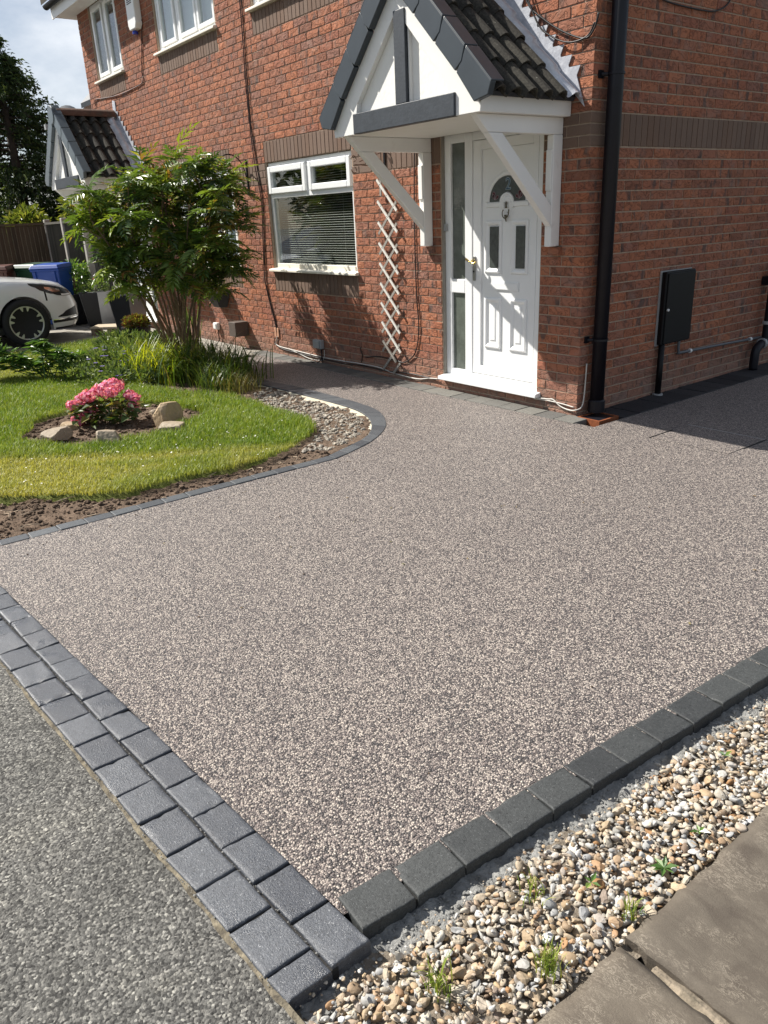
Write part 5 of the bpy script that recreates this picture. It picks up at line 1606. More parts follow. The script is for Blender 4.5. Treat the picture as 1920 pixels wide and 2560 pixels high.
    # arc-length helper
    def tl(y): return float(np.interp(y, py[np.argsort(py)], t[np.argsort(py)]))
    a, b_ = tl(-.78), tl(-.12)
    L = np.linspace(a, b_, 22)
    hz = lambda y: np.interp(y, t, ztop)
    patch('headlight', HEADG, L, lambda y: hz(y) - np.interp((y - a) / (b_ - a), [0, .25, .6, .9, 1], [.035, .13, .165, .14, .07]), lambda y: hz(y) - np.interp((y - a) / (b_ - a), [0, .5, 1], [.012, .020, .05]), .004)
    L2 = np.linspace(a + (b_ - a) * .28, a + (b_ - a) * .62, 10)
    patch('headlamp_reflector', CHROME, L2, lambda y: hz(y) - np.interp((y - a) / (b_ - a), [.28, .45, .62], [.085, .12, .10]), lambda y: hz(y) - np.interp((y - a) / (b_ - a), [.28, .45, .62], [.055, .055, .07]), .007)
    L3 = np.linspace(a + (b_ - a) * .62, a + (b_ - a) * .92, 8)
    patch('daytime_lamp', simple('lamp_white', (0.8, 0.8, 0.8), 0.2), L3, lambda y: hz(y) - np.interp((y - a) / (b_ - a), [.6, .92], [.160, .130]), lambda y: hz(y) - np.interp((y - a) / (b_ - a), [.6, .92], [.135, .110]), .007)
    a2, b2 = tl(-.20), t[-1]
    Lf = np.linspace(tl(-.46), tl(-.13), 12)
    patch('fog_recess', BLACKP, Lf, lambda y: .365, lambda y: np.interp(y, [Lf[0], Lf[5], Lf[-1]], [.372, .46, .50]), .004)
    Lg = np.linspace(tl(-.55), tl(-.08), 16)
    patch('bumper_slot', BLACKP, Lg, lambda y: .290, lambda y: .328, .005)
    patch('chrome_trim', CHROME, Lg, lambda y: .329, lambda y: .340, .007)
    Lc = np.linspace(tl(-.05), t[-1], 16)
    patch('lower_grille', BLACKP, Lc, lambda y: .30, lambda y: .42, .004)
    patch('grille', BLACKP, Lc, lambda y: .50, lambda y: .60, .006)
    Lb = np.linspace(tl(-.50), t[-1], 24)
    patch('splitter', BLACKP, Lb, lambda y: .19, lambda y: .218, .002)
    seam = [tl(-.585), tl(-.575)]
    patch('bumper_seam', BLACKP, seam, lambda y: .62, lambda y: .80, .0015)
    patch('door_seam', BLACKP, [tl(-1.56), tl(-1.552)], lambda y: .30, lambda y: .95, .0015)
    MB().box(xc - .86, xc + .86, YN - 4.6, YN - .60, .20, .30).build('underbody', BLACKP, car)
    for yw in YW:
        for sg in (1, -1):
            w = thing('wheel', None, None, (xc + sg * .80, YN + yw, ZW))
            w.parent = car; w.location = Vector(ORG[w] - ORG[car])
            c_ = (xc + sg * .80, YN + yw, ZW)
            MB().lathe([(.24, -.10), (.315, -.10), (.335, -.075), (.338, 0), (.335, .075), (.315, .10), (.245, .104), (.235, .09)], c_, 0, 40).build('tyre', TYRE, w, smooth=True)
            MB().lathe([(.02, .0), (.235, .0), (.24, -.08)], (c_[0] + sg * .0, c_[1], c_[2]), 0, 32).build('rim_barrel', BLACKP, w)
            o_ = c_[0] + sg * .085
            rg = MB()
            V = []
            for r_, dx in ((.246, .012), (.232, .016), (.222, .006), (.222, -.03)):
                for k in range(40):
                    a_ = 2 * math.pi * k / 40
                    V.append((o_ + sg * dx, c_[1] + r_ * math.cos(a_), c_[2] + r_ * math.sin(a_)))
            F = [(q * 40 + k, q * 40 + (k + 1) % 40, (q + 1) * 40 + (k + 1) % 40, (q + 1) * 40 + k) for q in range(3) for k in range(40)]
            rg.add(V, F).build('rim', RIMS, w, smooth=True)
            for k in range(5):
                a_ = 2 * math.pi * (k + .23) / 5
                for dlt in (-.20, .20):
                    aa = a_ + dlt
                    d_ = np.array([0, math.cos(aa), math.sin(aa)]); n_ = np.array([0, -math.sin(aa), math.cos(aa)])
                    i0 = np.array([o_ - sg * .03, c_[1], c_[2]]) + np.array([0, math.cos(a_), math.sin(a_)]) * .045
                    i1 = np.array([o_ + sg * .004, c_[1], c_[2]]) + d_ * .226
                    V8 = []
                    for dep in (-.02 * sg, .008 * sg):
                        V8 += [i0 - n_ * .016 + [dep, 0, 0], i1 - n_ * .020 + [dep, 0, 0], i1 + n_ * .020 + [dep, 0, 0], i0 + n_ * .016 + [dep, 0, 0]]
                    MB().hexa(V8).build('spoke', RIMD, w)
                    # machined tip of the spoke
                    j0 = np.array([o_ + sg * .0135, c_[1], c_[2]]) + d_ * .170
                    j1 = np.array([o_ + sg * .0165, c_[1], c_[2]]) + d_ * .230
                    MB().add([j0 - n_ * .006, j1 - n_ * .026, j1 + n_ * .026, j0 + n_ * .006], [(0, 1, 2, 3)]).build('spoke_face', RIMS, w)
            MB().lathe([(.035, -.02), (.035, sg * .012), (.02, sg * .018)], (o_ - sg * .02, c_[1], c_[2]), 0, 16).build('hub_cap', RIMD, w)
    for sg in (1, -1):
        MB().prism([(YN - 1.78, .97), (YN - 1.58, .98), (YN - 1.56, 1.07), (YN - 1.76, 1.10)], 0, xc + sg * .90, xc + sg * 1.06).build('wing_mirror', PAINT, car, bevel=.02)
make_car(-8.40, -1.14)

# ------------------------------------------------------------------ bins, fence, planters
def wheelie_bin(x, y, rot, col, label, letters=None):
    m = simple(label.split()[0] + '_bin_plastic', col, 0.42, 0.06, 6, 0.0006, 60)
    b = thing('wheelie_bin', label, 'bin', (x, y, 0), group='wheelie bins by the fence')
    R_ = Matrix.Rotation(rot, 3, 'Z')
    def T(V): return [tuple(R_ @ Vector(p) + Vector((x, y, 0))) for p in V]
    def hexa(V8): return MB().hexa(T(V8))
    def fr(x0, x1, y0, y1, z0, z1, t=0, tf=0):
        return [(x0 + t, y0 + tf, z0), (x1 - t, y0 + tf, z0), (x1 - t, y1 - t, z0), (x0 + t, y1 - t, z0), (x0, y0, z1), (x1, y0, z1), (x1, y1, z1), (x0, y1, z1)]
    hexa(fr(-.24, .24, -.26, .24, .06, .96, .045, .08)).build('bin_body', m, b, bevel=.02)
    hexa(fr(-.255, .255, -.275, .255, .945, .985)).build('rim', m, b, bevel=.008)
    hexa([(-.265, -.295, .987), (.265, -.295, .987), (.265, .25, .987), (-.265, .25, .987), (-.235, -.25, 1.05), (.235, -.25, 1.05), (.245, .24, 1.065), (-.245, .24, 1.065)]).build('lid', m, b, bevel=.012)
    MB().tube(T([(-.2, .25, .97), (-.2, .31, 1.0), (.2, .31, 1.0), (.2, .25, .97)]), .016, 8).build('handle', m, b)
    for sx in (-1, 1):
        hexa(fr(sx * .17 - .012, sx * .17 + .012, -.285, -.255, .45, .94, 0, .05)).build('rib', m, b)
        c_ = T([(sx * .23, .22, .10)])[0]
        MB().lathe([(.02, -.02), (.10, -.02), (.10, .02), (.02, .02)], c_, 0, 18).build('wheel', BLACKP, b)
    if letters:
        lm = simple('pale_bin_lettering', (0.55, 0.62, 0.70), 0.5)
        for i, s_ in enumerate(letters):
            c_ = bpy.data.curves.new('t', 'FONT'); c_.body = s_; c_.size = .052; c_.align_x = 'CENTER'; c_.extrude = .0006
            ob = bpy.data.objects.new('t', c_); COL.objects.link(ob)
            me = bpy.data.meshes.new_from_object(ob.evaluated_get(bpy.context.evaluated_depsgraph_get()))
            bpy.data.objects.remove(ob); me.materials.clear(); me.materials.append(lm)
            p = T([(.03, -.2325 + .0053 * i, .62 - .065 * i)])[0]
            child_at('lettering', me, b, p, (math.radians(90 + 5.1), 0, rot))
    return b
wheelie_bin(-10.52, -1.02, math.radians(48), (0.006, 0.05, 0.27), 'blue wheelie bin with pale lettering standing in front of the fence', ['NEWSPAPERS AND', 'MAGAZINES ONLY'])
wheelie_bin(-11.25, -1.10, math.radians(30), (0.012, 0.045, 0.022), 'green wheelie bin standing left of the blue bin')
wheelie_bin(-11.35, -1.72, math.radians(60), (0.075, 0.022, 0.012), 'brown wheelie bin behind the bonnet of the white car')
fe = thing('fence', 'tall close boarded wooden fence with concrete posts beyond the bins', 'fence', (-12.5, -.3, 0))
def fence_run(p, q, n, mat, h=1.70, bw=.0):
    p = np.array(p); q = np.array(q)
    L = np.linalg.norm(q - p); d = (q - p) / L; nn_ = np.array([d[1], -d[0]])
    if nn_ @ (np.array([0, -6.]) - p) < 0: nn_ = -nn_
    def B(name, s0, s1, o0, o1, z0, z1, m):
        V8 = []
        for z in (z0, z1):
            for (s_, o_) in ((s0, o0), (s1, o0), (s1, o1), (s0, o1)):
                a = p + d * s_ + nn_ * o_
                V8.append((a[0], a[1], z))
        return MB().hexa(V8).build(name, m, fe)
    w = L / n
    for i in range(n):
        a = .0 + rng.normal(0, .002)
        V8 = []
        o0, o1 = .012 + a, .004 + a
        V8 = []
        for z in (.26, h + rng.normal(0, .003)):
            for (s_, o_) in ((i * w, o0 - .006), ((i + 1) * w - .006, .024 + a), ((i + 1) * w - .004, -.004), (i * w, -.004)):
                c_ = p + d * s_ + nn_ * o_
                V8.append((c_[0], c_[1], z))
        MB().hexa(V8).build('fence_board', mat, fe)
    B('gravel_board', 0, L, -.02, .02, -.02, .255, CONPOST)
    B('capping_rail', 0, L, -.03, .035, h + .005, h + .045, mat)
def fence_post(p, h=1.80):
    MB().box(p[0] - .055, p[0] + .055, p[1] - .055, p[1] + .055, -.1, h).build('fence_post', CONPOST, fe, bevel=.012)
fence_run((-13.45, -.22), (-13.45, -2.02), 22, FENCEW)
fence_run((-13.45, -2.15), (-13.45, -3.95), 22, FENCEW)
fence_run((-13.36, -.20), (-12.05, -.24), 18, FENCEG); fence_run((-11.92, -.26), (-10.62, -.32), 18, FENCEG)
for p in ((-13.45, -.16), (-13.45, -2.08), (-13.45, -4.0), (-11.98, -.25), (-10.55, -.33)):
    fence_post(p)
fence_run((-10.5, -.28), (-10.23, -.1), 4, FENCEG)
def leafball(name, label, cat, c, r, n, size, m, stalks=None, flat=1.0, seed=1, org=None):
    q = np.random.default_rng(seed)
    d = q.normal(0, 1, (n, 3)); d /= np.linalg.norm(d, axis=1)[:, None]
    rad = q.random(n) ** .45
    P = np.array(c) + d * rad[:, None] * np.array(r)
    return P, d
def leaves_mesh(P, D, N, L, Wd, rnd, fold=.25, droop=0.0, z=None):
    """diamond leaves: base P, direction D, normal N, length L, width Wd"""
    D = D / np.linalg.norm(D, axis=1)[:, None]
    S_ = np.cross(D, N); S_ /= (np.linalg.norm(S_, axis=1)[:, None] + 1e-9)
    Nn = np.cross(S_, D)
    mid = P + D * (L * .45)[:, None]
    a = mid + S_ * (Wd / 2)[:, None] + Nn * (Wd * fold)[:, None]
    b_ = mid - S_ * (Wd / 2)[:, None] + Nn * (Wd * fold)[:, None]
    tip = P + D * L[:, None] - Nn * (L * droop)[:, None]
    V = np.stack([P, a, tip, b_], 1).reshape(-1, 3)
    n = len(P); k = np.arange(n) * 4
    F = np.concatenate([np.stack([k, k + 1, k + 2], 1), np.stack([k, k + 2, k + 3], 1)])
    return V, F, np.repeat(rnd, 4)
def blob(q, n, c, r, size, up=.4, w=.5, fold=.2, droop=.15, hollow=.4):
    d = q.normal(0, 1, (n, 3)); d /= np.linalg.norm(d, axis=1)[:, None]
    rad = hollow + (1 - hollow) * q.random(n) ** .5
    P = np.array(c) + d * rad[:, None] * np.array(r)
    D = d + q.normal(0, .5, (n, 3)); D[:, 2] += up
    N = q.normal(0, .5, (n, 3)); N[:, 2] += 1
    L = size * q.uniform(.6, 1.3, n)
    return leaves_mesh(P, D, N, L, L * w, q.random(n), fold, droop)
def foliage(name, parts, m, parent=None, kind='stuff', org=None):
    Vs, Fs, Rs = [], [], []
    n = 0
    for V, F, R_ in parts:
        Vs.append(V); Fs.append(F + n); Rs.append(R_); n += len(V)
    o0 = ORG[parent] if parent is not None else np.zeros(3) if org is None else np.array(org, float)
    me = raw_mesh(name, np.concatenate(Vs) - o0, [np.concatenate(Fs)], m, rnd=np.concatenate(Rs))
    o = link(name, me, parent, o0 if parent is None else None)
    if kind: o['kind'] = kind
    return o
def tall_planter(x, y, lab, seed, w=.205, h=.58, rot=.5):
    t = thing('tall_planter', lab, 'planter', (x, y, 0))
    R_ = Matrix.Rotation(rot, 3, 'Z')
    def T(V): return [tuple(R_ @ Vector(p) + Vector((x, y, 0))) for p in V]
    a, b_ = w * .72, w
    MB().hexa(T([(-a, -a, 0), (a, -a, 0), (a, a, 0), (-a, a, 0), (-b_, -b_, h), (b_, -b_, h), (b_, b_, h), (-b_, b_, h)])).build('planter_body', simple('charcoal_planter', (0.012, 0.013, 0.016), 0.5, 0.15, 20), t, bevel=.01)
    SIL = simple('silver_planter_weave', (0.30, 0.305, 0.31), 0.45, 0.1, 8, 0.002, 90, metal=0.3)
    e = .004
    MB().hexa(T([(-a - e, -a, .01), (-a - .001, -a, .01), (-a - .001, a, .01), (-a - e, a, .01), (-b_ - e, -b_, h), (-b_ - .001, -b_, h), (-b_ - .001, b_, h), (-b_ - e, b_, h)])).build('silver_side', SIL, t)
    MB().hexa(T([(a + .001, -a, .01), (a + e, -a, .01), (a + e, a, .01), (a + .001, a, .01), (b_ + .001, -b_, h), (b_ + e, -b_, h), (b_ + e, b_, h), (b_ + .001, b_, h)])).build('silver_side', SIL, t)
    q = np.random.default_rng(seed)
    pl = thing('planter_plant', 'pale leafy plant growing in the ' + ('far' if w > .2 and h < .6 else 'near') + ' charcoal planter', 'plant', (x, y, h))
    foliage('leaves', [blob(q, 260, (x, y, h + .06), (w * 1.05, w * 1.05, .11), .06, .5, .5)], LF_GER, pl)
    MB().tube([(x, y, h - .03), (x, y, h + .05)], .012, 6).build('stem', BARK, pl)
    return t
tall_planter(-9.98, -.50, 'tall charcoal planter with a silver side near the fence', 3)
tall_planter(-8.36, -.55, 'tall charcoal planter with a ribbed silver side nearer the shrub', 4, h=.62)
sl = thing('solar_lamp', 'small dark solar lantern with a red lens stuck in the far planter', 'lamp', (-9.93, -.48, .58))
MB().tube([(-9.93, -.48, .56), (-9.93, -.48, .78)], .010, 6).build('stake', BLACKP, sl)
MB().lathe([(.02, 0), (.03, .02), (.03, .07), (.05, .075), (.01, .11)], (-9.93, -.48, .76), 2, 12).build('lantern', BLACKP, sl)
MB().lathe([(.012, 0), (.018, .012), (.010, .028)], (-9.955, -.515, .77), 2, 10).build('lens', simple('red_lens', (0.6, 0.08, 0.03), 0.3), sl)
def pot(name, lab, x, y, r0, r1, h, m):
    p = thing(name, lab, 'plant pot', (x, y, 0))
    MB().lathe([(r0, 0), (r1, h * .9), (r1 * 1.08, h * .9), (r1 * 1.08, h), (r1 * .9, h), (r1 * .88, h - .04), (.01, h - .04)], (x, y, 0), 2, 24).build('pot_body', m, p, smooth=False)
    return p
pot('plant_pot', 'large black pot in the shade beside the blue bin', -10.75, -.62, .20, .27, .52, BLACKP)
q = np.random.default_rng(21)
bs = thing('bushy_plant', 'round leafy green bush growing in the black pot beside the blue bin', 'plant', (-10.75, -.62, .5))
foliage('leaves', [blob(q, 900, (-10.75, -.62, .78), (.36, .36, .30), .075, .5, .55, hollow=.25)], LF_PEO, bs)
MB().tube([(-10.75, -.62, .46), (-10.75, -.62, .8)], .02, 6).build('stem', BARK, bs)
pot('plant_pot', 'low dark pot of red and lime succulents by the shrub', -7.30, -.86, .17, .20, .24, BLACKP)
q = np.random.default_rng(22)
su = thing('succulent', 'red and lime green succulent rosettes filling the low dark pot', 'plant', (-7.30, -.86, .24))
foliage('leaves', [blob(q, 330, (-7.30 + dx, -.86 + dy, .29 + dz), (.09, .09, .06), .06, .7, .45) for dx, dy, dz in ((-.12, -.03, 0), (.0, .02, .03), (.12, .05, .01), (.05, -.1, -.01))], REDF, su)
MB().tube([(-7.3, -.86, .2), (-7.3, -.86, .28)], .02, 6).build('stem', BARK, su)
hb = thing('wall_basket', 'dark planting basket fixed to the brick wall below the window behind the shrub', 'basket', (-6.15, -.15, .5))
MB().add([(-6.42, -.012, .70), (-5.90, -.012, .70), (-5.98, -.20, .70), (-6.34, -.20, .70), (-6.30, -.012, .50), (-6.02, -.012, .50), (-6.08, -.10, .50), (-6.24, -.10, .50)],
         [(0, 1, 2, 3), (4, 5, 6, 7), (0, 4, 5, 1), (1, 5, 6, 2), (2, 6, 7, 3), (3, 7, 4, 0)]).build('basket_body', BLACKP, hb)
q = np.random.default_rng(23)
foliage('basket_leaves', [blob(q, 150, (-6.15, -.12, .74), (.24, .10, .08), .07)], LF_SHRUB, hb)
# timber doorstep
dsn = thing('timber_step', 'low pale timber step on the drive in front of the far planters', 'step', (-8.75, -.74, 0))
ax_ = np.array([.62, .78]); bx_ = np.array([.80, -.60])
def stp(a, b_): return np.array([-8.78, -.72]) + ax_ * a + bx_ * b_
for i in range(4):
    b0 = -.20 + .102 * i
    Q = [stp(-.30, b0), stp(.30, b0), stp(.30, b0 + .096), stp(-.30, b0 + .096)]
    MB().hexa([(p[0], p[1], .095) for p in Q] + [(p[0], p[1], .125) for p in Q]).build('plank', simple('weathered_pine', (0.40, 0.33, 0.235), 0.8, 0.15, 12), dsn, bevel=.004)
for s_ in (-.26, 0, .26):
    Q = [stp(s_ - .03, -.19), stp(s_ + .03, -.19), stp(s_ + .03, .19), stp(s_ - .03, .19)]
    MB().hexa([(p[0], p[1], -.01) for p in Q] + [(p[0], p[1], .094) for p in Q]).build('bearer', simple('weathered_bearer', (0.22, 0.17, 0.12), 0.85, 0.2, 12), dsn)
# ------------------------------------------------------------------ plants
def strips(base, az, L, lean, width, rnd, seg=5, q=None):
    """arching strap leaves; base Nx3"""
    n = len(base)
    V = np.zeros((n, (seg + 1) * 2, 3))
    dirx = np.cos(az); diry = np.sin(az)
    sx, sy = -diry, dirx
    p = base.copy()
    ang = np.zeros(n) + .08
    for s in range(seg + 1):
        t = s / seg
        wd = width * (1 - t) ** .7 * (.55 + .9 * t if t < .5 else 1) * .5 + .0004
        V[:, s * 2] = p + np.stack([sx * wd, sy * wd, 0 * wd], 1)
        V[:, s * 2 + 1] = p - np.stack([sx * wd, sy * wd, 0 * wd], 1)
        a = ang + lean * (t ** 1.2)
        st = L / seg
        p = p + np.stack([dirx * np.sin(a) * st, diry * np.sin(a) * st, np.cos(a) * st], 1)
    k = np.arange(n)[:, None] * (seg + 1) * 2
    F = np.concatenate([np.stack([k[:, 0] + 2 * s, k[:, 0] + 2 * s + 1, k[:, 0] + 2 * s + 3, k[:, 0] + 2 * s + 2], 1) for s in range(seg)])
    return V.reshape(-1, 3), F, np.repeat(rnd, (seg + 1) * 2)
# ---- lawn blades
q = np.random.default_rng(31)
def dryness(x, y):
    # worn straw-coloured band along the driveway side of the lawn
    d1 = np.abs((y + 3.05) - 1.45 * (x + 1.42)) / 1.76
    band = np.clip(1.3 - d1 / .14, 0, 1)
    edge = np.clip(((x + 1.42) - (y + 3.05) / 1.45) / .25, 0, 1) * .62 + np.clip((-3.45 - y) / .4, 0, 1) * np.clip((x + 2.3) / .4, 0, 1) * .8
    far = np.clip((-5.0 - x) / 1.2, 0, 1) * np.clip((-2.2 - y) / .4, 0, 1) * .55
    n_ = vnoise(x, y, 3.5, 12)
    return np.clip(np.maximum(np.maximum(band, edge * .9), far) * (.45 + .9 * n_) + .28 * np.clip(n_ - .55, 0, 1), 0, 1)
def sample_lawn(n):
    X = q.uniform(-7.9, -.7, n * 3); Yy = q.uniform(-5.0, -.9, n * 3)
    dist = np.hypot(X - CAM[0], Yy - CAM[1])
    keep = q.random(n * 3) < np.clip((6.2 / dist) ** 2.0, 0, 1)
    jx = .035 * (vnoise(X, Yy, 14, 61) - .5) + q.normal(0, .012, len(X)); jy = .035 * (vnoise(X, Yy, 14, 62) - .5) + q.normal(0, .012, len(X))
    m = keep & in_poly(X + jx, Yy + jy, lawn_poly) & (bed_r(X, Yy) > .97)
    u, v, z = project(np.stack([X, Yy, 0 * X], 1))
    m &= (u > -120) & (u < 2000)
    return X[m][:n], Yy[m][:n]
X, Yy = sample_lawn(150000)
n = len(X)
dr = dryness(X, Yy)
tall = vnoise(X, Yy, 2.3, 21)
L = q.uniform(.022, .060, n) * (1.15 - .55 * dr) * (.55 + .9 * tall)
rim = (bed_r(X, Yy) < 1.14)
L = np.where(rim, L * .95, L)
V, F, R_ = strips(np.stack([X, Yy, zlawn(X, Yy) - .004], 1), q.uniform(0, 6.28, n), L, q.uniform(.3, 2.3, n) + dr * .5, q.uniform(.0032, .0062, n), np.clip(.15 + .55 * vnoise(X, Yy, 3.2, 77) + .5 * vnoise(X, Yy, 17, 78) - .35 + q.normal(0, .25, n), 0, .999), 2)
me = raw_mesh('lawn_grass', V, [F], LF_GRASS, rnd=R_, extra={'dry': np.repeat(np.clip(dr * q.uniform(.6, 1.3, n), 0, 1), 6)})
o = link('lawn_grass', me); settags(o, 'short green lawn grass with a worn straw coloured band', 'grass', kind='stuff')
# daisies
X, Yy = sample_lawn(1500); k_ = q.random(len(X)) < .55 * (vnoise(X, Yy, 1.7, 30) > .42); X, Yy = X[k_][:200], Yy[k_][:200]
mb = MB()
for x, y in zip(X, Yy):
    z = zlawn(np.array([x]), np.array([y]))[0] + q.uniform(.030, .048); r_ = q.uniform(.004, .0075)
    tl_ = q.normal(0, .35, 2)
    mb.add([(x + r_ * math.cos(a), y + r_ * math.sin(a), z + r_ * (tl_[0] * math.cos(a) + tl_[1] * math.sin(a))) for a in np.arange(6) * math.pi / 3], [(0, 1, 2, 3, 4, 5)], q.random())
o = mb.build('daisies', CREAMF); settags(o, 'tiny white daisies dotted over the lawn', 'flowers', kind='stuff')

# ---- the big pinnate shrub
SH = thing('leafy_shrub', 'large multi stemmed shrub with glossy pinnate leaves in front of the house', 'shrub', (-4.95, -1.2, 0))
q = np.random.default_rng(41)
outline = [(-.76, 1.80), (-.84, 1.62), (-.68, 1.47), (-.72, 1.22), (-.45, 1.10), (-.50, .95), (-.22, 1.02), (.15, 1.0), (.42, .70), (.62, .95), (.78, 1.34), (.88, 1.64), (.86, 1.94), (.68, 2.12), (.38, 2.28), (.20, 2.28), (-.03, 2.14), (-.20, 2.18), (-.36, 2.06), (-.58, 2.02), (-.78, 1.96)]
E_ = np.array([.6, .8, 0]); N_ = np.array([-.8, .6, 0]); C_ = np.array([-4.6, -1.35, 0])
ros = []
while len(ros) < 80:
    a = q.uniform(-1.2, 1.0); z = q.uniform(.62, 2.42)
    if not in_poly(np.array([a]), np.array([z]), outline)[0]: continue
    if z < 1.15 and a < .2 and q.random() < .6: continue
    dd = 1 - ((a + .1) / 1.15) ** 2 * .6 - ((z - 1.75) / .95) ** 2 * .5
    b_ = q.normal(0, .36) * math.sqrt(max(dd, .08))
    p = C_ + E_ * a + N_ * b_ + np.array([0, 0, z])
    if p[1] > -.28: continue
    if any(np.linalg.norm(p - r_) < .12 for r_ in ros): continue
    ros.append(p)
def frond_mesh(L, npair, tone, seed):
    r = np.random.default_rng(seed)
    V, F, R_ = [], [], []
    n = 0
    rach = []
    for i in range(npair + 1):
        t = i / npair
        rach.append(np.array([L * t, 0, .22 * L * math.sin(t * 1.6) - .30 * L * t * t]))
    P, D, Nn, LL, WW = [], [], [], [], []
    for i in range(1, npair + 1):
        for s_ in (-1, 1):
            t = i / npair
            ll = L * (.30 + .14 * math.sin(math.pi * min(t * 1.05, 1))) * r.uniform(.88, 1.1)
            ang = math.radians(r.uniform(52, 68) - 18 * t)
            P.append(rach[i - 1] * .4 + rach[i] * .6); D.append((math.cos(ang), s_ * math.sin(ang), r.uniform(-.25, .08)))
            Nn.append((r.normal(0, .12), s_ * -.15, 1)); LL.append(ll); WW.append(ll * r.uniform(.26, .34))
    P.append(rach[-1]); D.append((1, 0, -.35)); Nn.append((0, 0, 1)); LL.append(L * .36); WW.append(L * .11)
    rv = np.clip(tone + r.normal(0, .05, len(P)), 0, .999)
    V, F, R_ = leaves_mesh(np.array(P), np.array(D), np.array(Nn, float), np.array(LL), np.array(WW), rv, .16, .10)
    st = MB().tube([tuple(p) for p in rach], [.0028 * (1 - .6 * i / npair) for i in range(npair + 1)], 3)
    Vs = np.array(st.v); Fs = np.array([f for f in st.f if len(f) == 4])
    Vv = np.concatenate([V, Vs]); Rr = np.concatenate([R_, np.full(len(Vs), tone)])
    return Vv, F, Fs + len(V), Rr
protos = []
for k in range(14):
    protos.append(frond_mesh(q.uniform(.24, .34), int(q.integers(6, 9)), [.05, .25, .35, .45, .52, .58, .63, .68, .72, .77, .88, .82, .96, .30][k], 100 + k))
pm = []
for Vv, F3, F4, Rr in protos:
    pm.append(raw_mesh('leaf', Vv, [F3, F4], LF_SHRUB, rnd=Rr))
LF_SHRUB_static = LF_SHRUB
fr_list = []
for p in ros:
    nf = int(q.integers(11, 16))
    ztop_ = p[2]
    for j in range(nf):
        az = 2.4 * j + q.uniform(-.3, .3); el = q.uniform(-.6, .7) + (.35 if j < 4 else 0)
        sc_ = q.uniform(.75, 1.1) * (.62 if j < 3 else 1)
        kk = int(q.integers(0, 13))
        if ztop_ > 1.8 and q.random() < .45: kk = int(q.choice([11, 12, 9, 10]))
        if ztop_ < 1.4 and kk in (12, 11): kk = 0
        pp = p + q.normal(0, .018, 3) - np.array([0, 0, .03 * j / nf])
        fr_list.append((pp, az, el, q.normal(0, .25), sc_, kk))
fp_ = np.array([f[0] for f in fr_list])
depth = (fp_ - CAM) @ CF
ordf = np.argsort(depth)
near = set(ordf[:290].tolist())
SVs, SF3, SF4, SR = [], [], [], []; nv = 0
for i, (pp, az, el, roll, sc_, kk) in enumerate(fr_list):
    Rm = Matrix.Rotation(az, 3, 'Z') @ Matrix.Rotation(-el, 3, 'Y') @ Matrix.Rotation(roll, 3, 'X')
    if i in near:
        o = child_at('leaf', pm[kk], SH, pp, Rm.to_euler(), (sc_, sc_, sc_))
    else:
        Vv, F3, F4, Rr = protos[kk]
        A = np.array(Rm) * sc_
        SVs.append(Vv @ A.T + pp); SF3.append(F3 + nv); SF4.append(F4 + nv); SR.append(np.clip(Rr + q.normal(0, .06), 0, .98)); nv += len(Vv)
me = raw_mesh('foliage', np.concatenate(SVs) - ORG[SH], [np.concatenate(SF3), np.concatenate(SF4)], LF_SHRUB, rnd=np.concatenate(SR))
o = link('foliage', me, SH); o['kind'] = 'stuff'
# stems: a fan of pale canes from one crown
canes = []
for i in range(17):
    tgt = ros[int(q.integers(len(ros)))] if i < 13 else None
for i in range(24):
    a = -.85 + 1.65 * i / 23 + q.normal(0, .05)
    z = q.uniform(1.35, 2.15) * (1 - .18 * abs(a))
    tip = C_ + E_ * a * .85 + N_ * q.normal(0, .2) + np.array([0, 0, z])
    if tip[1] > -.35: tip[1] = -.35
    b0 = np.array([-4.95 + q.normal(0, .09), -1.2 + q.normal(0, .08), -.03])
    m1 = b0 + (tip - b0) * .33 + np.array([q.normal(0, .03), q.normal(0, .03), .16]); m2 = b0 + (tip - b0) * .68 + np.array([q.normal(0, .04), q.normal(0, .04), .10])
    canes.append((b0, m1, m2, tip))
    r0 = q.uniform(.012, .023)
    pts = smooth_path([b0, m1, m2, tip], 6)
    MB().tube(pts, list(np.linspace(r0, .005, len(pts))), 6).build('stem', BARK, SH, smooth=True)
tw = MB()
cpts = np.concatenate([np.array(smooth_path(c_, 8))[8:] for c_ in canes])
for p in ros:
    d_ = np.linalg.norm(cpts - (p - np.array([0, 0, .25])), axis=1); c0 = cpts[int(np.argmin(d_))]
    tw.tube(smooth_path([c0, (c0 + p) / 2 + np.array([0, 0, -.03]), p], 3), [.0075, .0075, .007, .006, .0055, .005, .005], 5)
tw.build('twigs', BARK, SH, smooth=True)['kind'] = 'stuff'

# ---- strap leaved clumps in the border
def clump(name, label, cat, c, n, spread, L, lean, w, m, seed, bias=None, group=None):
    q = np.random.default_rng(seed)
    t = thing(name, label, cat, (c[0], c[1], 0), group)
    b_ = np.stack([c[0] + q.normal(0, spread, n), c[1] + q.normal(0, spread, n), np.full(n, -.03)], 1)
    az = q.uniform(0, 6.28, n) if bias is None else q.normal(bias, 1.1, n)
    LL = q.uniform(L[0], L[1], n)
    nn = min(n, 0)
    V, F, R_ = strips(b_, az, LL, q.uniform(lean[0], lean[1], n), q.uniform(w * .7, w * 1.2, n), q.random(n), 6)
    o = link('leaves', raw_mesh('leaves', V - ORG[t], [F], m, rnd=R_), t); o['kind'] = 'stuff'
    return t
clump('strap_leaf_plant', 'dark green arching strap leaved clump overhanging the path edge', 'plant', (-3.62, -1.30), 440, .16, (.30, .58), (1.0, 2.5), .016, LF_DAY, 51)
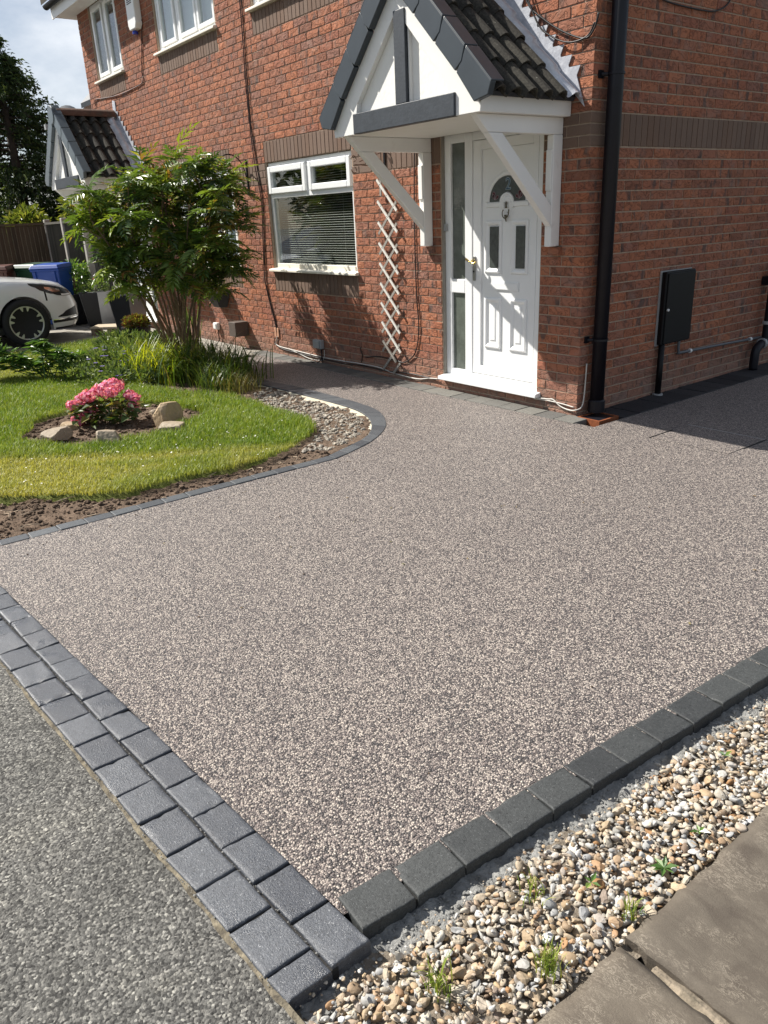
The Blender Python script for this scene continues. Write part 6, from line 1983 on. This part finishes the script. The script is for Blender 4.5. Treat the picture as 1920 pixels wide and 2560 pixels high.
clump('strap_leaf_plant', 'dark strap leaved clump between the shrub and the gravel strip', 'plant', (-4.05, -1.42), 440, .18, (.34, .64), (.9, 2.4), .017, LF_DAY, 52)
clump('strap_leaf_plant', 'lower strap leaved clump with rusty bases next to the lawn edge', 'plant', (-3.35, -1.50), 260, .13, (.20, .44), (.9, 2.1), .011, LF_DAY, 53)
clump('lime_grass_plant', 'bright lime green grassy clump at the foot of the shrub stems', 'plant', (-4.45, -1.62), 520, .20, (.32, .56), (.8, 2.2), .016, LF_LIME, 54)
clump('lime_grass_plant', 'smaller lime green tuft left of the brightest grassy clump', 'plant', (-5.05, -1.55), 260, .17, (.25, .48), (.5, 1.7), .012, LF_LIME, 55)
clump('spiky_plant', 'upright spiky sword leaved plant in front of the wall behind the shrub', 'plant', (-5.75, -.72), 46, .05, (.45, .75), (.05, .55), .035, LF_GER, 56)
clump('dry_grass_tuft', 'brownish dry grass tuft at the tip of the border by the path kerb', 'plant', (-3.05, -1.42), 220, .10, (.12, .30), (.5, 1.8), .006, leaf_mat('straw_blade', [(0, (.16, .12, .05)), (.6, (.12, .14, .03)), (1, (.30, .24, .10))], .6), 57)
# ---- low flowering ground cover
q = np.random.default_rng(61)
gc = thing('ground_cover_plant', 'low mound of soft green leaves with small violet flowers beside the lawn', 'plant', (-5.0, -1.85, 0))
parts = []
for i in range(90):
    x = q.uniform(-6.0, -4.15); y = -1.95 + .22 * (x + 5.0) * -.5 + q.normal(0, .22)
    h = .07 + .12 * math.exp(-((x + 5.0) / .7) ** 2) * q.uniform(.6, 1.2)
    parts.append(blob(q, 60, (x, y, h * .75), (.13, .13, h * .8), .055, .9, .55, .15, .2, .35))
foliage('leaves', parts, LF_GER, gc)
for i in range(34):
    x = q.uniform(-5.9, -4.2); y = -2.05 + .22 * (x + 5.0) * -.5 + q.normal(0, .18)
    z = .13 + .11 * math.exp(-((x + 5.0) / .7) ** 2) + q.uniform(-.04, .07)
    fm = MB()
    for k in range(5):
        a = k * 1.2566; r_ = .022
        fm.add([(x, y, z), (x + r_ * math.cos(a - .5), y + r_ * math.sin(a - .5), z + .006), (x + 1.2 * r_ * math.cos(a), y + 1.2 * r_ * math.sin(a), z + .002), (x + r_ * math.cos(a + .5), y + r_ * math.sin(a + .5), z + .006)], [(0, 1, 2, 3)], q.random())
    fm.build('flower', PURPLE, gc)
gb = thing('leafy_mound', 'taller pale green leafy mound behind the violet flowers', 'plant', (-6.2, -1.25, 0))
foliage('leaves', [blob(q, 130, (-6.2 + q.normal(0, .38), -1.30 + q.normal(0, .22), .12 + q.normal(0, .03)), (.17, .17, .12), .085, .8, .42, .2, .25, .3) for i in range(16)], LF_GER, gb)
# ---- peony
def palmate(q, P, D, size):
    Ps, Ds, Ns, Ls, Ws = [], [], [], [], []
    for k in range(5):
        a = math.radians(-62 + 31 * k)
        d = D / np.linalg.norm(D); up = np.array([0, 0, 1.0]); s_ = np.cross(d, up); s_ /= np.linalg.norm(s_) + 1e-6
        dd = d * math.cos(a) + s_ * math.sin(a) + np.array([0, 0, q.normal(0, .08)])
        Ps.append(P); Ds.append(dd); Ns.append(np.array([q.normal(0, .2), q.normal(0, .2), 1])); l_ = size * (1 - .1 * abs(k - 2)) * q.uniform(.85, 1.1); Ls.append(l_); Ws.append(l_ * .30)
    return leaves_mesh(np.array(Ps), np.array(Ds), np.array(Ns), np.array(Ls), np.array(Ws), np.clip(q.normal(.5, .22, 5), 0, 1), .2, .12)
q = np.random.default_rng(71)
pe = thing('peony_plant', 'sprawling peony with divided glossy leaves at the left of the lawn', 'plant', (-5.25, -2.75, 0))
parts = []
for i in range(15):
    tgt = np.array([-5.3, -2.8, 0]) + E_ * q.uniform(-.95, .55) + N_ * q.uniform(-.25, .3)
    tgt[2] = q.uniform(.16, .50)
    b0 = np.array([-5.15 + q.normal(0, .08), -2.65 + q.normal(0, .08), -.02])
    pts = smooth_path([b0, b0 * .45 + tgt * .55 + np.array([0, 0, .10]), tgt], 5)
    MB().tube(pts, list(np.linspace(.006, .003, len(pts))), 5).build('stem', LF_PEO, pe, smooth=True)
    for p in pts[3:]:
        for _ in range(2):
            D = q.normal(0, 1, 3); D[2] = q.uniform(-.1, .7)
            parts.append(palmate(q, np.array(p) + q.normal(0, .02, 3), D, q.uniform(.10, .16)))
foliage('leaves', parts, LF_PEO, pe)
# ---- hydrangea in the oval bed
q = np.random.default_rng(81)
hy = thing('pink_hydrangea', 'pink flowering hydrangea with green and yellowing leaves in the soil bed', 'plant', (-2.80, -2.78, 0))
parts = []
heads = [(-.04, .43, .095), (-.19, .37, .07), (.02, .46, .085), (-.27, .31, .055), (-.35, .26, .05), (.18, .35, .045), (.235, .315, .038), (.20, .20, .045), (-.20, .17, .05), (-.265, .10, .045), (-.33, .05, .055), (.05, .43, .055), (-.13, .41, .055)]
HB = np.array([-2.78, -2.80, 0.0])
for (a, z, r_) in heads:
    c_ = HB + E_ * a * .92 + N_ * q.normal(-.02, .05) + np.array([0, 0, z * .64 + .01])
    st = smooth_path([HB + np.array([q.normal(0, .03), q.normal(0, .03), -.02]), HB * .5 + c_ * .5 + np.array([0, 0, .03]), c_], 4)
    MB().tube(st, .004, 5).build('stem', LF_HYD, hy, smooth=True)
    n_ = int(170 * (r_ / .07) ** 1.2)
    d = q.normal(0, 1, (n_, 3)); d /= np.linalg.norm(d, axis=1)[:, None]
    P = c_ + d * np.array([r_, r_, r_ * .62]) * q.uniform(.65, 1.25, n_)[:, None]
    V, F, R_ = leaves_mesh(P, np.cross(d, q.normal(0, 1, (n_, 3))), d, q.uniform(.026, .042, n_), q.uniform(.022, .034, n_), q.random(n_), .1, 0)
    link('flower_head', raw_mesh('flower_head', V - ORG[hy], [F], PINK, rnd=R_), hy)['kind'] = 'stuff'
for i in range(190):
    a = q.uniform(-.33, .22); z = q.uniform(.03, .21) * (1 - .5 * abs(a))
    P = HB + E_ * a + N_ * q.normal(-.03, .08) + np.array([0, 0, z])
    D = q.normal(0, 1, 3); D[2] = q.uniform(-.4, .4); l_ = q.uniform(.065, .11)
    parts.append(leaves_mesh(P[None], D[None], np.array([[q.normal(0, .3), q.normal(0, .3), 1]]), np.array([l_]), np.array([l_ * .66]), np.array([min(.999, q.random() ** 1.5)]), .16, .15))
for V, F, R_ in parts:
    link('leaf', raw_mesh('leaf', V - ORG[hy], [F], LF_HYD, rnd=R_), hy)
# ---- stones in the bed
def rock_geo(q, size, sub=2, rough=.16, flat=1.0):
    bm = bmesh.new()
    bmesh.ops.create_icosphere(bm, subdivisions=sub, radius=1.0)
    pl = [(q.normal(0, 1, 3)) for _ in range(9)] + ([np.array([1., .1, .1]), np.array([-1., .15, 0]), np.array([.1, 1, .1]), np.array([0, -1., .2]), np.array([.1, .1, 1.])] if sub == 4 else [])
    pl = [p / np.linalg.norm(p) for p in pl]; off = np.concatenate([q.uniform(.42 if 2 == sub and rough > .2 else .62, .92, 9), np.full(5, .72)])
    V = np.array([v.co for v in bm.verts])
    for p, o_ in zip(pl, off):
        d = V @ p
        V = V - np.where(d > o_, (d - o_) * (.97 if sub == 4 else .85), 0)[:, None] * p
    V += q.normal(0, rough * .12, V.shape)
    for v, c_ in zip(bm.verts, V): v.co = c_
    F = np.array([[v.index for v in f.verts] for f in bm.faces])
    bm.free()
    return V * np.array(size), F
q = np.random.default_rng(91)
RS = 1.22
rocks = [(-2.34, -2.50, .12, (.125, .105, .125), 'squared grey brown boulder right of the hydrangea'),
         (-1.99, -2.60, .075, (.115, .09, .072), 'smooth tan boulder at the right end of the flower bed'),
         (-2.05, -3.10, .075, (.10, .075, .095), 'upright pale boulder at the front of the flower bed'),
         (-2.56, -3.36, .075, (.14, .085, .062), 'long low boulder at the left of the flower bed'),
         (-2.90, -3.16, .04, (.09, .06, .045), 'small grey stone behind the long low boulder'),
         (-2.36, -3.42, .012, (.06, .035, .018), 'flat cream stone chip nearest the lawn at the left'),
         (-2.22, -3.36, .014, (.055, .04, .022), 'flat cream stone between the long boulder and the upright one'),
         (-2.78, -2.42, .045, (.07, .05, .05), 'grey stone half hidden behind the hydrangea'),
         (-1.98, -2.82, .016, (.05, .035, .02), 'small pale stone in the soil below the squared boulder')]
for x, y, z, s_, lab in rocks:
    V, F = rock_geo(q, tuple(t_ * RS for t_ in s_), 4, .06)
    a = q.uniform(0, 3.1); c_, s2 = math.cos(a), math.sin(a)
    V = V @ np.array([[c_, -s2, 0], [s2, c_, 0], [0, 0, 1]]).T
    me = raw_mesh('boulder', V, [F], ROCK, smooth=False)
    o = link('boulder', me, None, (x, y, z - .045)); settags(o, lab, 'stone', 'stones in the flower bed')
# soil crumbs
def crumbs(name, label, cat, region, n, smin, smax, m, seed, zf, parent=None, kind='stuff', sub=1):
    q = np.random.default_rng(seed)
    pv = [rock_geo(q, (1, 1, .7), sub, .3) for _ in range(6)]
    Vs, Fs, Rs = [], [], []; nv = 0
    for i in range(n):
        x, y = region(q)
        V, F = pv[int(q.integers(6))]
        sc_ = smin + (smax - smin) * q.random() ** 2.2
        a, b_ = q.uniform(0, 6.28), q.uniform(-.6, .6)
        Rm = np.array(Matrix.Rotation(a, 3, 'Z') @ Matrix.Rotation(b_, 3, 'X'))
        z = zf(np.array([x]), np.array([y]))[0] + sc_ * .25
        Vs.append((V * sc_ * np.array([1, q.uniform(.6, 1), q.uniform(.6, 1)])) @ Rm.T + np.array([x, y, z])); Fs.append(F + nv); Rs.append(np.full(len(V), q.random())); nv += len(V)
    me = raw_mesh(name, np.concatenate(Vs), [np.concatenate(Fs)], m, rnd=np.concatenate(Rs))
    o = link(name, me, parent); settags(o, label if parent is None else None, cat if parent is None else None, kind=kind)
    return o
def reg_bed(q):
    while True:
        x, y = BEDC[0] + q.uniform(-.8, .8), BEDC[1] + q.uniform(-.8, .8)
        if bed_r(np.array([x]), np.array([y]))[0] < 1: return x, y
def reg_strip(q):
    while True:
        x, y = q.uniform(-1.45, -.56), q.uniform(-4.45, -2.0)
        P = (np.array([x]), np.array([y]))
        if not in_poly(*P, lawn_poly)[0]: return x, y
crumbs('soil_clods', 'dark crumbly soil clods in the flower bed', 'soil', reg_bed, 900, .006, .035, SOIL, 92, zsoil)
crumbs('soil_crumbs', 'crumbly bare soil between the lawn and the dark kerb', 'soil', reg_strip, 1300, .004, .024, SOIL, 93, zsoil)
# twigs and roots in the bare soil
mb = MB(); q = np.random.default_rng(94)
for i in range(26):
    x, y = reg_strip(q); a = q.uniform(0, 3.1); l_ = q.uniform(.04, .14)
    z = zsoil(np.array([x]), np.array([y]))[0] + .012
    mb.tube([(x, y, z), (x + l_ * .5 * math.cos(a), y + l_ * .5 * math.sin(a), z + .012), (x + l_ * math.cos(a + .4), y + l_ * math.sin(a + .4), z)], .0028, 4)
o = mb.build('root_bits', simple('pale_roots', (.36, .28, .20), .9, .2, 30)); settags(o, 'pale root bits and twigs scattered on the bare soil', 'twigs', kind='stuff')
# gravel pocket inside the curved kerb
pocket = [(-2.95, -1.17), (-2.3, -1.13), (-1.68, -1.12), (-1.2, -1.25), (-.97, -1.40), (-.80, -1.62), (-.70, -1.9), (-.78, -2.15), (-.95, -1.92), (-1.25, -1.66), (-1.6, -1.60), (-2.0, -1.58), (-2.5, -1.54), (-2.85, -1.40)]
def reg_pocket(q):
    while True:
        x, y = q.uniform(-3, -.6), q.uniform(-2.3, -1.05)
        if in_poly(np.array([x]), np.array([y]), pocket)[0]: return x, y
crumbs('path_gravel', 'loose pale gravel in the pocket between lawn and curved kerb', 'gravel', reg_pocket, 1500, .006, .026, DARKST, 95, zsoil)

# ------------------------------------------------------------------ pebbles along the right kerb
q = np.random.default_rng(101)
pv = [rock_geo(q, (1, q.uniform(.42, .9), q.uniform(.25, .62)), 2, .45 if i % 4 else .08) for i in range(24)]
pmesh = []
for V, F in pv:
    V = V.copy()
    pmesh.append((V, F))
peb = []
def try_add(n, smin, smax, zb, mi, xr, yr, ov=.62):
    cnt = 0; tries = 0
    while cnt < n and tries < n * 30:
        tries += 1
        y = q.uniform(*yr); x = q.uniform(*xr)
        if x < xk(y) + .158 + .05 * vnoise(np.array([y]), np.array([0.]), 7, 2)[0] - (.06 if mi else 0) or x > 3.112: continue
        s_ = smin + (smax - smin) * q.random() ** 1.5
        ok = True
        for (px_, py_, ps) in grid_near(x, y):
            if (px_ - x) ** 2 + (py_ - y) ** 2 < ((ps + s_) * ov) ** 2: ok = False; break
        if not ok: continue
        G.setdefault((int(x / .06), int(y / .06)), []).append((x, y, s_))
        peb.append((x, y, zb + q.normal(0, .003), s_, mi)); cnt += 1
G = {}
def grid_near(x, y):
    i, j = int(x / .06), int(y / .06)
    for a in (-1, 0, 1):
        for b_ in (-1, 0, 1):
            for t in G.get((i + a, j + b_), ()): yield t
try_add(900, .011, .022, -.046, 0, (2.80, 3.13), (-4.75, -3.3), .60)
G = {}
try_add(760, .010, .024, -.036, 0, (2.80, 3.13), (-4.75, -3.0), .64)
G = {}
try_add(900, .011, .023, -.046, 0, (2.80, 3.13), (-3.3, -1.2), .70)
G = {}
try_add(700, .012, .024, -.034, 0, (2.80, 3.13), (-3.3, -1.2), .78)
G = {}
try_add(60, .010, .022, -.040, 1, (2.80, 2.98), (-4.6, -1.6), .7)
G = {}
try_add(900, .013, .026, -.040, 0, (2.80, 3.13), (-1.2, 2.6), .74)
P = np.array([(p[0], p[1], p[2]) for p in peb]); u, v, z = project(P)
big = np.array([p[3] for p in peb]) / np.maximum(z, .1) * ((u > -10) & (u < 1930) & (v > -10) & (v < 2570)) * (1 + 14 * (P[:, 2] + .04))
top = set(np.argsort(-big)[:300].tolist())
lib = [[raw_mesh('pebble', V, [F], m, smooth=(kq % 4 == 0 or kq % 4 == 2)) for kq, (V, F) in enumerate(pmesh)] for m in (PEBBLE, GREYST)]
Vs, Fs, Rs, Ms = [], [], [], []; nv = 0
for i, (x, y, z_, s_, mi) in enumerate(peb):
    e = (q.uniform(-.6, .6), q.uniform(-.6, .6), q.uniform(0, 6.28))
    k = int(q.integers(len(pmesh)))
    if i in top:
        child_at('pebble', lib[mi][k], GRAVEL, (x, y, z_), e, (s_, s_, s_))
    else:
        V, F = pmesh[k]
        Rm = np.array(Matrix.Rotation(e[2], 3, 'Z') @ Matrix.Rotation(e[1], 3, 'Y') @ Matrix.Rotation(e[0], 3, 'X'))
        Vs.append((V * s_) @ Rm.T + np.array([x, y, z_])); Fs.append(F + nv); Rs.append(np.full(len(V), q.random())); Ms.append(np.full(len(F), mi)); nv += len(V)
me = raw_mesh('loose_pebbles', np.concatenate(Vs), [np.concatenate(Fs)], [PEBBLE, GREYST], rnd=np.concatenate(Rs), fmat=np.concatenate(Ms), smooth=True)
o = link('loose_pebbles', me, GRAVEL); o['kind'] = 'stuff'
def reg_h(q):
    y = q.uniform(-4.5, -1.0)
    return xk(y) + .12 + abs(q.normal(0, .05)), y
def reg_g(q):
    y = q.uniform(-4.7, -1.6)
    return q.uniform(xk(y) + .16, 3.112), y
crumbs('grit', None, None, reg_g, 2600, .0025, .0095, PEBBLE, 104, lambda X, Y: zg(X, Y) + .016 + .016 * vnoise(X, Y, 40, 3), GRAVEL)
def reg_j(q):
    x = q.uniform(-.6, 2.72); return x, (yM(x) if q.random() < .5 else yB(x)) + q.normal(0, .0025)
crumbs('joint_grit', 'sand grains and grit caught in the joints of the dark setts', 'grit', reg_j, 700, .0012, .0036, HAUNCH, 105, lambda X, Y: X * 0 - .001)
def reg_d(q):
    return (q.uniform(-.4, 2.6), q.uniform(-4.0, -.3)) if q.random() < .45 else (-.40 + abs(q.normal(0, .12)), q.uniform(-4.2, -1.6))
crumbs('stray_grit', 'stray crumbs of soil and grit dropped on the resin driveway', 'grit', reg_d, 190, .0018, .0065, SOIL, 106, lambda X, Y: X * 0 + .001)
mb = MB()
for i in range(26):
    x, y = q.uniform(-.3, 2.5), q.uniform(-4.0, -.5); a = q.uniform(0, 6.28); l_ = q.uniform(.010, .024)
    c_, s2 = math.cos(a), math.sin(a)
    mb.add([(x, y, .003), (x + l_ * .5 * c_ - l_ * .22 * s2, y + l_ * .5 * s2 + l_ * .22 * c_, .007), (x + l_ * c_, y + l_ * s2, .004), (x + l_ * .5 * c_ + l_ * .22 * s2, y + l_ * .5 * s2 - l_ * .22 * c_, .006)], [(0, 1, 2, 3)], q.random())
o = mb.build('fallen_leaves', leaf_mat('dry_leaf_bits', [(0, (.22, .14, .06)), (.6, (.30, .24, .10)), (1, (.14, .15, .05))], .6)); settags(o, 'a few tiny dry leaf bits lying on the resin driveway', 'leaves', kind='stuff')
crumbs('concrete_crumbs', None, None, reg_h, 1500, .002, .0085, HAUNCH, 103, lambda X, Y: zh(X, Y) + .001, GRAVEL)
for x, y, s_ in ((2.835, -4.40, (.075, .05, .02)), (2.92, -4.50, (.07, .05, .022))):
    V, F = rock_geo(q, s_, 2, .2)
    link('concrete_lump', raw_mesh('concrete_lump', V + np.array([x, y, -.028]), [F], HAUNCH), GRAVEL)
# ---- weeds and tufts in the gravel
def tuft(x, y, n, L, lab, seed):
    q = np.random.default_rng(seed)
    t = thing('grass_tuft', lab, 'weed', (x, y, -.03), 'weeds in the gravel')
    V, F, R_ = strips(np.stack([x + q.normal(0, .014, n), y + q.normal(0, .014, n), np.full(n, -.035)], 1), q.uniform(0, 6.28, n), q.uniform(L * .5, L, n), q.uniform(.4, 1.7, n), q.uniform(.0025, .0045, n), q.random(n), 4)
    o = link('blades', raw_mesh('blades', V - ORG[t], [F], LF_GRASS, rnd=R_, extra={'dry': np.repeat(q.random(n) ** 3 * .7, 10)}), t); o['kind'] = 'stuff'
tuft(2.935, -4.085, 46, .105, 'grass tuft in the gravel nearest the camera', 111)
tuft(3.055, -3.86, 60, .085, 'dense grass tuft beside the corner of the lower slab', 112)
tuft(2.90, -3.74, 22, .07, 'thin grass tuft in the gravel near the dark kerb', 113)
tuft(3.085, -3.60, 26, .06, 'small grass tuft at the joint between the two slabs', 114)
def weed(x, y, n, L, lab, seed):
    q = np.random.default_rng(seed)
    t = thing('weed', lab, 'weed', (x, y, -.03), 'weeds in the gravel')
    for i in range(n):
        a = 6.28 * i / n + q.uniform(-.4, .4)
        D = np.array([math.cos(a), math.sin(a), q.uniform(.1, .7)])
        l_ = q.uniform(L * .6, L)
        V, F, R_ = leaves_mesh(np.array([[x, y, -.022]]), D[None], np.array([[0, 0, 1.]]), np.array([l_]), np.array([l_ * .42]), np.array([q.random()]), .15, .15)
        link('leaf', raw_mesh('leaf', V - ORG[t], [F], LF_PEO, rnd=R_), t)
weed(2.98, -4.22, 5, .045, 'broad leaved weed in the gravel at the bottom of the picture', 121)
weed(2.97, -3.60, 4, .035, 'upright bright green weed in the middle of the gravel', 122)
weed(3.06, -3.42, 7, .04, 'leafy weed beside the upper slab', 123)
weed(3.05, -3.24, 5, .032, 'little weed by the edge of the upper slab further back', 124)
weed(2.93, -2.9, 4, .03, 'tiny green weed near the grey mortar coated pebbles', 125)

# ------------------------------------------------------------------ trees and hedges
def conifer(name, label, x, y, h, r, seed, nb=150, group=None):
    q = np.random.default_rng(seed)
    t = thing(name, label, 'tree', (x, y, 0), group)
    MB().tube([(x, y, -.1), (x + .05, y, h * .5), (x, y, h * .97)], [.17, .11, .02], 10).build('trunk', DKBARK, t, smooth=True)
    parts = []; br = MB()
    for i in range(nb):
        f = q.random() ** .8
        z = h * (.10 + .88 * f)
        R_ = r * (1 - f) ** .75 * q.uniform(.6, 1.08) + .12
        az = q.uniform(0, 6.28)
        tip = np.array([x + R_ * math.cos(az), y + R_ * math.sin(az), z - .12 * R_ + q.normal(0, .06)])
        b0 = np.array([x, y, z + .05])
        br.tube([b0, b0 * .5 + tip * .5 + np.array([0, 0, .10 * R_]), tip], [.022, .014, .005], 4)
        ns = int(105 * R_ / r) + 30
        tt = q.uniform(.25, 1.0, ns)
        P = b0 + (tip - b0) * tt[:, None] + np.array([0, 0, .10 * R_]) * (4 * tt * (1 - tt))[:, None] + q.normal(0, .05 + .07 * R_ / r, (ns, 3))
        D = np.array([math.cos(az), math.sin(az), -.25]) + q.normal(0, .55, (ns, 3)); 
        N = q.normal(0, .5, (ns, 3)); N[:, 2] += .8
        L = q.uniform(.07, .16, ns)
        V, F, rr = leaves_mesh(P, D, N, L, L * .34, q.random(ns), .2, .35)
        parts.append((V, F, rr))
        # fringed tips
        V, F, rr = leaves_mesh(P + q.normal(0, .05, (ns, 3)), D + q.normal(0, .5, (ns, 3)), N, L * .8, L * .14, q.random(ns), .1, .5)
        parts.append((V, F, rr))
    foliage('crown', parts, LF_CON, t)
    br.build('branches', DKBARK, t)['kind'] = 'stuff'
    return t
conifer('conifer_tree', 'tall dark conifer with drooping feathery sprays beyond the fence at the left', -17.0, .35, 5.75, 2.9, 131, 230)
def bush(name, label, c, r, n, size, m, seed, cat='bush', group=None, k=14):
    q = np.random.default_rng(seed)
    t = thing(name, label, cat, (c[0], c[1], 0), group)
    parts = []
    for i in range(k):
        d = q.normal(0, 1, 3); d /= np.linalg.norm(d)
        cc = np.array(c) + d * np.array(r) * .55
        parts.append(blob(q, n // k, cc, np.array(r) * q.uniform(.38, .6), size, .5, .42, .2, .25, .3))
    foliage('crown', parts, m, t)
    tb = MB()
    for i in range(5):
        tb.tube([(c[0] + q.normal(0, .05), c[1] + q.normal(0, .05), -.05), (c[0] + q.normal(0, r[0] * .4), c[1] + q.normal(0, r[1] * .4), c[2])], [.03, .01], 5)
    tb.build('trunk', BARK, t)
    return t
bush('bamboo_bush', 'pale leafy bamboo like bush showing over the fence by the far canopy', (-13.5, .75, 1.75), (.75, .6, .75), 2600, .16, LF_BAM, 141)
bush('laurel_bush', 'bright leaved bush peeping over the fence below the conifer', (-14.4, -.2, 1.65), (.8, .5, .42), 1500, .14, LF_BAM, 142)
bush('dark_bush', 'dark undergrowth behind the left stretch of fence', (-15.6, -1.6, 1.4), (1.4, 1.2, 1.0), 2600, .16, LF_CON, 143)
bush('dark_bush', 'dark shrubs filling the gap under the conifer', (-16.2, 1.4, 1.6), (1.6, 1.2, 1.3), 3000, .17, LF_CON, 144)
# greenery across the road, seen mirrored in the panes
for i, (x, y, rx, rz, lab) in enumerate([(-14, -15.5, 3.0, 2.6, 'broad dark green hedge tree across the road mirrored in the window'),
                                          (-19.5, -12.5, 3.0, 2.9, 'dark green tree farther left across the road'),
                                          (-9.0, -18.5, 3.2, 2.5, 'dark green tree across the road opposite the lawn'),
                                          (-24, -8.5, 3.2, 3.0, 'dark green tree beyond the left end of the road'),
                                          (-4.0, -20.5, 3.2, 2.2, 'dark green tree across the road opposite the driveway')]):
    bush('roadside_tree', lab, (x, y, rz * .95), (rx, rx, rz), 2800, .42, LF_CON, 150 + i, 'tree', 'trees across the road', 18)
